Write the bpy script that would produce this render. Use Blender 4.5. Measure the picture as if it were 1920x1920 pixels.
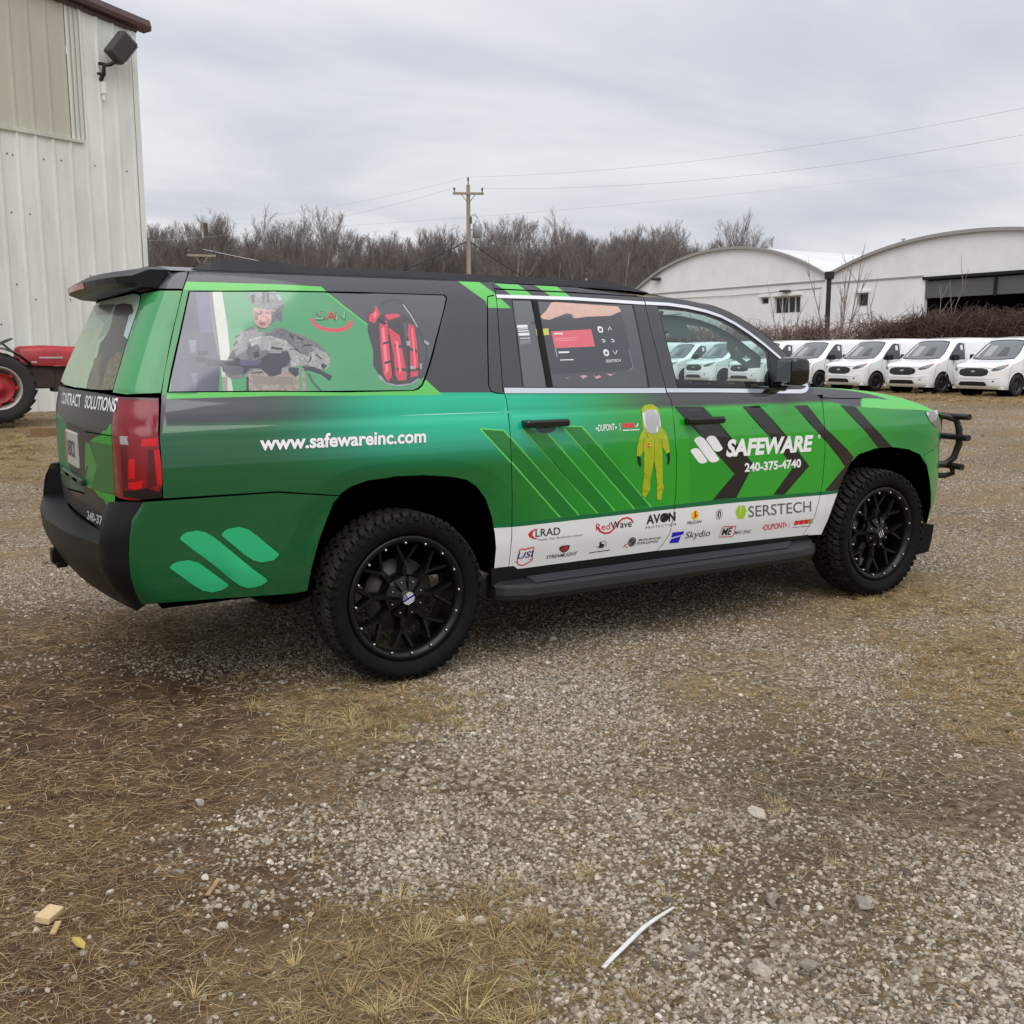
import bpy, bmesh, math, random
from mathutils import Vector, Matrix, Euler, noise
from mathutils.geometry import delaunay_2d_cdt
import numpy as np
random.seed(7)
for _o in list(bpy.data.objects): bpy.data.objects.remove(_o)
scene = bpy.context.scene
COL = scene.collection

# ---------------------------------------------------------------- camera
cam_data = bpy.data.cameras.new('camera'); camera = bpy.data.objects.new('camera', cam_data)
COL.objects.link(camera); scene.camera = camera
cam_data.sensor_fit = 'HORIZONTAL'; cam_data.sensor_width = 36.0; cam_data.lens = 36.0*1916.35/1920.0
cam_data.clip_start = 0.05; cam_data.clip_end = 3000.0
CAM = Vector((-2.0023, -5.2313, 1.5366))
YAW, PITCH, ROLL = 0.54454, 0.15419, 0.0015
camera.location = CAM
camera.rotation_euler = (Matrix.Rotation(-YAW, 4, 'Z') @ Matrix.Rotation(math.pi/2-PITCH, 4, 'X') @ Matrix.Rotation(-ROLL, 4, 'Z')).to_euler()

# ---------------------------------------------------------------- sky, sun, exposure
SUN_ELEV, SUN_AZ = math.radians(56), math.radians(205)     # azimuth measured from +y clockwise
world = bpy.data.worlds.new('World'); scene.world = world; world.use_nodes = True
def build_world():
    nt = world.node_tree; N = nt.nodes; L = nt.links; N.clear()
    out = N.new('ShaderNodeOutputWorld'); bg = N.new('ShaderNodeBackground')
    sky = N.new('ShaderNodeTexSky'); sky.sky_type = 'NISHITA'; sky.sun_disc = False
    sky.sun_elevation = SUN_ELEV; sky.sun_rotation = SUN_AZ; sky.air_density = 1.0; sky.dust_density = 3.0
    # closed stratus deck: soft bands in the grey, the same all the way round
    tc = N.new('ShaderNodeTexCoord'); sep = N.new('ShaderNodeSeparateXYZ'); L.new(tc.outputs['Generated'], sep.inputs[0])
    zc = N.new('ShaderNodeMath'); zc.operation = 'MAXIMUM'; zc.inputs[1].default_value = 0.0; L.new(sep.outputs['Z'], zc.inputs[0])
    za = N.new('ShaderNodeMath'); za.operation = 'ADD'; za.inputs[1].default_value = 0.16; L.new(zc.outputs[0], za.inputs[0])
    comb = N.new('ShaderNodeCombineXYZ')
    for i, ax in enumerate('XY'):
        dv = N.new('ShaderNodeMath'); dv.operation = 'DIVIDE'
        L.new(sep.outputs[ax], dv.inputs[0]); L.new(za.outputs[0], dv.inputs[1]); L.new(dv.outputs[0], comb.inputs[i])
    mp = N.new('ShaderNodeMapping'); mp.inputs['Rotation'].default_value = (0, 0, .35); mp.inputs['Scale'].default_value = (.62, .98, 1)
    L.new(comb.outputs[0], mp.inputs[0])
    n1 = N.new('ShaderNodeTexNoise'); n1.inputs['Scale'].default_value = 1.1; n1.inputs['Detail'].default_value = 5; n1.inputs['Roughness'].default_value = .5
    n1.inputs['Distortion'].default_value = .4
    L.new(mp.outputs[0], n1.inputs['Vector'])
    cr = N.new('ShaderNodeMapRange'); cr.interpolation_type = 'SMOOTHSTEP'; cr.inputs[1].default_value = .33; cr.inputs[2].default_value = .67
    L.new(n1.outputs['Fac'], cr.inputs[0])
    cm = N.new('ShaderNodeMix'); cm.data_type = 'RGBA'; L.new(cr.outputs[0], cm.inputs[0])
    cm.inputs[6].default_value = (4.6, 4.78, 5.35, 1); cm.inputs[7].default_value = (6.75, 6.78, 6.9, 1)
    mx = N.new('ShaderNodeMix'); mx.data_type = 'RGBA'; mx.inputs[0].default_value = .93
    # an overcast deck is thinner-looking, hence lighter, straight overhead than towards the horizon
    z2 = N.new('ShaderNodeMath'); z2.operation = 'MULTIPLY'; L.new(zc.outputs[0], z2.inputs[0]); L.new(zc.outputs[0], z2.inputs[1])
    zf = N.new('ShaderNodeMath'); zf.operation = 'MULTIPLY_ADD'; zf.inputs[1].default_value = 1.0; zf.inputs[2].default_value = 1.0; L.new(z2.outputs[0], zf.inputs[0])
    vm = N.new('ShaderNodeVectorMath'); vm.operation = 'SCALE'; L.new(cm.outputs[2], vm.inputs[0]); L.new(zf.outputs[0], vm.inputs['Scale'])
    L.new(sky.outputs[0], mx.inputs[6]); L.new(vm.outputs[0], mx.inputs[7])
    L.new(mx.outputs[2], bg.inputs[0]); bg.inputs[1].default_value = 0.10
    L.new(bg.outputs[0], out.inputs[0])
build_world()
sun_data = bpy.data.lights.new('sun', 'SUN'); sun = bpy.data.objects.new('sun', sun_data); COL.objects.link(sun)
sun_data.energy = 1.3; sun_data.angle = math.radians(60); sun_data.color = (1.0, .97, .93)
_d = Vector((math.sin(SUN_AZ)*math.cos(SUN_ELEV), math.cos(SUN_AZ)*math.cos(SUN_ELEV), math.sin(SUN_ELEV)))
sun.rotation_euler = _d.to_track_quat('Z', 'Y').to_euler(); sun.location = (0, -10, 30)
vs = scene.view_settings
vs.view_transform = 'Standard'; vs.look = 'None'; vs.exposure = 0.35; vs.gamma = 1.0; vs.use_curve_mapping = False
scene.render.engine = 'CYCLES'
scene.cycles.use_denoising = True
scene.cycles.max_bounces = 8; scene.cycles.transparent_max_bounces = 24
scene.cycles.caustics_reflective = False; scene.cycles.caustics_refractive = False

# ---------------------------------------------------------------- helpers
def lin(c):
    c = c/255.0
    return c/12.92 if c <= .04045 else ((c+.055)/1.055)**2.4
def srgb(r, g, b): return (lin(r), lin(g), lin(b), 1.0)
_M = {}
def mat(name, col, rough=.5, metal=0.0, coat=0.0, spec=.5, trans=0.0, noise_amt=0.0, noise_scale=20.0, bump=0.0, bump_scale=60.0, col2=None, stretch=None):
    if name in _M: return _M[name]
    m = bpy.data.materials.new(name); m.use_nodes = True
    nt = m.node_tree; b = nt.nodes['Principled BSDF']
    c = tuple(col)[:3]+(1.0,)
    b.inputs['Base Color'].default_value = c; b.inputs['Roughness'].default_value = rough; b.inputs['Metallic'].default_value = metal
    b.inputs['Coat Weight'].default_value = coat; b.inputs['Coat Roughness'].default_value = .04
    b.inputs['Specular IOR Level'].default_value = spec; b.inputs['Transmission Weight'].default_value = trans
    if noise_amt or bump or col2:
        tc = nt.nodes.new('ShaderNodeTexCoord'); src = tc.outputs['Object']
        if stretch:
            mp = nt.nodes.new('ShaderNodeMapping'); mp.inputs['Scale'].default_value = stretch
            nt.links.new(src, mp.inputs[0]); src = mp.outputs[0]
    if noise_amt or col2:
        n = nt.nodes.new('ShaderNodeTexNoise'); n.inputs['Scale'].default_value = noise_scale; n.inputs['Detail'].default_value = 6; n.inputs['Roughness'].default_value = .65
        nt.links.new(src, n.inputs['Vector'])
        r = nt.nodes.new('ShaderNodeValToRGB'); e = r.color_ramp.elements
        e[0].position = .32; e[1].position = .68
        if col2: e[0].color = tuple(col2)[:3]+(1.0,); e[1].color = c
        else:
            e[0].color = tuple(v*(1-noise_amt) for v in c[:3])+(1.0,); e[1].color = tuple(min(1, v*(1+noise_amt)) for v in c[:3])+(1.0,)
        nt.links.new(n.outputs['Fac'], r.inputs[0]); nt.links.new(r.outputs[0], b.inputs['Base Color'])
    if bump:
        n = nt.nodes.new('ShaderNodeTexNoise'); n.inputs['Scale'].default_value = bump_scale; n.inputs['Detail'].default_value = 4
        nt.links.new(src, n.inputs['Vector'])
        bp = nt.nodes.new('ShaderNodeBump'); bp.inputs['Strength'].default_value = bump; bp.inputs['Distance'].default_value = .01
        nt.links.new(n.outputs['Fac'], bp.inputs['Height']); nt.links.new(bp.outputs[0], b.inputs['Normal'])
    _M[name] = m
    return m
def vinyl(r, g, b, amt=0.0, scale=60.0):
    """printed gloss wrap film"""
    m = mat('vinyl_%d_%d_%d_%d' % (r, g, b, int(amt*100)), srgb(r, g, b), .4, noise_amt=amt, noise_scale=scale, spec=.1, coat=1.0)
    m.node_tree.nodes['Principled BSDF'].inputs['Coat IOR'].default_value = 1.52
    m.node_tree.nodes['Principled BSDF'].inputs['Coat Roughness'].default_value = .07
    return m
def emit(name, col, s):
    if name in _M: return _M[name]
    m = mat(name, col, .3); b = m.node_tree.nodes['Principled BSDF']
    b.inputs['Emission Color'].default_value = tuple(col)[:3]+(1.0,); b.inputs['Emission Strength'].default_value = s
    return m
def glass(name, tint, fres=1.0, rough=0.0, ior=1.5):
    """thin pane: tinted see-through plus a mirror-like sheen"""
    if name in _M: return _M[name]
    m = bpy.data.materials.new(name); m.use_nodes = True; nt = m.node_tree; N = nt.nodes; L = nt.links; N.clear()
    out = N.new('ShaderNodeOutputMaterial'); t = N.new('ShaderNodeBsdfTransparent'); t.inputs[0].default_value = tuple(tint)[:3]+(1.0,)
    g = N.new('ShaderNodeBsdfGlossy'); g.inputs['Roughness'].default_value = rough; g.inputs[0].default_value = (1, 1, 1, 1)
    lw = N.new('ShaderNodeLayerWeight'); lw.inputs[0].default_value = .5
    pw_ = N.new('ShaderNodeMath'); pw_.operation = 'POWER'; pw_.inputs[1].default_value = 4.0; L.new(lw.outputs['Facing'], pw_.inputs[0])
    f = N.new('ShaderNodeMath'); f.operation = 'MULTIPLY_ADD'; f.inputs[1].default_value = .95; f.inputs[2].default_value = .05; L.new(pw_.outputs[0], f.inputs[0])
    mm = N.new('ShaderNodeMath'); mm.operation = 'MULTIPLY'; mm.inputs[1].default_value = fres; mm.use_clamp = True
    mx = N.new('ShaderNodeMixShader'); L.new(f.outputs[0], mm.inputs[0]); L.new(mm.outputs[0], mx.inputs[0])
    L.new(t.outputs[0], mx.inputs[1]); L.new(g.outputs[0], mx.inputs[2]); L.new(mx.outputs[0], out.inputs[0])
    _M[name] = m
    return m

def link_mesh(name, me, mats, parent=None):
    for m in (mats if isinstance(mats, (list, tuple)) else [mats]): me.materials.append(m)
    o = bpy.data.objects.new(name, me); COL.objects.link(o)
    if parent is not None: o.parent = parent
    return o
def empty(name, loc=(0, 0, 0), rz=0.0, scale=1.0):
    o = bpy.data.objects.new(name, None); COL.objects.link(o); o.location = loc; o.rotation_euler = (0, 0, rz); o.scale = (scale,)*3
    o.empty_display_size = .2
    return o
def tag(o, label=None, cat=None, group=None, kind=None):
    for k, v in (('label', label), ('category', cat), ('group', group), ('kind', kind)):
        if v: o[k] = v
    return o
def copy_tree(o, parent=None):
    c = o.copy(); COL.objects.link(c); c.parent = parent
    for ch in list(o.children): copy_tree(ch, c)
    return c

class MB:
    """collects simple solids; build() links them as one mesh object"""
    def __init__(s): s.v = []; s.f = []; s.mi = []; s.sm = []
    def add(s, vs, fs, mi=0, smooth=False):
        o = len(s.v); s.v += [tuple(p) for p in vs]
        for f in fs: s.f.append(tuple(i+o for i in f)); s.mi.append(mi); s.sm.append(smooth)
    def box(s, a, b, mi=0, M=None):
        x0, y0, z0 = a; x1, y1, z1 = b
        vs = [Vector(p) for p in ((x0, y0, z0), (x1, y0, z0), (x1, y1, z0), (x0, y1, z0), (x0, y0, z1), (x1, y0, z1), (x1, y1, z1), (x0, y1, z1))]
        if M is not None: vs = [M @ p for p in vs]
        s.add(vs, [(3, 2, 1, 0), (4, 5, 6, 7), (0, 1, 5, 4), (1, 2, 6, 5), (2, 3, 7, 6), (3, 0, 4, 7)], mi)
    def cbox(s, a, b, c=.01, mi=0, M=None):
        """box with chamfered edges"""
        lo = Vector(a); hi = Vector(b); c = min(c, *((hi[i]-lo[i])*.49 for i in range(3)))
        bm = bmesh.new(); bmesh.ops.create_cube(bm, size=1)
        for v in bm.verts: v.co = Vector(((lo[i]+hi[i])/2+v.co[i]*(hi[i]-lo[i]) for i in range(3)))
        bmesh.ops.bevel(bm, geom=bm.edges[:], offset=c, segments=2, affect='EDGES', profile=.5)
        s.bm(bm, mi, M)
    def bm(s, bm, mi=0, M=None, smooth=False):
        bm.verts.index_update()
        vs = [(M @ v.co) if M is not None else v.co for v in bm.verts]
        s.add(vs, [[v.index for v in f.verts] for f in bm.faces], mi, smooth); bm.free()
    def tube(s, pts, r, n=8, mi=0, cap=True, smooth=True):
        pts = [Vector(p) for p in pts]; rs = r if isinstance(r, (list, tuple)) else [r]*len(pts)
        vs = []; up = None
        for i, p in enumerate(pts):
            t = (pts[min(i+1, len(pts)-1)]-pts[max(i-1, 0)]).normalized()
            if up is None: up = Vector((0, 0, 1)) if abs(t.z) < .9 else Vector((1, 0, 0))
            a = t.cross(up).normalized(); b = a.cross(t).normalized(); up = b
            for k in range(n):
                an = 2*math.pi*k/n; vs.append(p+(a*math.cos(an)+b*math.sin(an))*rs[i])
        fs = [(i*n+k, i*n+(k+1) % n, (i+1)*n+(k+1) % n, (i+1)*n+k) for i in range(len(pts)-1) for k in range(n)]
        s.add(vs, fs, mi, smooth)
        if cap: s.add(vs[:n], [tuple(range(n-1, -1, -1))], mi); s.add(vs[-n:], [tuple(range(n))], mi)
    def lathe(s, prof, n=48, axis='Y', c=(0, 0, 0), mi=0, smooth=True, close=False):
        """prof: (radius, offset along axis)"""
        vs = []
        for k in range(n):
            a = 2*math.pi*k/n
            for r, o in prof:
                if axis == 'Y': vs.append((c[0]+r*math.sin(a), c[1]+o, c[2]+r*math.cos(a)))
                elif axis == 'X': vs.append((c[0]+o, c[1]+r*math.sin(a), c[2]+r*math.cos(a)))
                else: vs.append((c[0]+r*math.cos(a), c[1]+r*math.sin(a), c[2]+o))
        m = len(prof); fs = []
        for k in range(n):
            k2 = (k+1) % n
            for i in range(m if close else m-1):
                i2 = (i+1) % m
                fs.append((k*m+i, k2*m+i, k2*m+i2, k*m+i2))
        s.add(vs, fs, mi, smooth)
    def extrude(s, poly, a, b, plane='XZ', mi=0):
        """flat outline in a plane drawn out between a and b along the third axis"""
        def P(p, t): return (p[0], t, p[1]) if plane == 'XZ' else (t, p[0], p[1]) if plane == 'YZ' else (p[0], p[1], t)
        n = len(poly); vs = [P(p, a) for p in poly]+[P(p, b) for p in poly]
        fs = [tuple(range(n)), tuple(range(2*n-1, n-1, -1))]+[(i, i+n, (i+1) % n+n, (i+1) % n) for i in range(n)]
        s.add(vs, fs, mi)
    def build(s, name, mats, parent=None, bevel=0.0):
        me = bpy.data.meshes.new(name); me.from_pydata(s.v, [], s.f)
        me.polygons.foreach_set('material_index', s.mi); me.polygons.foreach_set('use_smooth', s.sm)
        bm = bmesh.new(); bm.from_mesh(me); bmesh.ops.recalc_face_normals(bm, faces=bm.faces[:]); bm.to_mesh(me); bm.free()
        me.update()
        o = link_mesh(name, me, mats, parent)
        if bevel:
            md = o.modifiers.new('bevel', 'BEVEL'); md.width = bevel; md.segments = 2; md.limit_method = 'ANGLE'
        return o

def in_poly(pts, poly):
    """numpy even-odd test"""
    x = pts[:, 0]; y = pts[:, 1]; r = np.zeros(len(pts), bool)
    n = len(poly); j = n-1
    for i in range(n):
        xi, yi = poly[i]; xj, yj = poly[j]
        if yi != yj:
            c = ((yi > y) != (yj > y)) & (x < (xj-xi)*(y-yi)/(yj-yi)+xi); r ^= c
        j = i
    return r
def band(line, w, closed=False):
    """outline of a strip of width w along a polyline (u, z)"""
    P = [Vector(p) for p in line]; L = []; R = []
    n = len(P)
    for i in range(n):
        a = P[i-1] if i else P[0]; b = P[i+1] if i < n-1 else P[-1]
        d = (b-a).normalized(); q = Vector((-d.y, d.x))*w/2
        L.append(P[i]+q); R.append(P[i]-q)
    return [tuple(p) for p in L]+[tuple(p) for p in reversed(R)]
def disc(c, r, n=20, ry=None, rot=0.0):
    ry = ry or r
    return [(c[0]+r*math.cos(a)*math.cos(rot)-ry*math.sin(a)*math.sin(rot), c[1]+r*math.cos(a)*math.sin(rot)+ry*math.sin(a)*math.cos(rot)) for a in (2*math.pi*k/n for k in range(n))]

def skin(fn, panels, regions, grid=.045, mirror=False, off=0.0, lines=()):
    """cut a set of panels out of a curved surface fn(u, z).
    panels: list of (key, outline, gap, depth, base material); regions: (outline, material) painted in order on whatever lies under them.
    Returns {key: (mesh, materials)}: one watertight-edged plate per panel, edges turned in by depth."""
    V = []; E = []
    for poly in [p[1] for p in panels]+[r[0] for r in regions]:
        o = len(V); n = len(poly); V += [Vector(p) for p in poly]; E += [(o+i, o+(i+1) % n) for i in range(n)]
    for ln in lines:
        o = len(V); V += [Vector(p) for p in ln]; E += [(o+i, o+i+1) for i in range(len(ln)-1)]
    allp = np.array([tuple(v) for v in V]); npan = sum(len(p[1]) for p in panels)
    lo = allp[:npan].min(0); hi = allp[:npan].max(0)
    gu = np.arange(lo[0]-.01, hi[0]+.02, grid); gz = np.arange(lo[1]-.01, hi[1]+.02, grid*.8)
    G = np.array([(a+(.5*grid if k % 2 else 0), b) for k, b in enumerate(gz) for a in gu])
    keep = np.zeros(len(G), bool)
    for p in panels: keep |= in_poly(G, p[1])
    V += [Vector(g) for g in G[keep]]
    ov, oe, of, _, _, _ = delaunay_2d_cdt(V, E, [], 0, 1e-5)
    pos = np.array([tuple(v) for v in ov]); tri = np.array([f for f in of if len(f) == 3])
    cen = pos[tri].mean(1)
    pid = np.full(len(tri), -1); rid = np.full(len(tri), -1)
    for i, p in enumerate(panels): pid[in_poly(cen, p[1]) & (pid < 0)] = i
    for i, r in enumerate(regions):
        q = np.array(r[0]); a = q.min(0); b = q.max(0)
        idx = np.where((cen[:, 0] >= a[0]) & (cen[:, 0] <= b[0]) & (cen[:, 1] >= a[1]) & (cen[:, 1] <= b[1]) & (pid >= 0))[0]
        if len(idx):
            idx = idx[in_poly(cen[idx], r[0])]
            ok = np.array([(panels[q][0] in r[2]) if len(r) > 2 else ('window' not in panels[q][0]) for q in pid[idx]], bool) if len(idx) else []
            rid[idx[ok]] = i
    out = {}
    for i, (key, outline, gap, depth, base) in enumerate(panels):
        T = tri[pid == i]; RI = rid[pid == i]
        if not len(T): continue
        used = np.unique(T); rem = {int(v): k for k, v in enumerate(used)}
        uv = pos[used].copy()
        T2 = [[rem[int(v)] for v in t] for t in T]
        ec = {}
        for t in T2:
            for a, b, c in ((t[0], t[1], t[2]), (t[1], t[2], t[0]), (t[2], t[0], t[1])):
                ec.setdefault((min(a, b), max(a, b)), []).append((a, b, c))
        bd = [e[0] for e in ec.values() if len(e) == 1]
        sh = np.zeros_like(uv)
        for a, b, c in bd:
            d = uv[b]-uv[a]; q = np.array([-d[1], d[0]]); l = np.linalg.norm(q)
            if l < 1e-9: continue
            q /= l
            if q @ (uv[c]-uv[a]) < 0: q = -q
            sh[a] += q; sh[b] += q
        ln = np.linalg.norm(sh, axis=1); ok = ln > 1e-6
        sh[ok] *= (gap/ln[ok])[:, None]; uv2 = uv+sh
        P = [Vector(fn(u, z)) for u, z in uv2]; Nn = [Vector(normal_of(fn, u, z)) for u, z in uv2]
        if off: P = [p+n*off for p, n in zip(P, Nn)]
        verts = list(P); norms = list(Nn); faces = [tuple(t) for t in T2]
        mats = [base]; mi = []
        for r in RI:
            m = base if r < 0 else regions[r][1]
            if m not in mats: mats.append(m)
            mi.append(mats.index(m))
        # orient outward
        nf = []
        for t in faces:
            g = (P[t[1]]-P[t[0]]).cross(P[t[2]]-P[t[0]])
            nf.append(t if g.dot(Nn[t[0]]) > 0 else (t[0], t[2], t[1]))
        faces = nf
        if depth:
            for a, b, c in bd:
                pa, pb = P[a], P[b]; qa = pa-Nn[a]*depth; qb = pb-Nn[b]*depth
                fnm = (pb-pa).cross(qb-pa); 
                inward = P[c]-pa
                if fnm.length < 1e-12: continue
                fnm.normalize()
                o = len(verts); verts += [pa, pb, qb, qa]
                if fnm.dot(inward) > 0: faces.append((o+3, o+2, o+1, o)); fnm = -fnm
                else: faces.append((o, o+1, o+2, o+3))
                norms += [fnm]*4
                rim = base if depth > .05 or 'DARK' not in globals() else DARK
                if rim not in mats: mats.append(rim)
                mi.append(mats.index(rim))
        if mirror:
            verts = [Vector((v.x, -v.y, v.z)) for v in verts]; norms = [Vector((n.x, -n.y, n.z)) for n in norms]
            faces = [tuple(reversed(f)) for f in faces]
        me = bpy.data.meshes.new(key); me.from_pydata(verts, [], faces)
        me.polygons.foreach_set('material_index', mi); me.polygons.foreach_set('use_smooth', [True]*len(faces)); me.update()
        me.normals_split_custom_set_from_vertices([tuple(n) for n in norms])
        out[key] = (me, mats)
    return out
def mirrored(me, key):
    """the same plate on the other side of the vehicle"""
    m2 = me.copy(); m2.name = key
    n = [tuple(c.vector) for c in m2.corner_normals]
    for v in m2.vertices: v.co.y = -v.co.y
    vn = [None]*len(m2.vertices)
    for l, q in zip(m2.loops, n): vn[l.vertex_index] = (q[0], -q[1], q[2])
    m2.flip_normals(); m2.update()
    m2.normals_split_custom_set_from_vertices([v or (0, 0, 1) for v in vn])
    return m2
def decal(fn, name, polys, m, parent, lift=.0015, grid=.05):
    """thin printed shape lying on a curved surface"""
    panels = [(name+str(i), p, 0.0, 0.0, m) for i, p in enumerate(polys)]
    V = []; F = []
    for p in panels:
        r = skin(fn, [p], [], grid, off=lift)
        for me, _ in r.values():
            o = len(V); V += [v.co.copy() for v in me.vertices]; F += [tuple(i+o for i in f.vertices) for f in me.polygons]
            bpy.data.meshes.remove(me)
    me = bpy.data.meshes.new(name); me.from_pydata(V, [], F); me.polygons.foreach_set('use_smooth', [True]*len(F)); me.update()
    return link_mesh(name, me, m, parent)

def text_tris(s, shear=0.0, bold=0.0, space=1.0, res=3):
    c = bpy.data.curves.new('t', 'FONT'); c.body = s; c.shear = shear; c.offset = bold; c.space_character = space; c.resolution_u = res
    o = bpy.data.objects.new('t', c); COL.objects.link(o)
    dg = bpy.context.evaluated_depsgraph_get(); me = o.evaluated_get(dg).to_mesh()
    v = np.array([tuple(q.co)[:2] for q in me.vertices]); f = [tuple(p.vertices) for p in me.polygons]
    o.evaluated_get(dg).to_mesh_clear(); bpy.data.objects.remove(o); bpy.data.curves.remove(c)
    lo = v.min(0); hi = v.max(0)
    return (v-lo)/(hi-lo), f
def lettering(fn, s, frame, m, parent, shear=0.0, bold=0.0, space=1.0, lift=.0018, name='lettering', outline=None):
    """frame: (bottom-left, bottom-right, top-left) of the words on the surface"""
    a, b, c = [np.array(q) for q in frame]
    if outline: lettering(fn, s, frame, outline[0], parent, shear, bold+outline[1], space, lift-.0008, name)
    v, f = text_tris(s, shear, bold, space)
    me = bpy.data.meshes.new(name)
    P = []
    for q in v:
        u, z = a+(b-a)*q[0]+(c-a)*q[1]
        n = normal_of(fn, u, z); p = fn(u, z); P.append((p[0]+n[0]*lift, p[1]+n[1]*lift, p[2]+n[2]*lift))
    me.from_pydata(P, [], f); me.update()
    if len(me.polygons) and Vector(me.polygons[0].normal).dot(Vector(normal_of(fn, *(a+(b-a)*.5)))) < 0: me.flip_normals()
    return link_mesh(name, me, m, parent)

# ---------------------------------------------------------------- body surface of the big vehicle
# x forward (rear axle at 0, front axle at 3.302), y to its left, z up; right-hand side is y < 0
def pchip(pts):
    xs = [p[0] for p in pts]; ys = [p[1] for p in pts]; n = len(xs)
    h = [xs[i+1]-xs[i] for i in range(n-1)]
    d = [(ys[i+1]-ys[i])/h[i] for i in range(n-1)]
    m = [0.0]*n
    m[0] = d[0]; m[-1] = d[-1]
    for i in range(1, n-1):
        if d[i-1]*d[i] > 0:
            w1 = 2*h[i]+h[i-1]; w2 = h[i]+2*h[i-1]
            m[i] = (w1+w2)/(w1/d[i-1]+w2/d[i])
    def f(x):
        if x <= xs[0]: return ys[0]
        if x >= xs[-1]: return ys[-1]
        i = 0
        while x > xs[i+1]: i += 1
        t = (x-xs[i])/h[i]
        return ((1+2*t)*(1-t)**2*ys[i] + t*(1-t)**2*h[i]*m[i]
                + t*t*(3-2*t)*ys[i+1] + t*t*(t-1)*h[i]*m[i+1])
    return f

def sstep(a, b, x):
    t = (x-a)/(b-a); t = 0.0 if t < 0 else 1.0 if t > 1 else t
    return t*t*(3-2*t)

PROFILE = pchip([(0.28, .935), (0.40, .962), (0.50, .980), (0.60, .998), (0.625, 1.000), (0.80, 1.006), (0.95, 1.008),
                 (1.08, 1.004), (1.17, .995), (1.225, .983), (1.245, .974), (1.27, .970), (1.30, .963), (1.335, .950), (1.38, .937),
                 (1.60, .866), (1.80, .789), (1.86, .757), (1.90, .722), (1.93, .66)])
TAPER = pchip([(-1.3, .035), (-.9, .016), (-.2, 0), (2.6, 0), (3.2, .006), (3.7, .03), (4.2, .05)])
TAPER_UP = pchip([(-1.1, .03), (-.3, .004), (0.3, 0), (1.5, 0), (2.2, .018), (2.7, .05), (3.0, .08)])
REAR_X = pchip([(0.3, -1.20), (0.9, -1.232), (1.2, -1.236), (1.36, -1.215), (1.5, -1.165), (1.80, -1.032), (1.87, -1.0), (1.93, -.97)])
U0, UB, ARC, U1, FARC = -1.06, -0.45, 0.20, 3.66, 0.75
RR = 0.135

def half_width(x, z):
    w = PROFILE(z) - TAPER(x)
    if z > 1.28: w -= TAPER_UP(x)*min(1.0, (z-1.28)/.35)
    # flat raised lips round the wheel openings
    for cx in (0.02, 3.37):
        dx = abs(x-cx)/.62; dz = max(0.0, z-.40)/.66
        if dx < 1.4 and dz < 1.4:
            r = (dx**3.0+dz**3.0)**(1/3.0)
            w -= .085*max(0.0, min(.99-r, .16))
    return w

def body_point(u, z):
    if u >= U0 and u <= U1:
        xc = REAR_X(z)+RR
        x = u if u >= UB else xc+(u-U0)/(UB-U0)*(UB-xc)
        return (x, -half_width(x, z), z)
    if u < U0:
        xr = REAR_X(z); xc = xr+RR
        w = half_width(xc, z)
        t = (U0-u)/ARC
        if t <= 1:
            a = t*math.pi/2
            return (xc-RR*math.sin(a), -(w-RR*(1-math.cos(a))), z)
        s = (U0-ARC-u)
        yw = w-RR
        y = -(yw-s)
        k = max(0.0, 1-(y/yw)**2)
        return (xr-.04*k, y, z)
    w = half_width(U1, z)
    t = (u-U1)/FARC
    ax = .58-.05*sstep(.7, 1.15, z)-.10*sstep(.55, .25, z); bx = .50
    if t <= 1:
        a = t*math.pi/2
        return (U1+ax*math.sin(a)**1.0, -(w-bx*(1-math.cos(a))), z)
    s = u-U1-FARC
    y = -(w-bx-s)
    return (U1+ax+.03*max(0.0, 1-(y/(w-bx))**2), y, z)

# rear bumper cover: flush with the side, standing off behind the tailgate
BUMP_X = pchip([(0.3, -1.17), (0.48, -1.21), (0.58, -1.28), (0.70, -1.325), (0.80, -1.33), (0.95, -1.275)])
def bumper_point(u, z):
    if u >= U0:
        xc = BUMP_X(z)+.15
        x = u if u >= UB else xc+(u-U0)/(UB-U0)*(UB-xc)
        return (x, -half_width(x, z), z)
    xr = BUMP_X(z); xc = xr+.15
    w = half_width(xc, z)
    t = (U0-u)/ARC
    if t <= 1:
        a = t*math.pi/2
        return (xc-.15*math.sin(a), -(w-.15*(1-math.cos(a))), z)
    s = (U0-ARC-u); yw = w-.15
    y = -(yw-s)
    return (xr-.085*max(0.0, 1-(y/yw)**2), y, z)

def normal_of(fn, u, z, e=1e-3):
    a = fn(u+e, z); b = fn(u-e, z); c = fn(u, z+e); d = fn(u, z-e)
    p = (a[0]-b[0], a[1]-b[1], a[2]-b[2]); q = (c[0]-d[0], c[1]-d[1], c[2]-d[2])
    n = (p[1]*q[2]-p[2]*q[1], p[2]*q[0]-p[0]*q[2], p[0]*q[1]-p[1]*q[0])
    l = math.sqrt(n[0]**2+n[1]**2+n[2]**2) or 1.0
    return (n[0]/l, n[1]/l, n[2]/l)

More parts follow.
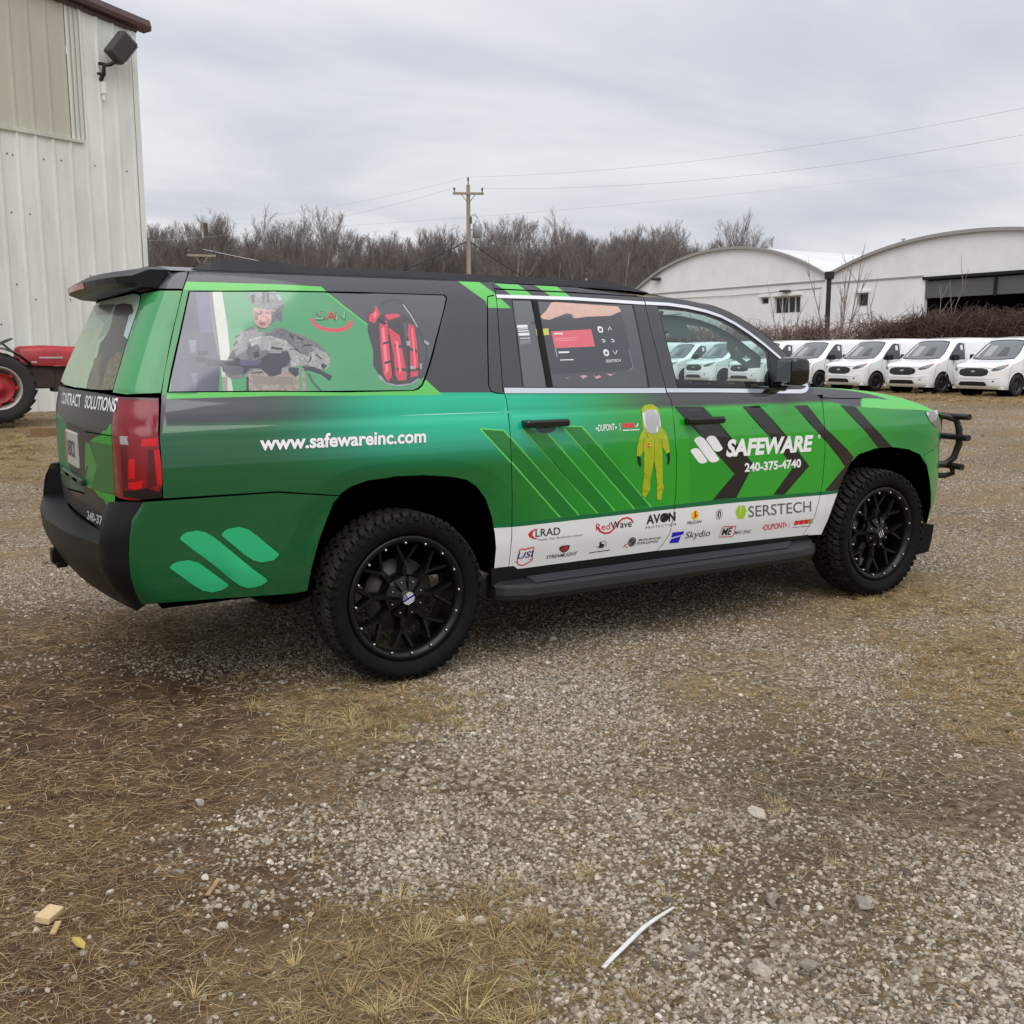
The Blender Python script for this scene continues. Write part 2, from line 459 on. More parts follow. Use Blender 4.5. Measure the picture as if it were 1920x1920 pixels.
# ================================================================ the wrapped sport utility vehicle
def wrap_material():
    """printed film: dark green at the tail, brighter green along the doors, a teal glow and charcoal bands under the windows"""
    m = bpy.data.materials.new('green_wrap'); m.use_nodes = True; nt = m.node_tree; N = nt.nodes; L = nt.links
    b = N['Principled BSDF']; b.inputs['Roughness'].default_value = .4; b.inputs['Specular IOR Level'].default_value = .1; b.inputs['Coat Weight'].default_value = 1.0; b.inputs['Coat IOR'].default_value = 1.62; b.inputs['Coat Roughness'].default_value = .05
    tc = N.new('ShaderNodeTexCoord'); sp = N.new('ShaderNodeSeparateXYZ'); L.new(tc.outputs['Object'], sp.inputs[0])
    def rng(src, a, c):
        r = N.new('ShaderNodeMapRange'); r.interpolation_type = 'SMOOTHSTEP'; r.inputs[1].default_value = a; r.inputs[2].default_value = c; L.new(src, r.inputs[0]); return r.outputs[0]
    def mul(a, c):
        q = N.new('ShaderNodeMath'); q.operation = 'MULTIPLY'; L.new(a, q.inputs[0]); L.new(c, q.inputs[1]); return q.outputs[0]
    def mixc(f, A, Bc):
        q = N.new('ShaderNodeMix'); q.data_type = 'RGBA'; L.new(f, q.inputs[0])
        if isinstance(A, tuple): q.inputs[6].default_value = A
        else: L.new(A, q.inputs[6])
        q.inputs[7].default_value = Bc; return q.outputs[2]
    x, z = sp.outputs['X'], sp.outputs['Z']
    mr = N.new('ShaderNodeMapRange'); mr.inputs[1].default_value = -1.4; mr.inputs[2].default_value = 4.3; L.new(x, mr.inputs[0])
    ra = N.new('ShaderNodeValToRGB'); e = ra.color_ramp.elements
    stops = [(-1.4, (3, 80, 42)), (-.2, (4, 88, 42)), (.45, (8, 102, 40)), (.95, (22, 136, 38)), (1.6, (40, 158, 40)), (2.9, (44, 160, 44)), (3.6, (36, 140, 70)), (4.2, (56, 160, 72))]
    e[0].position = 0; e[0].color = srgb(*stops[0][1]); e[1].position = 1; e[1].color = srgb(*stops[-1][1])
    for px, c in stops[1:-1]:
        el = e.new((px+1.4)/5.7); el.color = srgb(*c)
    L.new(mr.outputs[0], ra.inputs[0])
    # teal glow on the shoulder
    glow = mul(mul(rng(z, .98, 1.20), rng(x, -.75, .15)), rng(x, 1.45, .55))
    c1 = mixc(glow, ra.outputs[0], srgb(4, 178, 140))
    # dull green above the waist crease towards the tail and towards the front
    dk = mul(rng(z, 1.235, 1.262), rng(x, 1.0, 1.6)); c2 = mixc(dk, c1, srgb(70, 72, 74))
    dr = mul(rng(z, 1.232, 1.27), rng(x, -.15, -.85)); c3 = mixc(dr, c2, srgb(72, 72, 78))
    L.new(c3, b.inputs['Base Color'])
    return m
lsp = lambda a, b, n: [a+(b-a)*i/(n-1) for i in range(n)]
WRAP = wrap_material()
CHAR = vinyl(66, 67, 72); BLACKV = vinyl(34, 32, 32); LGREEN = vinyl(98, 192, 92); PILLAR = vinyl(58, 140, 82); WHITEV = vinyl(228, 229, 230)  # PILLAR green is lightened by sky reflection put into the colour
DKGREEN = vinyl(8, 104, 62); LINEG = vinyl(96, 205, 92); BANDG = vinyl(16, 122, 38); BANDG2 = vinyl(16, 116, 40)
BLACKP = mat('black_trim_plastic', srgb(16, 16, 18), .45, noise_amt=.12, noise_scale=9, bump=.08, bump_scale=500, spec=.25)
GLOSSB = mat('gloss_black', srgb(14, 14, 16), .08, coat=.5)
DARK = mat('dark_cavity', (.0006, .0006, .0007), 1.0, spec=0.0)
CHROME = mat('chrome_trim', (.86, .87, .89), .12, 1.0)
RUBBER = mat('tyre_rubber', srgb(13, 13, 13), .8, noise_amt=.3, noise_scale=14, bump=.15, bump_scale=220, spec=.2)
RIMB = mat('satin_black_rim', srgb(10, 10, 11), .36, spec=.35)
STEEL = mat('bolt_steel', (.55, .55, .55), .3, 1.0)
REDL = mat('red_lens', srgb(124, 4, 12), .22, coat=.08); REDD = mat('deep_red_lens', srgb(84, 3, 9), .22, coat=.08); REDB = mat('bright_red_lens', srgb(196, 6, 16), .22, coat=.08)
PINK = mat('sky_paled_red_lens', srgb(124, 18, 32), .22, coat=.08); SMOKE = mat('smoked_lens', srgb(20, 8, 9), .22, coat=.08)  # PINK: upper lens with the pale sky reflection put into its colour
CLEARL = mat('clear_lens', (.30, .29, .28), .06, .5, coat=.8)
SIDEGLASS = glass('tinted_side_glass', (.80, .97, .945), 1.25)
SHIELD = glass('windscreen_glass', (.88, .98, .965), 1.0)
suv = empty('sport_utility_vehicle')
tag(suv, 'long green and black wrapped sport utility vehicle with white lettering on the gravel', 'car')

# ---- outlines on the right-hand side (u along the body, z up)
cut_C = [(0.6057, 1.8877), (0.6025, 1.8399), (0.6011, 1.8054), (0.5692, 1.5879), (0.5441, 1.3679), (0.5555, 1.3146), (0.5521, 1.1890), (0.5532, 0.9878), (0.5593, 0.7819)]+[(0.5631, 0.6406), (0.5603, 0.4710)]
cut_B = [(1.5298, 1.8383), (1.5285, 1.7984), (1.5362, 1.5720), (1.5567, 1.3425), (1.5563, 1.3257), (1.5816, 1.2849), (1.5774, 1.1678), (1.5898, 0.9892), (1.5932, 0.7929)]+[(1.5817, 0.6524), (1.5674, 0.5684), (1.5304, 0.5087), (1.4977, 0.4741)]
cut_A = [(2.6612, 1.3427), (2.6883, 1.2923), (2.7329, 1.2466), (2.7260, 1.1208), (2.7349, 0.9557), (2.7283, 0.7727), (2.7150, 0.6895), (2.6865, 0.5556), (2.6145, 0.4527)]
arch_r = [(-0.4767, 0.4777), (-0.4660, 0.5903), (-0.4299, 0.7192), (-0.3892, 0.8157), (-0.3594, 0.8834), (-0.3266, 0.9204), (-0.2771, 0.9494), (-0.1966, 0.9709), (-0.0598, 0.9810), (0.0811, 0.9778), (0.2263, 0.9614), (0.3116, 0.9407), (0.3651, 0.9049), (0.4161, 0.8410), (0.4492, 0.7512), (0.4676, 0.6669), (0.4769, 0.5964), (0.4810, 0.4702)]
arch_f = [(2.7814, 0.4412), (2.8236, 0.5334), (2.8831, 0.6908), (2.9255, 0.7835), (2.9778, 0.8700), (3.0485, 0.9199), (3.2025, 0.9478), (3.3662, 0.9480), (3.5406, 0.9255), (3.6621, 0.8856), (3.7343, 0.8096), (3.7773, 0.7138), (3.8151, 0.6167), (3.8655, 0.5146), (3.9500, 0.3969)]
sill_r = [(0.4808, 0.4724)]; sill_c = [(0.5603, 0.4710)]; sill_b = [(1.4977, 0.4741)]; sill_a = [(2.6145, 0.4527)]
crease_q = [(-0.3299, 0.9137)]; lamp_low = [(-1.0200, 0.9484)]
ROOFZ = 1.885
def row(u0, u1, z, n=10): return [(u0+(u1-u0)*i/n, z) for i in range(n+1)]
top_f = [(1.5365, 1.8398), (1.7084, 1.8373), (1.8421, 1.8262), (2.0120, 1.8030), (2.1124, 1.7764), (2.2112, 1.7374), (2.3439, 1.6700), (2.4415, 1.6053), (2.5258, 1.5342), (2.5844, 1.4790), (2.6556, 1.4151)]
waist_f = [(2.6665, 1.3330), (2.6883, 1.2923)]
tail_edge = [(-1.068, 1.885), (-1.072, 1.80), (-1.038, 1.378), (-1.044, 1.15), (-1.048, .955)]
quarter = tail_edge+[(-.6, .952)]+crease_q+arch_r[5:]+sill_r+sill_c+list(reversed(cut_C))[1:]+list(reversed(row(-1.0, cut_C[0][0]-.02, ROOFZ)))
rear_door = cut_C+list(reversed(cut_B))+[(1.1, 1.876), (.62, 1.882)]
front_door = cut_B+list(reversed(cut_A))+list(reversed(top_f[1:]))
fender_top = [(2.8499, 1.2379), (3.0137, 1.2145), (3.2806, 1.1942), (3.4887, 1.1817), (3.6877, 1.1674)]
fender_low = [(3.6981, 0.8796), (3.8069, 0.9079)]
fender = list(cut_A[1:])+arch_f[:11]+fender_low+[(3.98, .98), (4.02, 1.10)]+list(reversed(fender_top))+[(2.7349, 1.2653)]
fascia = arch_f[10:]+[(3.9000, 0.3918)]+[(4.02, .40), (4.40, .38), (4.86, .40), (4.86, 1.02), (4.40, 1.02), (4.02, 1.0)]+list(reversed(fender_low))
qwin = [(-1.0375, 1.7975), (-1.0173, 1.5965), (-1.0125, 1.3807)]+[(-0.5716, 1.3767), (-0.2607, 1.3707), (0.0628, 1.3686), (0.0885, 1.3745), (0.1127, 1.3918), (0.1318, 1.4200), (0.1738, 1.4963), (0.3145, 1.7832), (0.3200, 1.7993), (0.3105, 1.8124), (-0.1170, 1.8095), (-0.5277, 1.8074)]
vent = [(0.6919, 1.7975), (0.8032, 1.7975), (0.8041, 1.3693), (0.6645, 1.3718)]
rglass = [(0.8350, 1.7955), (1.4392, 1.7911), (1.4377, 1.3564), (0.8313, 1.3688)]
fglass = [(1.6167, 1.7802), (1.8211, 1.7701), (1.9564, 1.7503), (2.0566, 1.7229), (2.1551, 1.6817), (2.2527, 1.6290), (2.3475, 1.5701), (2.3810, 1.5441), (2.3373, 1.3386), (1.6422, 1.3514)]
inner_edge = []

# ---- printed regions, painted in this order
teal_q = []
R = []
R.append(([(-1.35, 1.93)]+[(-1.0706, 1.9045), (-1.0476, 1.8929), (1.7480, 1.9400), (2.6569, 1.5409), (2.8286, 1.3039), (1.5198, 1.3223), (0.5636, 1.3477), (0.1876, 1.3554)]+[(0.2133, 1.3433), (0.1330, 1.4188), (-0.1114, 1.6654), (-0.2821, 1.8124), (-0.2996, 1.8338), (-0.5215, 1.8383)]+[(-1.0561, 1.8378), (-1.2146, 1.8386)], CHAR))
R.append(([(-1.2166, 1.8387), (-1.0561, 1.8378)]+[(-0.5215, 1.8383), (-0.2996, 1.8338), (-0.2821, 1.8124)]+[(-0.2910, 1.8071), (-0.5289, 1.8012)]+[(-1.1840, 1.7879)], LGREEN))
R.append(([(-1.0166, 1.3796)]+[(-0.5716, 1.3767), (0.0629, 1.3693), (0.1133, 1.3949), (0.1330, 1.4188), (0.2135, 1.3445), (-0.1975, 1.3498), (-0.5734, 1.3568)]+[(-1.0179, 1.3542)], LGREEN))
R.append(([(0.4114, 1.8856), (0.5306, 1.8850), (0.5992, 1.8294), (0.6724, 1.7576), (0.5369, 1.7561), (0.5358, 1.7887)], LGREEN))
R.append(([(0.6111, 1.8844), (0.7508, 1.8821), (0.8204, 1.8190), (0.7016, 1.8172)], LGREEN)); R.append(([(0.8515, 1.8798), (0.9840, 1.8784), (1.0590, 1.8154), (0.9372, 1.8165)], LGREEN))
# doors: slanting bands and thin lines, dark border over the white stripe
R.append(([(0.3871, 1.1821), (0.5180, 1.1690), (0.9564, 0.7216), (0.8414, 0.7205)], BANDG2)); R.append(([(0.6209, 1.1750), (0.7603, 1.1526), (1.1854, 0.7253), (1.0742, 0.7212)], BANDG)); R.append(([(0.8651, 1.1691), (0.9752, 1.1704), (1.4250, 0.7276), (1.3131, 0.7261)], BANDG))
for ln in ([(0.3871, 1.1821), (0.5180, 1.1690), (0.9565, 0.7201)], [(0.3871, 1.1821), (0.8415, 0.7184)], [(0.6209, 1.1750), (1.0742, 0.7190)], [(0.7603, 1.1526), (1.1855, 0.7231)], [(0.8651, 1.1691), (1.3132, 0.7238)], [(0.8826, 1.1766), (0.9752, 1.1704), (1.4251, 0.7253)]):
    R.append((band(ln, .008), LINEG))
G1, G2 = vinyl(46, 150, 66), vinyl(40, 150, 40)
R.append(([(1.5744, 1.2519), (1.5936, 1.2513), (2.0134, 0.8650), (1.8515, 0.7235), (1.6907, 0.7228), (1.6791, 1.0842)], G2))
for out in ([(1.5936, 1.2513), (1.7989, 1.2456), (2.1592, 0.9099), (2.0330, 0.7224), (1.8515, 0.7235), (2.0134, 0.8650)],):
    R.append((out, BLACKV))
R.append(([(2.0846, 1.2400), (2.2179, 1.2403), (2.6078, 0.8758), (2.4148, 0.7183), (2.3248, 0.7248), (2.4757, 0.8778)], BLACKV))
R.append(([(2.4849, 1.2331), (2.5994, 1.2340), (2.7360, 1.0958), (3.0039, 0.9070), (2.9591, 0.8241), (2.8963, 0.7052), (2.7516, 0.7172), (2.9263, 0.8520)], BLACKV))
R.append(([(2.8747, 1.2266), (3.0081, 1.2172), (3.1811, 1.0741), (3.3662, 0.9480), (3.3672, 0.9375), (3.2328, 0.9445)], BLACKV))
border = [(0.4527, 0.7152), (0.5626, 0.7135), (1.0129, 0.7183), (1.5929, 0.7235)]+[(1.9540, 0.7299), (2.3865, 0.7203), (2.9143, 0.7108)]; whitetop = [(0.4530, 0.6945), (0.5634, 0.6925), (1.0137, 0.6965), (1.5942, 0.7012)]+[(1.9561, 0.7013), (2.3885, 0.6972), (2.9104, 0.6905)]
R.append((border+list(reversed(whitetop)), DKGREEN))
R.append((whitetop+[(3.1, .30), (.40, .30)], WHITEV))
# filler seam behind the rear door frame
R.append((band([(0.5929, 1.8189), (0.5539, 1.8123), (0.5456, 1.7903), (0.5018, 1.5876), (0.4689, 1.3824), (0.4781, 1.3546), (0.5038, 1.3461), (0.5463, 1.3439)], .006), DARK))
R.append((band([(0.6065, 1.8513), (0.9944, 1.8482), (1.5240, 1.8382)], .007), DARK))
# window surrounds and the printed pictures on the glass
SURR = mat('window_surround', srgb(24, 24, 26), .25)
def grow(poly, d):
    c = Vector((sum(p[0] for p in poly)/len(poly), sum(p[1] for p in poly)/len(poly)))
    return [tuple(Vector(p)+(Vector(p)-c).normalized()*d) for p in poly]
R.append(([(0.6858, 1.8015), (1.4520, 1.7959), (1.4508, 1.3518), (0.6580, 1.3665)], SURR)); R.append(([(1.6109, 1.7924), (1.6909, 1.7912), (1.8252, 1.7817), (1.9606, 1.7625), (2.0613, 1.7368), (2.1598, 1.6968), (2.2574, 1.6442), (2.3529, 1.5842), (2.4334, 1.5256), (2.4937, 1.4850), (2.4535, 1.3661), (2.4039, 1.3336), (1.6368, 1.3480)], SURR))
R.append(([(1.4617, 1.7968), (1.5285, 1.7984), (1.5578, 1.3476), (1.4527, 1.3518)], CHAR))
PQ = vinyl(74, 152, 104, .05, 6); PCH = vinyl(74, 74, 82, .06, 5)
glass_art = []
A_ = glass_art.append
A_((qwin, PQ))
A_(([(-0.2818, 1.8136), (-0.0458, 1.8206), (0.3475, 1.8322), (0.3319, 1.7716), (0.1342, 1.4175), (-0.1114, 1.6654)], PCH))
A_((band([(-0.2892, 1.8159), (-0.1114, 1.6654), (-0.0940, 1.6480)], .006), LINEG))
A_(([(-1.0456, 1.8033), (-0.9335, 1.8055), (-0.8862, 1.7225), (-0.8177, 1.5136), (-0.8120, 1.3743), (-1.0021, 1.3745), (-1.0201, 1.4675)], vinyl(78, 78, 96, .22, 9)))
A_(([(-1.0047, 1.8002), (-0.9350, 1.8016), (-0.8883, 1.7111), (-0.8569, 1.6251), (-0.9287, 1.6246)], vinyl(96, 98, 126, .15, 9)))
A_(([(-0.9331, 1.8039), (-0.9104, 1.8044), (-0.8243, 1.5730), (-0.8138, 1.5136), (-0.8236, 1.5136)], vinyl(118, 116, 116, .1)))
A_(([(-0.9106, 1.8051), (-0.8571, 1.8054), (-0.8001, 1.6480), (-0.7793, 1.5507), (-0.7799, 1.5061), (-0.7546, 1.3750), (-0.7924, 1.3757), (-0.8181, 1.5173)], vinyl(196, 198, 192, .08)))
A_(([(-0.8048, 1.4399), (-0.7806, 1.4396), (-0.7780, 1.3754), (-0.7906, 1.3757)], vinyl(150, 146, 132, .1)))
CAMO = mat('print_camo', srgb(126, 126, 128), .22, col2=srgb(62, 64, 68), noise_scale=95); CAMOL = mat('print_camo_light', srgb(178, 178, 174), .22, col2=srgb(104, 104, 102), noise_scale=80)
TAN = mat('print_tan', srgb(166, 154, 140), .22, col2=srgb(112, 100, 90), noise_scale=60); GLOVE = vinyl(54, 52, 66, .2, 30); VEST = mat('print_vest', srgb(104, 106, 112), .22, col2=srgb(48, 50, 56), noise_scale=70)
HELM = mat('print_helmet', srgb(112, 117, 120), .22, col2=srgb(66, 70, 73), noise_scale=55); SKINP = vinyl(186, 142, 136, .08, 30); SKIND = vinyl(140, 104, 102, .1, 30)
# soldier
A_(([(-0.6943, 1.4609), (-0.6437, 1.4660), (-0.5248, 1.4631), (-0.4688, 1.4588), (-0.4750, 1.3694), (-0.6945, 1.3738)], TAN))
A_(([(-0.7692, 1.5507), (-0.7596, 1.5881), (-0.7409, 1.6258), (-0.7154, 1.6374), (-0.6713, 1.6529), (-0.6398, 1.6322), (-0.6042, 1.6268), (-0.5527, 1.6502), (-0.5073, 1.6428), (-0.4726, 1.6277), (-0.4200, 1.6126), (-0.3678, 1.5857), (-0.3396, 1.5585), (-0.3158, 1.5273), (-0.3133, 1.5039), (-0.3280, 1.4768), (-0.3550, 1.4615), (-0.4029, 1.4677), (-0.4484, 1.4854), (-0.4993, 1.4743), (-0.5252, 1.4593), (-0.6827, 1.4608), (-0.7091, 1.4388), (-0.7351, 1.4280), (-0.7614, 1.4302), (-0.7884, 1.4434), (-0.8037, 1.4877), (-0.7863, 1.5135)], CAMO))
A_(([(-0.5192, 1.5507), (-0.4718, 1.5507), (-0.4183, 1.5237), (-0.4272, 1.4929), (-0.4484, 1.4854), (-0.5029, 1.4781), (-0.4981, 1.5162)], CAMOL))
A_(([(-0.4171, 1.5314), (-0.3729, 1.5546), (-0.3339, 1.5429), (-0.3135, 1.5156), (-0.3167, 1.4961), (-0.3374, 1.4691), (-0.3864, 1.4695), (-0.4278, 1.4891)], CAMOL))
A_(([(-0.7152, 1.6336), (-0.6803, 1.6490), (-0.6399, 1.6265), (-0.5731, 1.6232), (-0.5488, 1.6425), (-0.5161, 1.6466), (-0.4647, 1.6200), (-0.4719, 1.5776), (-0.5022, 1.5813), (-0.5167, 1.5354), (-0.5439, 1.4746), (-0.6632, 1.4756), (-0.6992, 1.5244), (-0.7106, 1.5732)], VEST))
A_(([(-0.6922, 1.5959), (-0.6403, 1.6094), (-0.5829, 1.6116), (-0.5095, 1.5928), (-0.4793, 1.5583), (-0.5324, 1.5469), (-0.6375, 1.5507), (-0.6495, 1.5771), (-0.6833, 1.5657)], CAMOL))
A_(([(-0.6320, 1.5923), (-0.5976, 1.5887), (-0.6032, 1.5658), (-0.6245, 1.5620)], vinyl(160, 150, 156)))
A_(([(-0.6728, 1.7332), (-0.5552, 1.7234), (-0.5514, 1.6887), (-0.5749, 1.6615), (-0.6126, 1.6420), (-0.6464, 1.6455), (-0.6625, 1.6683), (-0.6699, 1.7026)], SKINP))
A_(([(-0.6653, 1.7180), (-0.6389, 1.7106), (-0.6345, 1.6877), (-0.6579, 1.6759), (-0.6674, 1.6873)], SKIND)); A_(([(-0.6440, 1.6723), (-0.6117, 1.6688), (-0.6075, 1.6573), (-0.6396, 1.6570)], SKIND)); A_(([(-0.5753, 1.7192), (-0.5510, 1.7157), (-0.5545, 1.6809), (-0.5847, 1.6537), (-0.5914, 1.6575), (-0.5735, 1.6807)], HELM))
A_(([(-0.6389, 1.7087), (-0.6244, 1.7108), (-0.6236, 1.7062), (-0.6380, 1.7037)], GLOVE))
A_(([(-0.7137, 1.7788), (-0.6935, 1.7946), (-0.6567, 1.8012), (-0.5926, 1.8063), (-0.5443, 1.8053), (-0.5147, 1.7902), (-0.5024, 1.7709), (-0.4956, 1.7515), (-0.5047, 1.7280), (-0.5253, 1.7238), (-0.5498, 1.7273), (-0.5897, 1.7229), (-0.6285, 1.7339), (-0.6728, 1.7390), (-0.6878, 1.7522), (-0.6982, 1.7675)], HELM))
A_(([(-0.6197, 1.8019), (-0.6037, 1.8022), (-0.6078, 1.7497), (-0.6229, 1.7494)], vinyl(84, 88, 92))); A_(([(-0.5443, 1.7313), (-0.5147, 1.7278), (-0.5143, 1.6968), (-0.5269, 1.6735), (-0.5502, 1.6771), (-0.5571, 1.7040)], VEST)); A_(([(-0.5408, 1.7936), (-0.5147, 1.7902), (-0.5058, 1.7669), (-0.5241, 1.7666)], vinyl(160, 166, 166)))
A_(([(-0.8799, 1.5139), (-0.8173, 1.5099), (-0.7623, 1.5060), (-0.7552, 1.5208), (-0.7352, 1.5189), (-0.7229, 1.5095), (-0.6469, 1.5055), (-0.6393, 1.4904), (-0.6397, 1.4735), (-0.6828, 1.4739), (-0.7094, 1.4499), (-0.7586, 1.4467), (-0.8013, 1.4619), (-0.8110, 1.4841), (-0.8687, 1.4881)], GLOVE))
A_(([(-0.7310, 1.5133), (-0.6469, 1.5036), (-0.6473, 1.4867), (-0.7300, 1.4872)], vinyl(80, 80, 116)))
A_(([(-0.8037, 1.4877), (-0.7455, 1.4855), (-0.7141, 1.4760), (-0.7170, 1.4500), (-0.7585, 1.4449), (-0.7975, 1.4619)], vinyl(92, 90, 102, .2, 40)))
A_(([(-0.6386, 1.5130), (-0.5963, 1.5393), (-0.5455, 1.5430), (-0.5068, 1.5468), (-0.4981, 1.5162), (-0.5097, 1.4896), (-0.5439, 1.4746), (-0.5501, 1.4482), (-0.5979, 1.4374), (-0.6205, 1.4565), (-0.6396, 1.4754)], GLOVE))
A_(([(-0.7863, 1.5135), (-0.7689, 1.5469), (-0.7522, 1.5395), (-0.7550, 1.5171)], GLOVE)); A_(([(-0.9749, 1.5947), (-0.9376, 1.5912), (-0.9315, 1.5433), (-0.9541, 1.5397)], vinyl(120, 120, 138, .2, 50))); A_(([(-0.9348, 1.4595), (-0.9084, 1.4556), (-0.9010, 1.4049), (-0.9127, 1.3781), (-0.9254, 1.4269)], vinyl(104, 104, 122, .2, 50)))
A_(([(-0.4489, 1.4816), (-0.3933, 1.4773), (-0.3632, 1.4616), (-0.3175, 1.4379), (-0.3335, 1.4148), (-0.3662, 1.4423), (-0.4199, 1.4621), (-0.4525, 1.4586)], GLOVE)); A_((band([(-0.4276, 1.4507), (-0.4113, 1.4121), (-0.3810, 1.3713)], .012), vinyl(70, 92, 84)))
A_(([(-0.4584, 1.4740), (-0.4421, 1.4738), (-0.4436, 1.3706), (-0.4612, 1.3710)], TAN))
A_(([(-0.6749, 1.4421), (-0.4958, 1.4362), (-0.4999, 1.4021), (-0.6751, 1.4086)], mat('print_tan_dark', srgb(128, 116, 106), .22)))
DKF = vinyl(52, 54, 60, .2, 60); LTF = vinyl(142, 144, 146, .1, 60)
for q in ([(-0.7668, 1.5731), (-0.7433, 1.5957), (-0.7387, 1.5901), (-0.7613, 1.5656)], [(-0.7613, 1.6106), (-0.7362, 1.6202), (-0.7337, 1.6146), (-0.7564, 1.6013)], [(-0.7690, 1.5488), (-0.7493, 1.5581), (-0.7468, 1.5507), (-0.7643, 1.5395)], [(-0.4524, 1.6124), (-0.4226, 1.5971), (-0.4276, 1.5912), (-0.4564, 1.6027)], [(-0.4344, 1.5738), (-0.3935, 1.5778), (-0.3863, 1.5720), (-0.4316, 1.5661)], [(-0.4694, 1.5660), (-0.4440, 1.5391), (-0.4486, 1.5353), (-0.4728, 1.5584)], [(-0.4084, 1.5352), (-0.3994, 1.5159), (-0.4211, 1.4929), (-0.4226, 1.4967), (-0.4075, 1.5159)], [(-0.3760, 1.5352), (-0.3547, 1.5157), (-0.3597, 1.5099), (-0.3810, 1.5294)], [(-0.3577, 1.4964), (-0.3350, 1.4846), (-0.3541, 1.4673), (-0.3643, 1.4809)], [(-0.4916, 1.6237), (-0.4661, 1.6123), (-0.4710, 1.5968), (-0.4894, 1.6083)],
          [(-0.7003, 1.5770), (-0.6835, 1.5884), (-0.6811, 1.5582), (-0.6955, 1.5507)], [(-0.6708, 1.5431), (-0.6459, 1.5469), (-0.6423, 1.5243), (-0.6668, 1.5168)], [(-0.5861, 1.5659), (-0.5309, 1.5602), (-0.5341, 1.5507), (-0.5869, 1.5545)], [(-0.6827, 1.4571), (-0.6282, 1.4603), (-0.6283, 1.4547), (-0.6807, 1.4515)], [(-0.5151, 1.4782), (-0.4666, 1.4740), (-0.4709, 1.4435), (-0.4879, 1.4361), (-0.5132, 1.4592)], [(-0.7015, 1.4387), (-0.6901, 1.4385), (-0.6909, 1.3737), (-0.7019, 1.3739)], [(-0.6883, 1.7870), (-0.6675, 1.7913), (-0.6654, 1.7526), (-0.6804, 1.7562)], [(-0.5932, 1.8004), (-0.5826, 1.8007), (-0.5819, 1.7578), (-0.5948, 1.7557)]): A_((q, DKF))
for q in ([(-0.6836, 1.5921), (-0.6360, 1.6037), (-0.5833, 1.6059), (-0.5884, 1.5963), (-0.6407, 1.5923), (-0.6792, 1.5770)], [(-0.6410, 1.5771), (-0.6281, 1.5810), (-0.6248, 1.5545), (-0.6395, 1.5544)], [(-0.5758, 1.5887), (-0.5500, 1.5850), (-0.5540, 1.5659), (-0.5774, 1.5678)], [(-0.3954, 1.5662), (-0.3717, 1.5623), (-0.3538, 1.5468), (-0.3817, 1.5507)], [(-0.4816, 1.5430), (-0.4406, 1.5353), (-0.4344, 1.5237), (-0.4748, 1.5315)], [(-0.3769, 1.5042), (-0.3477, 1.5079), (-0.3373, 1.4962), (-0.3671, 1.4887)], [(-0.7517, 1.5956), (-0.7277, 1.6222), (-0.7209, 1.6184), (-0.7382, 1.5807)], [(-0.6570, 1.7953), (-0.6251, 1.8006), (-0.6262, 1.7842), (-0.6549, 1.7779)], [(-0.5782, 1.7929), (-0.5468, 1.7896), (-0.5543, 1.7739), (-0.5773, 1.7773)], [(-0.5958, 1.5469), (-0.5369, 1.5449), (-0.5398, 1.5373), (-0.5942, 1.5385)], [(-0.6711, 1.4719), (-0.6280, 1.4659), (-0.6282, 1.4603), (-0.6711, 1.4644)], [(-0.5439, 1.4746), (-0.5110, 1.4782), (-0.5172, 1.4592), (-0.5376, 1.4556)]): A_((q, LTF))
for q in ([(-0.6485, 1.7144), (-0.6291, 1.7177), (-0.6146, 1.7148), (-0.6316, 1.7115)], [(-0.6075, 1.7111), (-0.5880, 1.7133), (-0.5868, 1.7094), (-0.6062, 1.7072)], [(-0.6578, 1.6607), (-0.6396, 1.6494), (-0.6126, 1.6439), (-0.5847, 1.6537), (-0.6127, 1.6401), (-0.6464, 1.6436)]): A_((q, vinyl(96, 66, 66)))
for q in ([(-0.6345, 1.6877), (-0.6106, 1.6956), (-0.5973, 1.6766), (-0.6208, 1.6725)], [(-0.6101, 1.7072), (-0.5765, 1.7038), (-0.5782, 1.6806), (-0.5967, 1.6881)]): A_((q, vinyl(210, 168, 158)))
A_(([(-0.6462, 1.6990), (-0.6367, 1.7011), (-0.6346, 1.6838), (-0.6463, 1.6799)], vinyl(206, 160, 150)))
for q in ([(-0.9244, 1.5470), (-0.8776, 1.5507), (-0.8714, 1.5359), (-0.9164, 1.5250)], [(-0.9280, 1.5250), (-0.8809, 1.5212), (-0.8778, 1.4992), (-0.9197, 1.4994)], [(-0.8740, 1.4992), (-0.8546, 1.4972), (-0.8544, 1.4807), (-0.8698, 1.4826)]): A_((q, vinyl(46, 48, 62, .3, 60)))
# backpack
RPK = vinyl(206, 66, 84, .1, 30); BPK = vinyl(62, 60, 66, .2, 30)
A_((band([(-0.0383, 1.7439), (-0.0085, 1.7701), (0.0295, 1.7839), (0.0643, 1.7816), (0.0950, 1.7596), (0.1223, 1.7019), (0.1482, 1.6313), (0.1674, 1.5605), (0.1510, 1.4900), (0.1104, 1.4203)], .014), BPK)); A_((band([(0.0849, 1.7626), (0.1142, 1.7147), (0.1387, 1.6570)], .006), vinyl(170, 170, 178)))
A_(([(-0.1006, 1.7236), (-0.0660, 1.7255), (-0.0445, 1.7119), (0.0526, 1.7265), (0.1103, 1.6953), (0.1326, 1.6247), (0.1212, 1.4838), (0.1068, 1.4204), (0.0556, 1.3896), (-0.0217, 1.3878), (-0.0795, 1.4136), (-0.1165, 1.4793), (-0.1050, 1.5477), (-0.1167, 1.6352)], BPK))
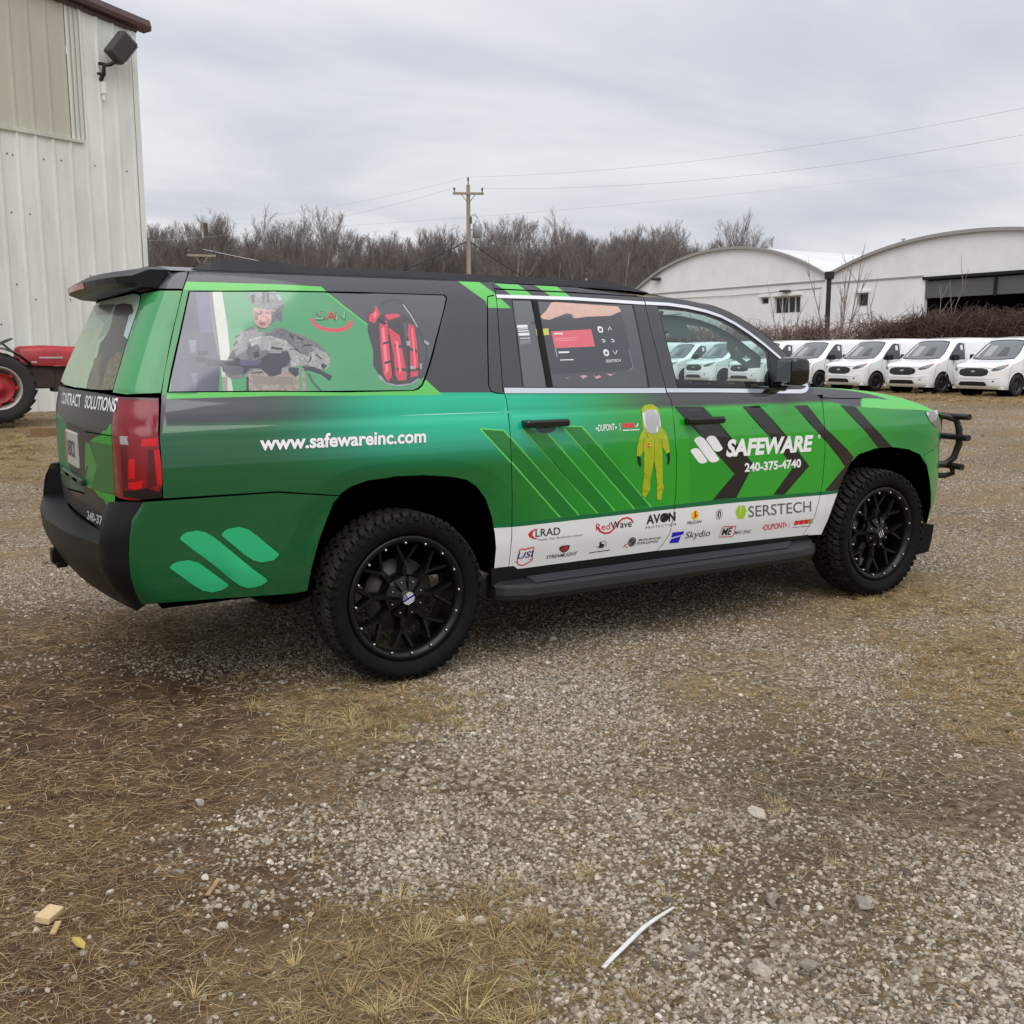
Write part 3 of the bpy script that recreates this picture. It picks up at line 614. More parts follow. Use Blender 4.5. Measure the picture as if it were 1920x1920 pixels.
A_(([(-0.0962, 1.7110), (-0.0697, 1.7241), (-0.0546, 1.7550), (-0.0439, 1.7259), (-0.0411, 1.7120), (-0.0758, 1.6734), (-0.1015, 1.6825)], RPK)); A_(([(-0.0517, 1.6738), (-0.0111, 1.6870), (-0.0158, 1.6235), (-0.0230, 1.4849), (-0.0268, 1.4410), (-0.0531, 1.4070), (-0.0715, 1.4415), (-0.0674, 1.5477)], RPK))
A_(([(-0.0101, 1.6553), (0.0390, 1.6176), (0.0403, 1.5477), (0.0460, 1.4591), (0.0386, 1.4150), (-0.0037, 1.4125), (-0.0130, 1.4408), (-0.0061, 1.5225)], RPK)); A_(([(0.0958, 1.6758), (0.1220, 1.6632), (0.1230, 1.5925), (0.1105, 1.4712), (0.0983, 1.4332), (0.0618, 1.4273), (0.0791, 1.5477), (0.0826, 1.6243)], RPK)); A_(([(-0.0202, 1.7123), (0.0442, 1.7199), (0.0629, 1.7074), (-0.0042, 1.6871)], RPK))
A_((band([(0.0063, 1.5730), (0.0708, 1.5604), (0.1141, 1.5445)], .014), BPK)); A_((band([(-0.0019, 1.4658), (0.0671, 1.4589), (0.1108, 1.4648)], .014), BPK)); A_(([(0.0680, 1.6786), (0.0887, 1.6757), (0.0790, 1.5859), (0.0642, 1.5827)], vinyl(84, 84, 90)))
A_((band([(-0.0896, 1.4355), (-0.0673, 1.4041), (-0.0142, 1.3908), (0.0566, 1.3959), (0.1033, 1.4204)], .007), vinyl(150, 150, 156)))
for q in ([(-0.0473, 1.6485), (-0.0309, 1.6550), (-0.0444, 1.4600), (-0.0613, 1.4414)], [(0.0132, 1.5920), (0.0258, 1.5921), (0.0215, 1.4593), (0.0079, 1.4406)], [(0.1052, 1.6502), (0.1124, 1.6502), (0.0976, 1.4713), (0.0884, 1.4587)], [(-0.0756, 1.7114), (-0.0609, 1.7307), (-0.0577, 1.7117), (-0.0723, 1.6924)]): A_((q, vinyl(232, 120, 132)))
for q in ([(-0.0193, 1.6235), (-0.0124, 1.6235), (-0.0213, 1.4409), (-0.0306, 1.4348)], [(0.0731, 1.6114), (0.0816, 1.6115), (0.0615, 1.4337), (0.0525, 1.4306)], [(-0.0504, 1.5854), (-0.0216, 1.5919), (-0.0218, 1.5830), (-0.0508, 1.5754)], [(-0.0588, 1.4976), (-0.0193, 1.5062), (-0.0188, 1.4974), (-0.0584, 1.4876)], [(-0.0539, 1.6991), (-0.0135, 1.6743), (-0.0292, 1.6645), (-0.0637, 1.6831)]): A_((q, vinyl(40, 38, 42)))
for q in ([(0.0695, 1.5923), (0.0873, 1.5924), (0.0859, 1.5732), (0.0693, 1.5719)], [(0.0669, 1.4779), (0.0883, 1.4790), (0.0880, 1.4650), (0.0678, 1.4627)], [(0.1195, 1.4902), (0.1295, 1.4902), (0.1251, 1.4647), (0.1165, 1.4648)], [(0.1638, 1.5992), (0.1861, 1.5831), (0.1770, 1.5734), (0.1599, 1.5863)], [(-0.0920, 1.4418), (-0.0780, 1.4229), (-0.0863, 1.4137), (-0.0975, 1.4294)]): A_((q, vinyl(160, 160, 168)))
# red sweep under the small round mark
A_((band([(-0.3706, 1.6909), (-0.3665, 1.6696), (-0.3452, 1.6515), (-0.3082, 1.6408), (-0.2629, 1.6388), (-0.2221, 1.6466), (-0.1955, 1.6656), (-0.1841, 1.6813)], .017), vinyl(206, 74, 92)))
# hand-held instrument on the rear door glass
GP = vinyl(74, 76, 82, .05, 8)
A_((vent, vinyl(88, 90, 96, .04, 6))); A_((rglass, GP))
A_(([(0.7669, 1.6802), (0.7825, 1.6942), (1.3460, 1.7537), (1.3593, 1.7027), (1.3668, 1.4702), (1.3535, 1.4523), (1.2422, 1.4426), (0.8421, 1.4330), (0.8025, 1.6738)], vinyl(60, 61, 68)))
A_(([(0.8352, 1.7181), (0.8808, 1.7502), (0.9203, 1.7905), (0.9500, 1.7944), (1.3419, 1.7801), (1.3550, 1.7556), (1.2760, 1.7296), (1.1241, 1.7230), (1.0531, 1.7138), (1.0341, 1.7155), (1.0315, 1.7333), (1.0015, 1.7388), (0.9700, 1.7283), (0.9392, 1.7199), (0.8878, 1.7033), (0.8511, 1.7067)], vinyl(206, 168, 152, .08, 20)))
A_(([(1.0409, 1.7415), (1.0434, 1.7137), (1.0312, 1.7135)], vinyl(160, 120, 110)))
A_(([(0.8835, 1.6447), (1.1349, 1.6583), (1.1387, 1.5706), (0.8882, 1.5612)], vinyl(214, 96, 108)))
A_(([(0.7929, 1.6562), (0.8704, 1.6594), (0.8678, 1.6271), (0.7926, 1.6238)], vinyl(196, 196, 70)))
WP = vinyl(226, 226, 230); GP2 = vinyl(170, 170, 178)
for q in ([(0.6873, 1.6742), (0.7492, 1.6765), (0.7484, 1.6627), (0.6878, 1.6604)], [(0.6880, 1.6467), (0.7510, 1.6496), (0.7507, 1.6442), (0.6877, 1.6413)], [(0.6887, 1.6352), (0.7521, 1.6381), (0.7499, 1.6242), (0.6876, 1.6219)], [(0.6878, 1.6562), (0.7475, 1.6588), (0.7471, 1.6549), (0.6879, 1.6524)], [(0.6914, 1.6104), (0.7511, 1.6127), (0.7513, 1.6097), (0.6917, 1.6074)]): A_((q, WP))
A_(([(0.6871, 1.6009), (0.7515, 1.6043), (0.7498, 1.5859), (0.6867, 1.5780)], vinyl(120, 122, 128)))
for q in ([(0.9006, 1.6371), (0.9531, 1.6383), (0.9525, 1.6316), (0.9004, 1.6301)], [(0.9058, 1.5445), (0.9711, 1.5456), (0.9708, 1.5378), (0.9063, 1.5359)], [(0.9066, 1.5041), (0.9903, 1.5061), (0.9903, 1.5014), (0.9066, 1.4995)]): A_((q, WP))
for q in ([(0.8991, 1.6098), (1.0344, 1.6161), (1.0346, 1.6130), (0.8992, 1.6059)], [(0.9015, 1.5997), (1.0272, 1.6058), (1.0274, 1.6027), (0.9016, 1.5958)]): A_((q, vinyl(228, 150, 154)))
for q in ([(1.1779, 1.6716), (1.1924, 1.6758), (1.2094, 1.6679), (1.2115, 1.6519), (1.2030, 1.6417), (1.1840, 1.6416), (1.1754, 1.6555)], [(1.1874, 1.5515), (1.2028, 1.5575), (1.2205, 1.5475), (1.2189, 1.5275), (1.2067, 1.5204), (1.1899, 1.5236), (1.1841, 1.5376)]): A_((q, WP))
for q in ([(1.1859, 1.6637), (1.2034, 1.6638), (1.2024, 1.6498), (1.1856, 1.6484)], [(1.1975, 1.5455), (1.2120, 1.5435), (1.2088, 1.5296), (1.1941, 1.5308)]): A_((q, GP))
for q in ([(1.2437, 1.6542), (1.2584, 1.6725), (1.2670, 1.6565)], [(1.2481, 1.5475), (1.2609, 1.5307), (1.2769, 1.5516)], [(1.1892, 1.6055), (1.2087, 1.6036), (1.2091, 1.5948), (1.1913, 1.5935)], [(1.2495, 1.6059), (1.2601, 1.6079), (1.2688, 1.6019), (1.2673, 1.5959), (1.2519, 1.5950)]): A_((band(q, .004), WP))
for q in ([(0.9109, 1.4217), (0.9322, 1.4098), (0.9533, 1.4200), (0.9377, 1.4136), (0.9238, 1.4149)], [(1.0113, 1.4224), (1.0275, 1.4073), (1.0588, 1.4179), (1.0458, 1.4258)], [(1.0953, 1.4292), (1.1101, 1.4062), (1.1462, 1.4136), (1.1333, 1.4228), (1.1075, 1.4172)], [(1.1799, 1.4322), (1.2021, 1.4192), (1.2428, 1.4335), (1.2139, 1.4278)]): A_((q, vinyl(196, 150, 158)))
A_((band([(1.3546, 1.5556), (1.3616, 1.4705), (1.3548, 1.4564), (1.3300, 1.4486)], .004), vinyl(126, 128, 136)))
A_((band([(0.8901, 1.5592), (0.8922, 1.5185)], .005), vinyl(160, 170, 180)))

for _p, _m in glass_art:
    if _m is not LINEG:
        b_ = _m.node_tree.nodes['Principled BSDF']; b_.inputs['Coat Weight'].default_value = 1.0; b_.inputs['Coat IOR'].default_value = 1.8
win_panels = [('quarter_window', qwin, .003, .012, PQ), ('vent_window', vent, .001, .01, GP), ('rear_door_window', rglass, .001, .01, GP), ('front_door_window', fglass, .001, .0, SIDEGLASS)]

# ---- lamp, pillar and tailgate regions (rear)
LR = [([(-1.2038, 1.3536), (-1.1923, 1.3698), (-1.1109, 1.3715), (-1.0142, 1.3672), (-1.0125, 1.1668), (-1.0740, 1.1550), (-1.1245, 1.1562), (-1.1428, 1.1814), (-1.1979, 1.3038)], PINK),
      ([(-1.0399, 1.3717), (-1.0119, 1.3698), (-1.0073, 1.2542), (-1.0112, 1.1680), (-1.0368, 1.1666)], mat('smoked_film', srgb(52, 48, 54), .22, coat=.08)), ([(-1.1962, 1.3710), (-1.0144, 1.3698), (-1.0124, 1.3154), (-1.0447, 1.3150), (-1.0459, 1.3479), (-1.1800, 1.3515)], mat('smoked_film2', srgb(92, 52, 62), .22, coat=.08)),
      ([(-1.1999, 1.2089), (-1.1592, 1.2089), (-1.1613, 1.1745), (-1.2027, 1.1756)], mat('chrome_reflector', (.4, .4, .36), .15, .8)),
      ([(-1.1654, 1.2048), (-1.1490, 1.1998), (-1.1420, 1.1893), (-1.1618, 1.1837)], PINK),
      ([(-1.1995, 1.1705), (-1.1632, 1.1704), (-1.1788, 1.0442), (-1.1799, 1.0009), (-1.2160, 0.9875)], REDD), ([(-1.0883, 1.1555), (-1.0644, 1.1545), (-1.0651, 1.0161), (-1.0855, 1.0011), (-1.1046, 1.0018)], REDD),
      ([(-1.1670, 1.1171), (-1.1405, 1.1190), (-1.1470, 1.0398), (-1.1729, 1.0390)], REDB), ([(-1.0680, 1.1547), (-1.0415, 1.1534), (-1.0478, 1.0123), (-1.0652, 1.0148)], REDB),
      ([(-1.0393, 1.1653), (-1.0113, 1.1667), (-1.0184, 0.9474), (-1.1280, 0.9520), (-1.2102, 0.9634), (-1.2132, 0.9904), (-1.1511, 0.9911), (-1.1046, 1.0018), (-1.0625, 0.9834), (-1.0462, 1.0067)], SMOKE), ([(-1.1777, 1.0226), (-1.1350, 1.0265), (-1.1143, 1.0344), (-1.1242, 1.0022), (-1.1509, 0.9938), (-1.1799, 1.0009)], REDB),
      ([(-1.1088, 1.1971), (-1.0506, 1.2031), (-1.0536, 1.1687), (-1.1113, 1.1680)], REDB), ([(-1.0692, 1.3143), (-1.0446, 1.3137), (-1.0371, 1.2211), (-1.0635, 1.2247)], mat('mid_red_lens', srgb(128, 16, 30), .22, coat=.08))]
CTR = lambda z: U0-ARC-(half_width(REAR_X(z)+RR, z)-RR)          # where the tail surface meets the centre line
def mir_u(u, z): return 2*CTR(z)-u
def tail(y, z): return (CTR(z)-y, z)                              # point on the tail face by its y
gate = [tail(-.800, 1.368), tail(-.808, 1.2), tail(-.80, .95), tail(-.74, .80), tail(-.60, .765), tail(.60, .765), tail(.74, .80), tail(.80, .95), tail(.808, 1.2), tail(.80, 1.368), tail(.4, 1.372), tail(0, 1.374), tail(-.4, 1.372)]
lamp = [(-1.044, 1.36), (-1.044, 1.15), (-1.048, .957)]+[(-1.16, .95), (-1.25, .952), tail(-.795, .955), tail(-.806, 1.2), tail(-.798, 1.366), (-1.17, 1.366)]
rear_glass = [tail(-.745, 1.388), tail(-.70, 1.52), tail(-.615, 1.745), tail(-.57, 1.785), tail(-.45, 1.80), tail(.45, 1.80), tail(.57, 1.785), tail(.615, 1.745), tail(.70, 1.52), tail(.745, 1.388), tail(.4, 1.38), tail(0, 1.378), tail(-.4, 1.38)]
pillar = [(-1.072, 1.80), (-1.055, 1.6), (-1.039, 1.378), (-1.17, 1.372), tail(-.75, 1.378), tail(-.705, 1.52), tail(-.62, 1.745), tail(-.575, 1.79), (-1.16, 1.80)]
header = [(-1.070, 1.885), (-1.072, 1.806), (-1.16, 1.806), tail(-.575, 1.797), tail(-.45, 1.806), tail(.45, 1.806), tail(.575, 1.797), tail(.62, 1.86), tail(.3, 1.90), tail(-.3, 1.90), tail(-.6, 1.885)]
FOG = mat('print_fog', srgb(160, 186, 166), .3, noise_amt=.12, noise_scale=4, coat=.35); 
TF = lambda r, g, b_: mat('tail_film_%d_%d_%d' % (r, g, b_), srgb(r, g, b_), .45, spec=.15, coat=.22)
GR = [([tail(.17, 1.205), tail(.83, 1.235), tail(.83, .95), tail(.17, .93)], TF(12, 116, 72)), ([(-1.4479, 1.2033), (-1.4001, 1.2186), (-1.3581, 1.2210), (-1.2935, 1.2515), (-1.1977, 1.2531), (-1.2055, 1.1702), (-1.3570, 1.1652), (-1.6650, 1.1578), (-1.5223, 1.1874), (-1.4633, 1.1926)], TF(44, 150, 44)),
      ([(-1.6656, 1.1563), (-1.2055, 1.1702), (-1.2140, 0.9685), (-1.6667, 0.9415), (-1.7336, 0.9432), (-1.5624, 1.0516)], TF(34, 104, 44)), ([(-1.7596, 1.1468), (-1.6777, 1.1438), (-1.5675, 1.0540), (-1.7348, 0.9400), (-1.8543, 0.9361), (-1.8343, 0.9811), (-1.7518, 1.0344), (-1.7891, 1.0820)], TF(60, 138, 62)),
      ([(-1.7926, 1.0907), (-1.7674, 1.0479), (-1.8228, 1.0066)], TF(60, 150, 60)), ([(-1.6667, 0.9415), (-1.2197, 0.9625), (-1.2414, 0.9410), (-1.3306, 0.8967), (-1.4027, 0.8935), (-1.4546, 0.8987), (-1.4921, 0.9202), (-1.5615, 0.9209)], TF(34, 152, 34)),
      ([(-3.1485, 0.9200), (-2.3522, 0.9782), (-1.8669, 0.9778), (-1.8953, 0.8975), (-2.4406, 0.8641), (-3.1230, 0.8387)], TF(46, 88, 62)), (band([(-1.7373, 1.1940), (-1.4600, 1.2006), (-1.2003, 1.2063)], .005), DARK), (band([(-1.8646, 0.9658), (-1.8887, 0.9013), (-2.4439, 0.8603)], .008), DARK),
      (band([(-3.1435, 0.8862), (-2.3874, 0.9311), (-1.8616, 0.9722)], .01), TF(104, 160, 110))]
WR = [([(-2.1323, 1.7269), (-1.6270, 1.7294), (-1.4859, 1.6938), (-1.5948, 1.6350), (-1.7852, 1.5939), (-1.7678, 1.6764)], mat('print_120_150_132', srgb(120, 150, 132), .3, noise_amt=.2, noise_scale=20, coat=.3)), ([(-1.6648, 1.7561), (-1.5233, 1.7599), (-1.3845, 1.7482), (-1.3340, 1.7193), (-1.3310, 1.6657), (-1.3494, 1.6129), (-1.5619, 1.6099), (-1.6861, 1.5867), (-1.6127, 1.6477)], mat('print_26_22_22', srgb(26, 22, 22), .3, noise_amt=.35, noise_scale=60, coat=.3)), ([(-1.7147, 1.5869), (-1.5779, 1.6224), (-1.3105, 1.6124), (-1.2067, 1.5709), (-1.1953, 1.5255), (-1.2190, 1.4692), (-1.2865, 1.3839), (-1.7389, 1.3831), (-1.7178, 1.4630), (-1.6936, 1.5309)], mat('print_28_30_32', srgb(28, 30, 32), .3, noise_amt=.35, noise_scale=60, coat=.3)),
      ([(-1.7559, 1.5122), (-1.6203, 1.5371), (-1.5007, 1.3837), (-1.7413, 1.3861)], mat('print_bark', srgb(112, 110, 84), .22, col2=srgb(40, 42, 32), noise_scale=70)), ([(-1.4767, 1.4955), (-1.3609, 1.5486), (-1.2724, 1.5369), (-1.2443, 1.4690), (-1.2898, 1.3894), (-1.4777, 1.3843)], mat('print_bark2', srgb(120, 116, 78), .22, col2=srgb(38, 40, 30), noise_scale=60)),
      ([(-1.3725, 1.7026), (-1.2120, 1.7093), (-1.1704, 1.5821), (-1.1936, 1.5312), (-1.2125, 1.5823), (-1.3494, 1.6129)], mat('print_168_190_196', srgb(168, 190, 196), .3, noise_amt=.15, noise_scale=10, coat=.3)), ([(-2.5936, 1.7949), (-1.6745, 1.7629), (-1.7103, 1.7131), (-2.0496, 1.7242)], mat('print_44_60_56', srgb(44, 60, 56), .3, noise_amt=.2, noise_scale=10, coat=.3)), ([(-2.7420, 1.6567), (-1.7980, 1.6579), (-1.7230, 1.4876), (-1.7738, 1.3883), (-2.8079, 1.3748)], mat('print_150_176_140', srgb(150, 176, 140), .3, noise_amt=.1, noise_scale=6, coat=.3)), ([(-1.2118, 1.5143), (-1.1522, 1.5255), (-1.1479, 1.3813), (-1.2691, 1.3872), (-1.2443, 1.4690)], mat('print_84_150_104', srgb(84, 150, 104), .3, noise_amt=.1, noise_scale=6, coat=.3))]

LIPS = []
for cx in (.02, 3.37):
    for r in (.925, .95, .975, 1.005):
        LIPS.append([(cx+.62*r*(1 if math.cos(a) > 0 else -1)*abs(math.cos(a))**(2/3), .40+.66*r*abs(math.sin(a))**(2/3)) for a in lsp(.02, math.pi-.02, 60)])
winkeys = [w[0] for w in win_panels[:3]]
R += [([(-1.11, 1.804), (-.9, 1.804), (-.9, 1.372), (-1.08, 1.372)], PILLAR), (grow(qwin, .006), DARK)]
side = skin(body_point, win_panels+[('quarter_panel', quarter, .002, .02, WRAP), ('rear_door', rear_door, .002, .02, WRAP), ('front_door', front_door, .002, .02, WRAP),
            ('fender', fender, .002, .02, WRAP), ('front_bumper', fascia, .002, .02, WRAP)], R+[(p, m, winkeys) for p, m in glass_art], .04, lines=LIPS)
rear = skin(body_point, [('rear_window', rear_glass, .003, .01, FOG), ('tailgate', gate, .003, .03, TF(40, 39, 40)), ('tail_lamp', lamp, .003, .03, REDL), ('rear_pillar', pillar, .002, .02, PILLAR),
            ('roof_header', header, .002, .02, CHAR)], [(p, m, ['tailgate']) for p, m in GR]+[(p, m, ['rear_window']) for p, m in WR]+[(p, m, ['tail_lamp']) for p, m in LR], .035)
PART = {}
for d in (side, rear):
    for k, (me, mats) in d.items():
        PART[k] = link_mesh(k, me, mats, suv)
        if k in ('rear_window', 'tailgate', 'roof_header'): continue
        m2 = mirrored(me, k); PART[k+'_far'] = o2 = bpy.data.objects.new(k, m2); COL.objects.link(o2); o2.parent = suv
for k, lb in (('quarter_window', 'rear side window printed with a soldier and a red backpack'), ('rear_door_window', 'rear door window printed with a hand-held instrument'), ('rear_window', 'rear window printed with a foggy figure')):
    PART[k]['label'] = lb
# rear bumper: green ends, black step between
bump_green = [(-0.8986, 1.1162), (-1.0958, 0.9467), (-1.1049, 0.8771), (-1.0971, 0.8103), (-1.1051, 0.7305), (-1.1167, 0.6486), (-1.1337, 0.5742), (-1.1577, 0.5112), (-0.8890, 0.5104), (-0.5354, 0.4902), (-0.3392, 0.4697)]+[(-0.4775, 0.4777), (-0.4647, 0.5903), (-0.4299, 0.7192), (-0.3892, 0.8157), (-0.3594, 0.8834), (-0.3298, 0.9124)]
bump_green = [(-1.0912, 0.9465), (-1.1049, 0.8771), (-1.0971, 0.8103), (-1.1051, 0.7305), (-1.1167, 0.6486), (-1.1337, 0.5742), (-1.1560, 0.5114), (-0.8896, 0.5092), (-0.5354, 0.4902)]+[(-0.4821, 0.4928), (-0.4647, 0.5903), (-0.4299, 0.7192), (-0.3892, 0.8157), (-0.3594, 0.8834), (-0.3312, 0.9113)]+[(-.6, .948)]
BCTR = lambda z: U0-ARC-(half_width(BUMP_X(z)+.15, z)-.15)
def btail(y, z): return (BCTR(z)-y, z)
bump_black = list(reversed([(-1.0912, 0.9465), (-1.1049, 0.8771), (-1.0971, 0.8103), (-1.1051, 0.7305), (-1.1167, 0.6486), (-1.1337, 0.5742), (-1.1560, 0.5114)]))+[btail(-.80, .935), btail(-.735, .925), btail(-.70, .775), btail(-.4, .765), btail(0, .76), btail(0, .50), btail(-.5, .485), btail(-.75, .48)]
bump_black = [(-1.0912, 0.9465), (-1.1049, 0.8771), (-1.0971, 0.8103), (-1.1051, 0.7305), (-1.1167, 0.6486), (-1.1337, 0.5742), (-1.1560, 0.5114)]+[(-1.20, .475), btail(-.6, .485), btail(0, .50), btail(0, .76), btail(-.4, .765), btail(-.8, .77), (-1.222, .772), (-1.243, .92), (-1.232, .942)]
br = skin(bumper_point, [('bumper_end', bump_green, .001, .03, WRAP), ('bumper_step', bump_black, .001, .13, BLACKP)], [], .04, lines=LIPS[:4])
for k, (me, mats) in br.items():
    PART[k] = link_mesh(k, me, mats, suv); m2 = mirrored(me, k); o2 = bpy.data.objects.new(k, m2); COL.objects.link(o2); o2.parent = suv
mb = MB(); mb.extrude([(-1.0, -.95), (-1.24, -.90), (-1.36, -.6), (-1.40, -.2), (-1.40, .2), (-1.36, .6), (-1.24, .90), (-1.0, .95)], .735, .752, 'XY'); mb.build('step_pad', BLACKP, suv)
mb = MB(); mb.cbox((-1.405, -.035, .55), (-1.2, .035, .62), .006); mb.cbox((-1.39, -.07, .535), (-1.34, .07, .56), .006); mb.build('tow_hitch', BLACKP, suv)

# ---- roof, windscreen and bonnet: crowned lofts carried by the side outline
edge = [(-1.0, 1.885), (-.6, 1.885), (0, 1.885), (.6, 1.885), (1.1, 1.878), (1.53, 1.864)]+[tuple(p) for p in top_f]
edge_z = pchip([p for i, p in enumerate(edge) if i == 0 or p[0] > edge[i-1][0]+.01])
XE = edge[-1][0]
def top_point(x, s):
    """s from -1 (right edge) to 1; crowned cross-section"""
    z = edge_z(x); w = half_width(x, z); y = s*w
    k = 1-s*s
    rise = .050 if x < 1.6 else .05-.03*sstep(1.6, 2.3, x)
    fwd = .0 if x < 1.5 else .16*sstep(1.5, 2.5, x)
    return Vector((x+fwd*k, y, z+rise*(1-abs(s)**2.6)))
def loft(name, xs, ss, fn, m, parent, thick=None):
    V = [fn(x, s) for x in xs for s in ss]; n = len(ss)
    F = [(i*n+j, (i+1)*n+j, (i+1)*n+j+1, i*n+j+1) for i in range(len(xs)-1) for j in range(n-1)]
    me = bpy.data.meshes.new(name); me.from_pydata(V, [], F); me.polygons.foreach_set('use_smooth', [True]*len(F)); me.update()
    if me.polygons[len(F)//2].normal.z < 0: me.flip_normals()
    return link_mesh(name, me, m, parent)
ROOFM = mat('roof_film', srgb(58, 58, 62), .25)
loft('roof', lsp(-.945, 1.72, 30), [-1, -.985, -.95, -.9]+lsp(-.8, .8, 17)+[.9, .95, .985, 1], top_point, ROOFM, suv)
loft('windscreen', lsp(1.72, XE-.01, 16), lsp(-.93, .93, 19), top_point, SHIELD, suv)
for s0, s1 in ((-1, -.925), (.925, 1)):
    loft('windscreen_pillar', lsp(1.72, XE-.01, 16), lsp(s0, s1, 4), lambda x, s: top_point(x, s)+Vector((0, 0, .002)), CHAR, suv)
fz = pchip([(2.60, 1.300)]+[(p[0], p[1]) for p in fender_top]+[(3.95, 1.125), (4.15, 1.08)])
HW = pchip([(2.5, .955), (2.8, .965), (3.6, .955), (3.8, .93), (4.0, .84), (4.12, .72), (4.2, .60)])
crown = pchip([(2.5, .03), (2.9, .07), (3.5, .115), (4.0, .13), (4.2, .10)])
def hood_point(x, s):
    z0 = fz(x); w = half_width(min(x, U1), z0)
    if x > U1:
        w = w-.50*(1-math.sqrt(max(0.0, 1-min(1, (x-U1)/.58)**2)))
    a = abs(s)
    zz = z0+crown(x)*(1-a**3.2)-.02*sstep(.62, .70, a)*(1-sstep(.80, .97, a))*0
    return Vector((x, s*w*(1 if a > .999 else 1), zz))
hd = loft('bonnet', lsp(2.62, 4.18, 170), [-1, -.997, -.99, -.98, -.965, -.95, -.93, -.91, -.89, -.87, -.85, -.83, -.81]+lsp(-.79, .79, 21)+[.81, .84, .9, .95, .98, .995, 1], hood_point, mat('bonnet_film', srgb(58, 58, 62), .5, spec=.2), suv)
HG = mat('bonnet_green_film', srgb(78, 178, 74), .45, spec=.3); hd.data.materials.append(HG)
for f in hd.data.polygons:
    c = f.center
    if abs(c.y) > .78 and c.x > 3.08+(1-abs(c.y)/.97)*1.1: f.material_index = 1
    elif c.x > 3.55: f.material_index = 1
mb = MB(); mb.tube([hood_point(x, -.80)+Vector((0, 0, .001)) for x in lsp(2.75, 3.3, 8)], .004, 6); mb.build('bonnet_seam', DARK, suv)

# ---- inner shell, floor, wheel houses
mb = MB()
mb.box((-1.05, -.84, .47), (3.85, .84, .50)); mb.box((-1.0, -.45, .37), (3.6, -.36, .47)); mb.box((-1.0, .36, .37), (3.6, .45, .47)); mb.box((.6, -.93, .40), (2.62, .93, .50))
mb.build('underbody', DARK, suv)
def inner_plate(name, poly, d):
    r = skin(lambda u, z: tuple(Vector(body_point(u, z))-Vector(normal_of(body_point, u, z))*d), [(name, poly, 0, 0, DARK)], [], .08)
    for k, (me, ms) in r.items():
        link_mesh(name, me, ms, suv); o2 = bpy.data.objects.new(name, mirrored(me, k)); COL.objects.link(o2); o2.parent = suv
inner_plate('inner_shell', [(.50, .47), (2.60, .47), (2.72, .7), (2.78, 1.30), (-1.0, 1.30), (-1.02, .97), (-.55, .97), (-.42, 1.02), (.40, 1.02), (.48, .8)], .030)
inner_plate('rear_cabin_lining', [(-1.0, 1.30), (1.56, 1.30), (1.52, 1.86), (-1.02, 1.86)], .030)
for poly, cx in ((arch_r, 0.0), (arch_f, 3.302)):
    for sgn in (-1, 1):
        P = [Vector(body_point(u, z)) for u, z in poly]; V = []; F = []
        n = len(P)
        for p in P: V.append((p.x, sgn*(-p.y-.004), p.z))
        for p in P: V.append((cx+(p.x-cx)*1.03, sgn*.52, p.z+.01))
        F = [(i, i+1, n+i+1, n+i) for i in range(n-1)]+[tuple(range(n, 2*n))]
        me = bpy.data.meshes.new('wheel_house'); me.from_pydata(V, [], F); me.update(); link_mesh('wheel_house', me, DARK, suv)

# ---- bright strips
def strip(name, line, w, m, lift=.004, depth=.012, fn=body_point):
    a = band(line, w)
    r = skin(lambda u, z: tuple(Vector(fn(u, z))+Vector(normal_of(fn, u, z))*lift), [(name, a, 0.0, depth, m)], [], .06)
    for k, (me, ms) in r.items():
        link_mesh(name, me, ms, suv); o2 = bpy.data.objects.new(name, mirrored(me, k)); COL.objects.link(o2); o2.parent = suv
strip('upper_chrome_strip', [(0.6024, 1.8131), (1.0516, 1.8138), (1.5254, 1.8006)], .017, CHROME)
strip('upper_chrome_strip', [(1.5320, 1.8013), (1.6935, 1.7985), (1.8269, 1.7865), (1.9617, 1.7657), (2.0625, 1.7406), (2.1614, 1.7016), (2.2591, 1.6496), (2.3546, 1.5885), (2.4347, 1.5289), (2.4901, 1.4862)], .017, CHROME)
strip('lower_chrome_strip', [(0.5500, 1.3566), (1.0460, 1.3461), (1.5497, 1.3368)], .026, CHROME)
strip('lower_chrome_strip', [(1.5577, 1.3375), (1.9072, 1.3306), (2.1898, 1.3218), (2.4108, 1.3142), (2.5640, 1.3111), (2.6025, 1.3173), (2.6286, 1.3332), (2.6301, 1.3523), (2.5762, 1.3576)], .022, CHROME)
strip('window_post', [(0.8191, 1.7979), (0.8139, 1.5842), (0.8162, 1.3677)], .035, BLACKP, .006)

# ---- door handles
def handle(cu, cz, parent):
    mb = MB(); P = Vector(body_point(cu, cz)); n = Vector(normal_of(body_point, cu, cz))
    M = Matrix.Translation(P) @ Matrix.Rotation(0.0, 4, 'Z')
    mb.cbox((-.128, -.052, -.018), (.128, -.026, .020), .012, 0, M); mb.cbox((-.128, -.03, -.018), (-.075, .01, .020), .008, 0, M); mb.cbox((.075, -.03, -.016), (.128, .01, .018), .008, 0, M)
    mb.build('handle', GLOSSB, parent)
    decal(body_point, 'handle_recess_shade', [disc((cu+.01, cz-.022), .06, 20, .028)], vinyl(40, 60, 52), parent, .001)  # flat dark disc paints the shade of the hand recess
hc = [(0.7497, 1.1951), (1.7784, 1.1732)]
handle(hc[0][0], hc[0][1], PART['rear_door']); handle(hc[1][0], hc[1][1], PART['front_door'])

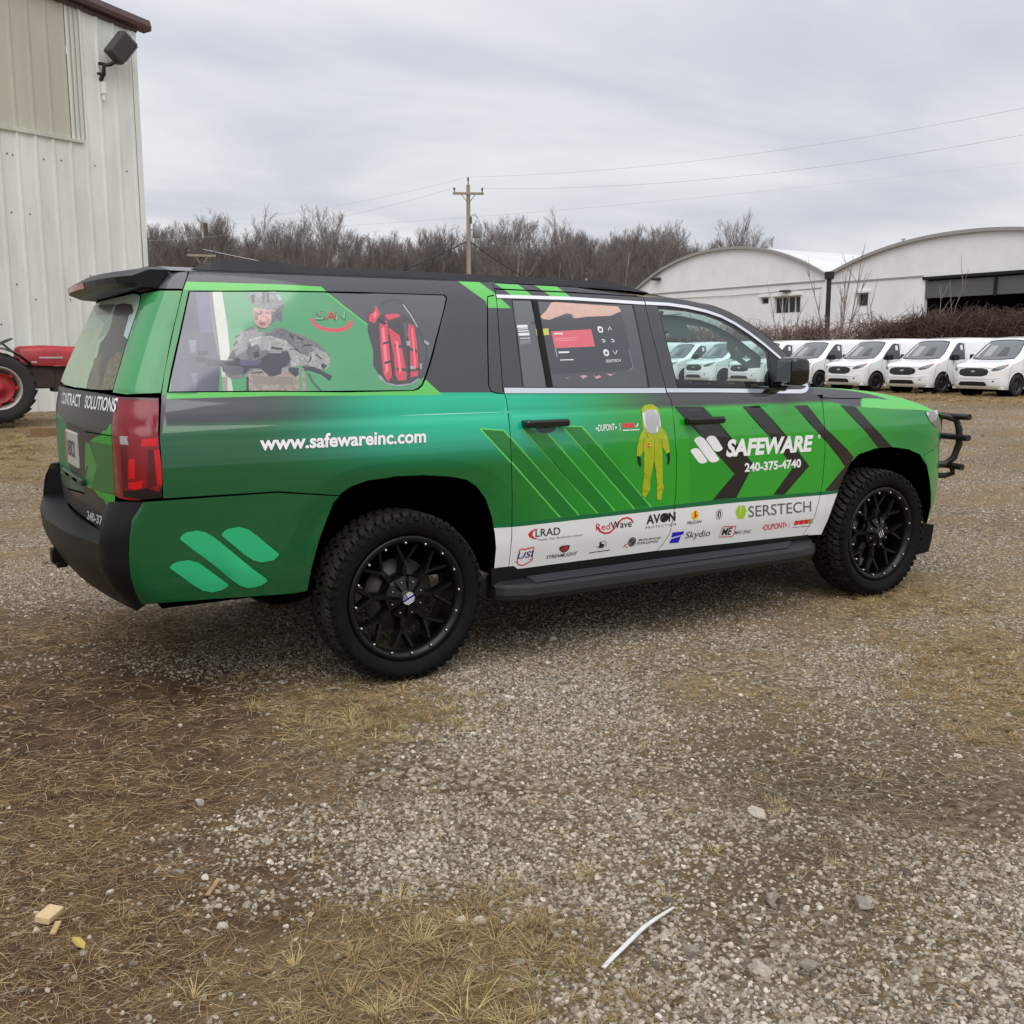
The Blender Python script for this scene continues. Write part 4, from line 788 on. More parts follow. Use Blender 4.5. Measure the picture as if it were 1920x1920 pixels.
# ---- running boards
for sgn in (-1, 1):
    mb = MB(); xs = [.47, .50, .62, .9, 2.45, 2.62, 2.70]; sec = []
    for i, x in enumerate(xs):
        o = (.985, 1.02, 1.075, 1.085, 1.085, 1.05, .99)[i]; sec.append([(x, sgn*.90, .33), (x, sgn*o, .335), (x, sgn*(o+.01), .36), (x, sgn*(o+.005), .395), (x, sgn*(o-.02), .408), (x, sgn*.955, .425), (x, sgn*.90, .445)])
    for a, b in zip(sec, sec[1:]): mb.add(a+b, [(j, (j+1) % 7, 7+(j+1) % 7, 7+j) for j in range(7)])
    mb.add(sec[0], [tuple(range(7))]); mb.add(sec[-1], [tuple(range(6, -1, -1))])
    rb = mb.build('running_board', mat('step_plastic', srgb(27, 28, 31), .5, noise_amt=.15, noise_scale=12), suv)
    for k in range(4):
        m2 = MB(); y = .985+k*.022; m2.box((.66, sgn*y-.004, .408+.016-.0035*k), (2.50-.03*k, sgn*y+.004, .4155+.016-.0035*k)); m2.build('tread_rib', mat('step_rib', srgb(62, 64, 70), .55), rb)
for y0 in (-.972, .94):
    mb = MB(); mb.box((.46, y0, .40), (2.66, y0+.032, .49)); mb.build('rocker_panel', BLACKP, suv)

# ---- wheels
def make_wheel(cx, front):
    w = MB(); C0 = (0, 0, 0)
    # barrel, lip, hub face (axis along y, outer side -y)
    w.lathe([(.30, .26), (.278, .25), (.270, .16), (.262, .09), (.258, .055), (.2585, .035), (.276, .012), (.2935, .010), (.299, .018), (.299, .04), (.285, .06), (.285, .25)], 64)
    w.lathe([(.0, .055), (.060, .055), (.092, .062), (.105, .08), (.105, .14), (.0, .14)], 32)
    for k in range(8):
        a0 = 2*math.pi*k/8+.06
        def at(r, a, y): return (r*math.sin(a), y, r*math.cos(a))
        def bar(p, q, wa, wb, ta, tb):
            d = Vector(q)-Vector(p); t = Vector((d.z, 0, -d.x)).normalized(); vs = []
            for P, ww, tt in ((Vector(p), wa, ta), (Vector(q), wb, tb)):
                vs += [P+t*ww, P+t*ww*.55+Vector((0, -tt, 0)), P-t*ww*.55+Vector((0, -tt, 0)), P-t*ww, P-t*ww+Vector((0, .035, 0)), P+t*ww+Vector((0, .035, 0))]
            w.add(vs, [(i, (i+1) % 6, 6+(i+1) % 6, 6+i) for i in range(6)]+[tuple(range(6)), tuple(range(11, 5, -1))])
        s = at(.09, a0, .085); m = at(.158, a0, .08)
        bar(s, m, .020, .017, .020, .018)
        for sg in (-1, 1):
            bar(m, at(.252, a0+sg*.205, .062), .013, .011, .018, .014)
        bar(at(.15, a0, .08), at(.175, a0, .08), .012, .004, .026, .02)
    rim = w.build('wheel', RIMB, suv)
    t = MB()
    prof = [(.296, .045), (.300, .022), (.315, .004), (.345, -.008), (.368, -.006), (.380, .006), (.386, .022), (.388, .05), (.388, .225), (.386, .25), (.372, .275), (.33, .275), (.298, .245)]
    t.lathe(prof, 96)
    for row, (yc, wd, ph, sk) in enumerate(((.028, .042, 0, .3), (.075, .036, .5, .5), (.125, .04, 0, -.4), (.175, .036, .5, .5), (.232, .042, 0, .3))):
        n = 54
        for k in range(n):
            a = 2*math.pi*(k+ph)/n; da = 2*math.pi/n*.36*(1+.16*math.sin(k*2.3))
            vs = []
            for r, sc in ((.384, 1.0), (.405 if 0 < row < 4 else .403, .88)):
                for dy, s in ((-1, -1), (1, -1), (1, 1), (-1, 1)):
                    y = yc+dy*wd/2*sc; an = a+s*da*sc+dy*sk*da
                    rr = r-(.010 if (row == 0 and dy < 0) or (row == 4 and dy > 0) else 0)
                    vs.append((rr*math.sin(an), y, rr*math.cos(an)))
            t.add(vs, [(0, 1, 2, 3), (7, 6, 5, 4), (0, 4, 5, 1), (1, 5, 6, 2), (2, 6, 7, 3), (3, 7, 4, 0)], 1)
    n = 54
    for k in range(n):      # side lugs on the shoulder
        a = 2*math.pi*k/n; da = .030 if k % 2 else .022; r1 = .372 if k % 2 else .362
        vs = []
        for y, q in ((-.004, 0), (.012, 1)):
            for r, s in ((r1, -1), (r1, 1), (.392, 1), (.392, -1)):
                yy = (-.004 if r < .38 else .010)+(-.011 if q == 0 else .01); vs.append((r*math.sin(a+s*da), yy, r*math.cos(a+s*da)))
        t.add(vs, [(0, 1, 2, 3), (7, 6, 5, 4), (0, 4, 5, 1), (1, 5, 6, 2), (2, 6, 7, 3), (3, 7, 4, 0)])
    t.build('tyre', [RUBBER, mat('dusty_tread', srgb(54, 51, 47), .9, col2=srgb(16, 16, 16), noise_scale=16, bump=.2, bump_scale=120, spec=.3)], rim)
    for k in range(16):
        a = 2*math.pi*k/16-(.041 if not front else .164); q = MB(); q.lathe([(0, -.0045), (.005, -.0045), (.0065, -.001), (.0065, .014)], 10, c=(.2655*math.sin(a), .007, .2655*math.cos(a))); q.build('rim_bolt', STEEL, rim)
    h = MB()
    for k in range(8):
        a = 2*math.pi*(k+.5)/8+.06; vs = []
        for r, da, y in ((.042, .30, .022), (.102, .26, .045)): vs += [(r*math.sin(a-da), y, r*math.cos(a-da)), (r*math.sin(a+da), y, r*math.cos(a+da))]
        vs += [(x, .075, z) for x, _, z in vs]
        h.add(vs, [(0, 1, 3, 2), (4, 6, 7, 5), (0, 4, 5, 1), (2, 3, 7, 6), (0, 2, 6, 4), (1, 5, 7, 3)])
    h.lathe([(.0, .012), (.034, .012), (.042, .02), (.044, .06), (.0, .06)], 28)
    hc = h.build('hub_cap', RIMB, rim)
    for k in range(8):
        a = 2*math.pi*(k+.5)/8+.06; q = MB(); q.lathe([(0, .028), (.003, .028), (.004, .033), (.004, .05)], 8, c=(.078*math.sin(a), 0, .078*math.cos(a))); q.build('cap_bolt', STEEL, rim)
    # badge: slanting stripes on a disc
    bd = MB(); rot = .45 if not front else -1.1; R0 = .031
    def stripe(y0, y1, x0, x1, mi, d):
        pts = []
        def cl(x, y):
            lim = math.sqrt(max(0, R0*R0-y*y)); return max(-lim, min(lim, x))
        for x, y in ((x0, y0), (x1, y0), (x1, y1), (x0, y1)):
            x = cl(x, y); X = x*math.cos(rot)-y*math.sin(rot); Z = x*math.sin(rot)+y*math.cos(rot); pts.append((X, .0105-d, Z))
        bd.add(pts, [(0, 1, 2, 3)], mi)
    for j in range(7):
        y = -.027+j*.008
        mi = 0
        if not front and j == 3: stripe(y, y+.0065, -.03, .03, 1, .0)
        elif not front: stripe(y, y+.0045, -.03 if j < 3 else -.002, .03, 0, .0)
        elif j % 2: stripe(y, y+.004, -.02, .02, 0, .0)
    if not front: stripe(.003, .027, -.03, -.005, 2, .0)
    bd.build('cap_badge', [mat('badge_white', (.8, .8, .82), .3), mat('badge_blue', srgb(30, 30, 170), .3), mat('badge_grey', srgb(120, 118, 122), .3)], rim)
    return rim
for cx, fr in ((0.0, False), (3.302, True)):
    a = make_wheel(cx, fr); a.location = (cx, -1.0+.0, .403)
    b = copy_tree(a, suv); b.location = (cx, 1.0, .403); b.rotation_euler = (0, 0, math.pi)
mb = MB(); mb.tube([(0, -.72, .403), (0, .72, .403)], .05, 10); mb.lathe([(.0, -.12), (.12, -.1), (.15, 0), (.12, .1), (0, .12)], 16, axis='X', c=(0, 0, .403)); mb.tube([(3.302, -.72, .403), (3.302, .72, .403)], .04, 10); mb.build('axle', DARK, suv)
for cx in (0, 3.302):
    for sg in (-1, 1):
        mb = MB(); mb.lathe([(.05, 0), (.175, 0), (.175, .03), (.05, .03)], 32, c=(cx, sg*.86-.015, .403)); mb.build('brake_disc', mat('brake_steel', (.09, .085, .08), .5, .6), suv)

# ---- mirrors
for sgn in (-1, 1):
    mb = MB(); bm = bmesh.new(); bmesh.ops.create_uvsphere(bm, u_segments=28, v_segments=18, radius=1)
    pw = lambda v, e: math.copysign(abs(v)**e, v)
    for v in bm.verts: v.co = Vector((pw(v.co.x, .42)*.062*(1.0 if v.co.x < 0 else 1.15), pw(v.co.y, .36)*.078, pw(v.co.z, .36)*(.080-.014*max(0, v.co.x))))
    MM = Matrix.Translation((2.40, sgn*1.045, 1.432)) @ Matrix.Rotation(sgn*.12, 4, 'Z')
    mb.bm(bm, 0, MM, True)
    mb.cbox((2.36, min(sgn*.92, sgn*1.0), 1.352), (2.50, max(sgn*.92, sgn*1.0), 1.385), .012)
    mr = mb.build('door_mirror', GLOSSB, suv)
    m2 = MB(); m2.cbox((-.0665, -.058, -.060), (-.062, .058, .060), .004, 0, MM); m2.build('mirror_glass', mat('mirror_face', (.30, .32, .34), .03, 1.0), mr)
trim = skin(lambda u, z: tuple(Vector(body_point(u, z))-Vector(normal_of(body_point, u, z))*.06), [('slot', [(2.1961, 1.5879), (2.2908, 1.5211), (2.2481, 1.5078), (2.1742, 1.5612)], 0, 0, DARK), ('pillar_trim', [(1.6171, 1.7715), (1.8195, 1.7654), (1.9544, 1.7444), (2.0547, 1.7171), (2.1532, 1.6758), (2.2505, 1.6231), (2.3442, 1.5614), (2.3812, 1.5344), (2.3525, 1.4724), (2.2424, 1.4678), (2.1494, 1.5267), (2.1147, 1.5797), (2.1402, 1.6330), (2.0479, 1.6719), (1.9835, 1.7001), (1.8448, 1.7137), (1.8852, 1.6596), (1.8228, 1.6382), (1.7258, 1.6374), (1.6948, 1.6729), (1.6370, 1.6824)], 0, .0, mat('pillar_trim_grey', srgb(70, 76, 78), .8))], [], .05)
me, ms = trim['pillar_trim']; link_mesh('pillar_trim', me, ms, suv); o2 = bpy.data.objects.new('pillar_trim', mirrored(me, 'pillar_trim')); COL.objects.link(o2); o2.parent = suv

# ---- roof rails, spoiler
for sgn in (-1, 1):
    mb = MB(); prof_t = [(-.84, 0), (-.76, .038), (-.72, .045), (-.47, .045), (-.40, .032), (.3, .026), (1.0, .026), (1.22, .028), (1.27, .036), (1.40, .030), (1.62, .0)]
    V = []
    def rz(x): return top_point(x, sgn*.90)
    for x, h in prof_t:
        p = rz(x)
        for dy, dz in ((-.028, -.012), (-.022, h), (.012, h+.003), (.022, -.002)): V.append((p.x, p.y+sgn*-dy*-1 if False else p.y-sgn*(-dy), p.z+dz))
    n = 4; F = [(i*n+j, i*n+(j+1) % n, (i+1)*n+(j+1) % n, (i+1)*n+j) for i in range(len(prof_t)-1) for j in range(n)]
    mb.add(V, F+[(0, 1, 2, 3), tuple(range(len(V)-1, len(V)-5, -1))]); mb.build('roof_rail', mat('rail_black', srgb(40, 40, 44), .4), suv)
sp = MB(); V = []; ys = lsp(-.70, .70, 15); n = 6
for y in ys:
    k = 1-(y/.70)**2; xe = -1.10-.125*k**.7; zt = 1.876-.006*k
    V += [(-.95, y, top_point(-.95, y/.735).z-.004), (xe+.07, y, zt+.010+.012*k), (xe, y, zt-.018), (xe+.004, y, zt-.044), (xe+.05, y, zt-.062), (-1.0, y, zt-.066)]
sp.add(V, [(i*n+j, i*n+(j+1) % n, (i+1)*n+(j+1) % n, (i+1)*n+j) for i in range(len(ys)-1) for j in range(n)], 0, False); sp.add(V[:n], [tuple(range(n))]); sp.add(V[-n:], [tuple(range(n-1, -1, -1))])
spo = sp.build('rear_spoiler', mat('spoiler_black', srgb(13, 13, 15), .35, spec=.3), suv)
mb = MB(); V = []; ys = lsp(-.22, .22, 7)
for y in ys:
    k = 1-(y/.70)**2; xe = -1.10-.125*k**.7; zt = 1.876-.006*k; V += [(xe-.003, y, zt-.02), (xe+.001, y, zt-.044), (xe+.02, y, zt-.046), (xe+.02, y, zt-.018)]
mb.add(V, [(i*4+j, i*4+(j+1) % 4, (i+1)*4+(j+1) % 4, (i+1)*4+j) for i in range(6) for j in range(4)]+[(0, 1, 2, 3), tuple(range(27, 23, -1))]); mb.build('brake_lamp', mat('brake_lamp_red', srgb(176, 62, 70), .2, coat=.3), spo)

# ---- number plate, tailgate handle
mb = MB(); X = -1.272
mb.cbox((X-.012, -.165, 1.01), (X+.02, .165, 1.175), .006); pl = mb.build('number_plate', mat('plate_white', srgb(176, 176, 170), .5), suv)
mb = MB(); mb.box((X-.0135, .12, 1.015), (X-.012, .158, 1.17)); mb.build('plate_print', mat('plate_red', srgb(176, 96, 92), .4), pl)
def flat_text(s, origin, ux, uz, w, h, m, parent, name='lettering', shear=0.0, bold=0.0):
    v, f = text_tris(s, shear, bold); O = Vector(origin); ux = Vector(ux); uz = Vector(uz)
    me = bpy.data.meshes.new(name); me.from_pydata([O+ux*(q[0]*w)+uz*(q[1]*h) for q in v], [], f); me.update(); return link_mesh(name, me, m, parent)
flat_text('A59CX', (X-.0145, .10, 1.055), (0, -1, 0), (0, 0, 1), .23, .078, mat('plate_ink', srgb(60, 60, 64), .5), pl, bold=.02)
mb = MB(); mb.cbox((X-.022, -.30, .945), (X+.03, .30, .975), .008); mb.build('tailgate_ledge', TF(26, 62, 42), suv)
for k in range(2):
    mb = MB(); y = (-.12, .12)[k]; mb.cbox((X-.025, y-.05, .95), (X-.015, y+.05, .964), .004); mb.build('ledge_slot', DARK, suv)

# ---- headlamp, valance
decal(body_point, 'headlamp', [[(3.6849, 1.1569), (3.7441, 1.1617), (3.8253, 1.1617), (3.8739, 1.0940), (3.9056, 1.0186), (3.7845, 1.0630), (3.7172, 1.1068)]], CLEARL, PART['fender'], .004)
decal(body_point, 'headlamp_brow', [[(3.6850, 1.1587), (3.8258, 1.1652), (3.8274, 1.1400), (3.6971, 1.1370)]], CHROME, PART['fender'], .006)
mb = MB(); poly = [(3.74, .42), (3.90, .40), (3.885, .30), (3.86, .22), (3.74, .21), (3.70, .28)]
for sg in (-1, 1): mb.extrude(poly, sg*.62, sg*.93, 'XZ')
mb.box((3.84, -.62, .25), (4.0, .62, .40)); mb.build('front_valance', mat('valance_black', srgb(10, 10, 11), .7, spec=.2), suv)

# ---- brush guard: three cross tubes with bent end hoops
bars = MB(); r = .024
for z, x, ye in ((1.10, 4.31, .81), (.955, 4.33, .80), (.755, 4.31, .78)):
    bars.tube([(x-.02, -ye-.06, z), (x, -ye+.05, z), (x+.06, -.4, z), (x+.06, .4, z), (x, ye-.05, z), (x-.02, ye+.06, z)], r*.92, 10)
for sg in (-1, 1):
    bars.tube([(4.18, sg*.64, 1.10), (4.28, sg*.69, 1.10), (4.325, sg*.745, 1.075), (4.335, sg*.765, 1.01), (4.345, sg*.765, .91), (4.33, sg*.74, .81), (4.28, sg*.71, .765), (4.20, sg*.65, .755)], r, 10)
    bars.tube([(4.22, sg*.60, .68), (4.30, sg*.70, .682), (4.33, sg*.74, .70), (4.315, sg*.74, .755)], r*.8, 10)
    bars.tube([(4.42, sg*.34, .45), (4.44, sg*.34, .8), (4.42, sg*.34, 1.15)], r*1.1, 10)
    bars.cbox((4.10, sg*.66-.012, .92), (4.28, sg*.66+.012, 1.12), .01)
bars.build('brush_guard', mat('guard_black', srgb(30, 25, 24), .42, noise_amt=.2, noise_scale=30), suv)

# ---- cabin seen through the front glass
CAB = mat('cabin_dark', srgb(38, 40, 42), .7); SEATM = mat('seat_cloth', srgb(48, 50, 52), .8)
cab = MB(); cab.box((-.9, -.50, .60), (1.30, .50, 1.26)); cab.box((1.28, -.74, .48), (1.32, .74, 1.80)); cab.build('rear_cabin', CAB, suv)
mb = MB(); poly = [(2.42, .9), (2.40, 1.20), (2.46, 1.27), (2.75, 1.29), (2.95, 1.24), (2.95, .9)]; mb.extrude(poly, -.88, .88); mb.build('dashboard', mat('dash_grey', srgb(84, 92, 92), .6), suv)
for sg in (-1, 1):
    mb = MB(); mb.cbox((1.48, sg*.40-.26, .80), (2.05, sg*.40+.26, .98), .05)
    M = Matrix.Translation((1.52, sg*.40, .95)) @ Matrix.Rotation(-.25, 4, 'Y'); mb.cbox((-.07, -.25, 0), (.07, .25, .62), .05, 0, M); mb.cbox((-.05, -.14, .66), (.05, .14, .84), .04, 0, M); mb.build('front_seat', SEATM, suv)
mb = MB(); M = Matrix.Translation((2.22, .40, 1.21)) @ Matrix.Rotation(-.45, 4, 'Y'); ring = [M @ Vector((0, .19*math.cos(a), .19*math.sin(a))) for a in lsp(0, 2*math.pi, 25)]
mb.tube(ring, .016, 8); mb.cbox((-.01, -.17, -.03), (.02, .17, .03), .01, 0, M); mb.build('steering_wheel', CAB, suv)
mb = MB(); mb.cbox((2.24, -.13, 1.66), (2.28, .13, 1.73), .015); mb.tube([(2.26, 0, 1.73), (2.30, 0, 1.80)], .012, 6); mb.build('rear_view_mirror', CAB, suv)
loft('headliner', lsp(-.9, 1.75, 12), lsp(-.93, .93, 9), lambda x, s: top_point(x, s)-Vector((0, 0, .03)), mat('headliner_grey', srgb(120, 122, 122), .9), suv)
# ---- words and marks on the wrap
OUTL = (vinyl(22, 40, 30), .018)
QP, RD, FD, TG = PART['quarter_panel'], PART['rear_door'], PART['front_door'], PART['tailgate']
WH = vinyl(240, 240, 240); INK = vinyl(28, 28, 30); GREYI = vinyl(98, 98, 100); REDI = vinyl(206, 44, 62); NAVY = vinyl(40, 36, 108)
def put(s, fr, m, par, **k): return lettering(body_point, s, fr, m, par, **k)
put('www.safewareinc.com', [(-0.6667, 1.1307), (0.0964, 1.1293), (-0.6617, 1.1930)], WH, QP, bold=.03, outline=OUTL)
put('SAFEWARE', [(1.9452, 0.9632), (2.6310, 0.9610), (1.9441, 1.0619)], WH, FD, shear=.18, bold=.045)
put('240-375-4740', [(2.0900, 0.8705), (2.5367, 0.8710), (2.0871, 0.9227)], WH, FD, bold=.032)
put('R', [(2.6728, 1.0386), (2.6916, 1.0394), (2.6726, 1.0533)], WH, FD); decal(body_point, 'logo', [band([tuple(p) for p in disc([(2.6821, 1.0455)][0], .010, 16)]+[disc([(2.6821, 1.0455)][0], .010, 16)[0]], .003)], WH, FD)
decal(body_point, 'logo', [[(1.7118, 1.0656), (1.7188, 1.0774), (1.7386, 1.0855), (1.7585, 1.0854), (1.7783, 1.0778), (1.7982, 1.0618), (1.8956, 0.9560), (1.8888, 0.9472), (1.8656, 0.9400), (1.8422, 0.9405), (1.8248, 0.9476), (1.8040, 0.9664)], [(1.6861, 1.0104), (1.6939, 1.0198), (1.7136, 1.0249), (1.7334, 1.0239), (1.7483, 1.0172), (1.7633, 1.0028), (1.8095, 0.9508), (1.7998, 0.9421), (1.7779, 0.9380), (1.7578, 0.9407), (1.7446, 0.9475), (1.7292, 0.9628)],
      [(1.7983, 1.0693), (1.8064, 1.0803), (1.8266, 1.0878), (1.8487, 1.0869), (1.8669, 1.0792), (1.8841, 1.0617), (1.9199, 1.0141), (1.9118, 1.0045), (1.8915, 0.9978), (1.8691, 0.9997), (1.8537, 1.0074), (1.8384, 1.0257)]], WH, FD)
bl = lambda: [[(-0.9325, 0.7881), (-0.9227, 0.8016), (-0.9064, 0.8104), (-0.8737, 0.8129), (-0.8454, 0.8024), (-0.8177, 0.7788), (-0.6495, 0.5725), (-0.6492, 0.5620), (-0.6771, 0.5473), (-0.7069, 0.5413), (-0.7343, 0.5430), (-0.7574, 0.5561), (-0.7767, 0.5815), (-0.9306, 0.7792)], [(-0.9782, 0.6697), (-0.9674, 0.6804), (-0.9472, 0.6899), (-0.9094, 0.6913), (-0.8786, 0.6755), (-0.8596, 0.6518), (-0.7999, 0.5684), (-0.8033, 0.5603), (-0.8319, 0.5463), (-0.8726, 0.5406), (-0.9034, 0.5530), (-0.9226, 0.5786), (-0.9773, 0.6623)], [(-0.7909, 0.7878), (-0.7832, 0.7994), (-0.7686, 0.8091), (-0.7297, 0.8141), (-0.6954, 0.7986), (-0.6666, 0.7685), (-0.5913, 0.6805), (-0.5924, 0.6726), (-0.6121, 0.6551), (-0.6592, 0.6503), (-0.6881, 0.6643), (-0.7153, 0.6921), (-0.7879, 0.7797)]]
decal(bumper_point, 'logo', bl(), vinyl(42, 178, 118), PART['bumper_end'])
put('CONTRACT', [(-2.4574, 1.2874), (-1.8154, 1.2956), (-2.4690, 1.3454)], WH, TG, shear=.12, bold=.022); put('SOLUTIONS', [(-1.7412, 1.2967), (-1.2255, 1.3016), (-1.7243, 1.3546)], WH, TG, shear=.12, bold=.022)
nb = [(-1.8778, 0.7828), (-1.4624, 0.8015), (-1.8551, 0.8258)]; put('240-375-4740', [nb[0], tuple(nb[0][i]+(nb[1][i]-nb[0][i])*1.5 for i in (0, 1)), nb[2]], WH, TG, bold=.02)
# sponsor band
put('LRAD', [(0.6962, 0.6313), (0.8446, 0.6293), (0.6949, 0.6703)], INK, RD, bold=.006); decal(body_point, 'logo', [[(0.7178, 0.6739), (0.6851, 0.6712), (0.6625, 0.6606), (0.6515, 0.6475), (0.6618, 0.6324), (0.6867, 0.6208), (0.7156, 0.6187), (0.6905, 0.6283), (0.6778, 0.6415), (0.6797, 0.6576), (0.6950, 0.6682)]], REDI, RD)
put('Mobile Mass Notification System', [(0.7139, 0.6053), (0.9830, 0.6075), (0.7131, 0.6190)], GREYI, RD, shear=.2)
put('Red', [(1.0667, 0.6305), (1.1568, 0.6273), (1.0650, 0.6658)], REDI, RD); put('Wave', [(1.1603, 0.6292), (1.2989, 0.6286), (1.1583, 0.6679)], INK, RD, bold=.006)
decal(body_point, 'logo', [band([(1.0701, 0.6507), (1.0918, 0.6245), (1.1239, 0.6096), (1.1597, 0.6115), (1.1855, 0.6307), (1.2092, 0.6605), (1.2375, 0.6773), (1.2693, 0.6805), (1.2928, 0.6696), (1.3088, 0.6487)], .009)], REDI, RD)
put('AVON', [(1.3975, 0.6318), (1.5986, 0.6340), (1.3944, 0.6835)], INK, RD, bold=.03); decal(body_point, 'logo', [disc([(1.5270, 0.6601)][0], .024, 20)], INK, RD)
put('PROTECTION', [(1.3946, 0.6078), (1.6025, 0.6105), (1.3935, 0.6208)], INK, RD, space=1.4)
c = [(1.7375, 0.6547)][0]; decal(body_point, 'logo', [disc(c, .026, 20)], vinyl(236, 196, 20), FD); decal(body_point, 'logo', [[(c[0]-.004, c[1]+.024), (c[0]+.006, c[1]+.022), (c[0]+.002, c[1]+.004), (c[0]+.018, c[1]-.002), (c[0]+.004, c[1]-.012), (c[0]-.018, c[1]-.018), (c[0]-.004, c[1]-.006), (c[0]-.008, c[1]+.008)]], vinyl(206, 50, 24), FD, .0024)
put('PELICAN', [(1.6828, 0.6064), (1.7868, 0.6082), (1.6821, 0.6229)], INK, FD, bold=.012, shear=.12)
c = [(1.9144, 0.6438)][0]
decal(body_point, 'logo', [disc((c[0]+.024*math.cos(a), c[1]+.027*math.sin(a)), .0035, 6) for a in (2*math.pi*k/14 for k in range(14))], NAVY, FD)
decal(body_point, 'logo', [disc(c, .0135, 18, .020)], vinyl(30, 40, 70), FD); decal(body_point, 'logo', [[(c[0]-.003, c[1]-.014), (c[0]+.004, c[1]-.014), (c[0]+.003, c[1]+.008), (c[0]-.003, c[1]+.010)]], WH, FD, .0024)
put('SERSTECH', [(2.1391, 0.6080), (2.6490, 0.6000), (2.1306, 0.6733)], GREYI, FD, bold=.004)
decal(body_point, 'logo', [[(2.0360, 0.6464), (2.0541, 0.6825), (2.0710, 0.6828), (2.0756, 0.6311), (2.0871, 0.6221), (2.0890, 0.6058), (2.0591, 0.6067)], [(2.0817, 0.6820), (2.1009, 0.6820), (2.1234, 0.6449), (2.1039, 0.6061), (2.0890, 0.6058), (2.0871, 0.6221), (2.0809, 0.6307)]], vinyl(160, 200, 30), FD)
put('USI', [(0.6014, 0.5258), (0.6961, 0.5293), (0.5986, 0.5577)], NAVY, RD, shear=.25, bold=.012)
decal(body_point, 'logo', [band([(0.6107, 0.5567), (0.6077, 0.5709), (0.6205, 0.5768), (0.6410, 0.5726), (0.6562, 0.5765), (0.6693, 0.5766), (0.6846, 0.5810), (0.6924, 0.5718), (0.6818, 0.5590), (0.6869, 0.5397), (0.6879, 0.5114), (0.6606, 0.4980), (0.6353, 0.4901), (0.6105, 0.4960), (0.6017, 0.5108), (0.6019, 0.5295)], .006)], REDI, RD)
decal(body_point, 'logo', [band([(0.5899, 0.5095), (0.6924, 0.5179)], .003)], GREYI, RD)
put('STREAMLIGHT', [(0.7708, 0.5079), (0.9646, 0.5098), (0.7694, 0.5261)], INK, RD, shear=.3, bold=.012)
decal(body_point, 'logo', [[(0.8446, 0.5513), (0.8469, 0.5629), (0.8623, 0.5694), (0.8924, 0.5691), (0.9091, 0.5674), (0.9072, 0.5495), (0.8943, 0.5365), (0.8787, 0.5305), (0.8615, 0.5362)]], INK, RD); decal(body_point, 'logo', [[(0.8544, 0.5479), (0.8567, 0.5586), (0.8713, 0.5637), (0.8996, 0.5646), (0.8953, 0.5484), (0.8803, 0.5380), (0.8666, 0.5385)]], vinyl(196, 50, 56), RD, .0022); put('SL', [(0.8629, 0.5456), (0.8910, 0.5474), (0.8621, 0.5590)], INK, RD, lift=.003)
decal(body_point, 'logo', [[(1.0927, 0.5375), (1.0986, 0.5539), (1.0942, 0.5640), (1.1109, 0.5672), (1.1098, 0.5552), (1.1277, 0.5509), (1.1334, 0.5406), (1.1186, 0.5362), (1.1255, 0.5292), (1.1047, 0.5338)]], INK, RD); decal(body_point, 'logo', [band([(1.0809, 0.5402), (1.1078, 0.5325), (1.1306, 0.5335)], .003), band([(1.1134, 0.5694), (1.1308, 0.5676), (1.1423, 0.5495), (1.1397, 0.5375)], .003)], GREYI, RD)
decal(body_point, 'logo', [band([(1.0372, 0.5117), (1.1712, 0.5146)], .0045)], vinyl(90, 40, 44), RD)
put('BOUNCE', [(1.3532, 0.5454), (1.5066, 0.5437), (1.3538, 0.5553)], INK, RD, shear=.25, bold=.02); put('IMAGING', [(1.3462, 0.5247), (1.4932, 0.5238), (1.3458, 0.5397)], INK, RD, shear=.25)
c = [(1.3128, 0.5445)][0]; decal(body_point, 'logo', [disc(c, .026, 22)], vinyl(44, 44, 48), RD); decal(body_point, 'logo', [band(disc(c, .019, 20)+[disc(c, .019, 20)[0]], .003), band([(c[0]-.014, c[1]-.01), (c[0]+.012, c[1]+.012)], .004)], vinyl(150, 150, 154), RD, .0024)
decal(body_point, 'logo', [band([(1.2595, 0.5177), (1.2677, 0.5317), (1.2844, 0.5375)], .005), band([(1.2634, 0.5223), (1.2744, 0.5335)], .005), band([(1.2775, 0.5158), (1.2866, 0.5248)], .005)], REDI, RD)
put('Skydio', [(1.6842, 0.5149), (1.8670, 0.5133), (1.6763, 0.5636)], INK, FD, shear=.25); BL_ = vinyl(24, 24, 190)
decal(body_point, 'logo', [[(1.5840, 0.5702), (1.6670, 0.5699), (1.6658, 0.5548), (1.6480, 0.5500), (1.5827, 0.5423)], [(1.6491, 0.5445), (1.6391, 0.5074), (1.5730, 0.5108), (1.5756, 0.5214), (1.5863, 0.5344)]], BL_, FD)
decal(body_point, 'logo', [band([(2.0512, 0.5639), (1.9591, 0.5690), (1.9474, 0.5639), (1.9326, 0.5097), (2.0325, 0.5038), (2.0445, 0.5083), (2.0512, 0.5639)], .005)], REDI, FD)
put('ME', [(1.9510, 0.5163), (2.0297, 0.5165), (1.9482, 0.5600)], INK, FD, shear=.2, bold=.02); put('MED ENG', [(2.0502, 0.5151), (2.1766, 0.5126), (2.0484, 0.5349)], GREYI, FD, shear=.2, bold=.008)
put('DUPONT', [(2.2844, 0.5172), (2.4495, 0.5168), (2.2783, 0.5533)], REDI, FD, bold=.012); decal(body_point, 'logo', [[(2.2624, 0.5331), (2.2745, 0.5445), (2.2783, 0.5235)], [(2.4651, 0.5340), (2.4463, 0.5462), (2.4505, 0.5249)]], REDI, FD)
decal(body_point, 'logo', [band([(2.4819, 0.5406), (2.4839, 0.5102)], .002)], GREYI, FD)
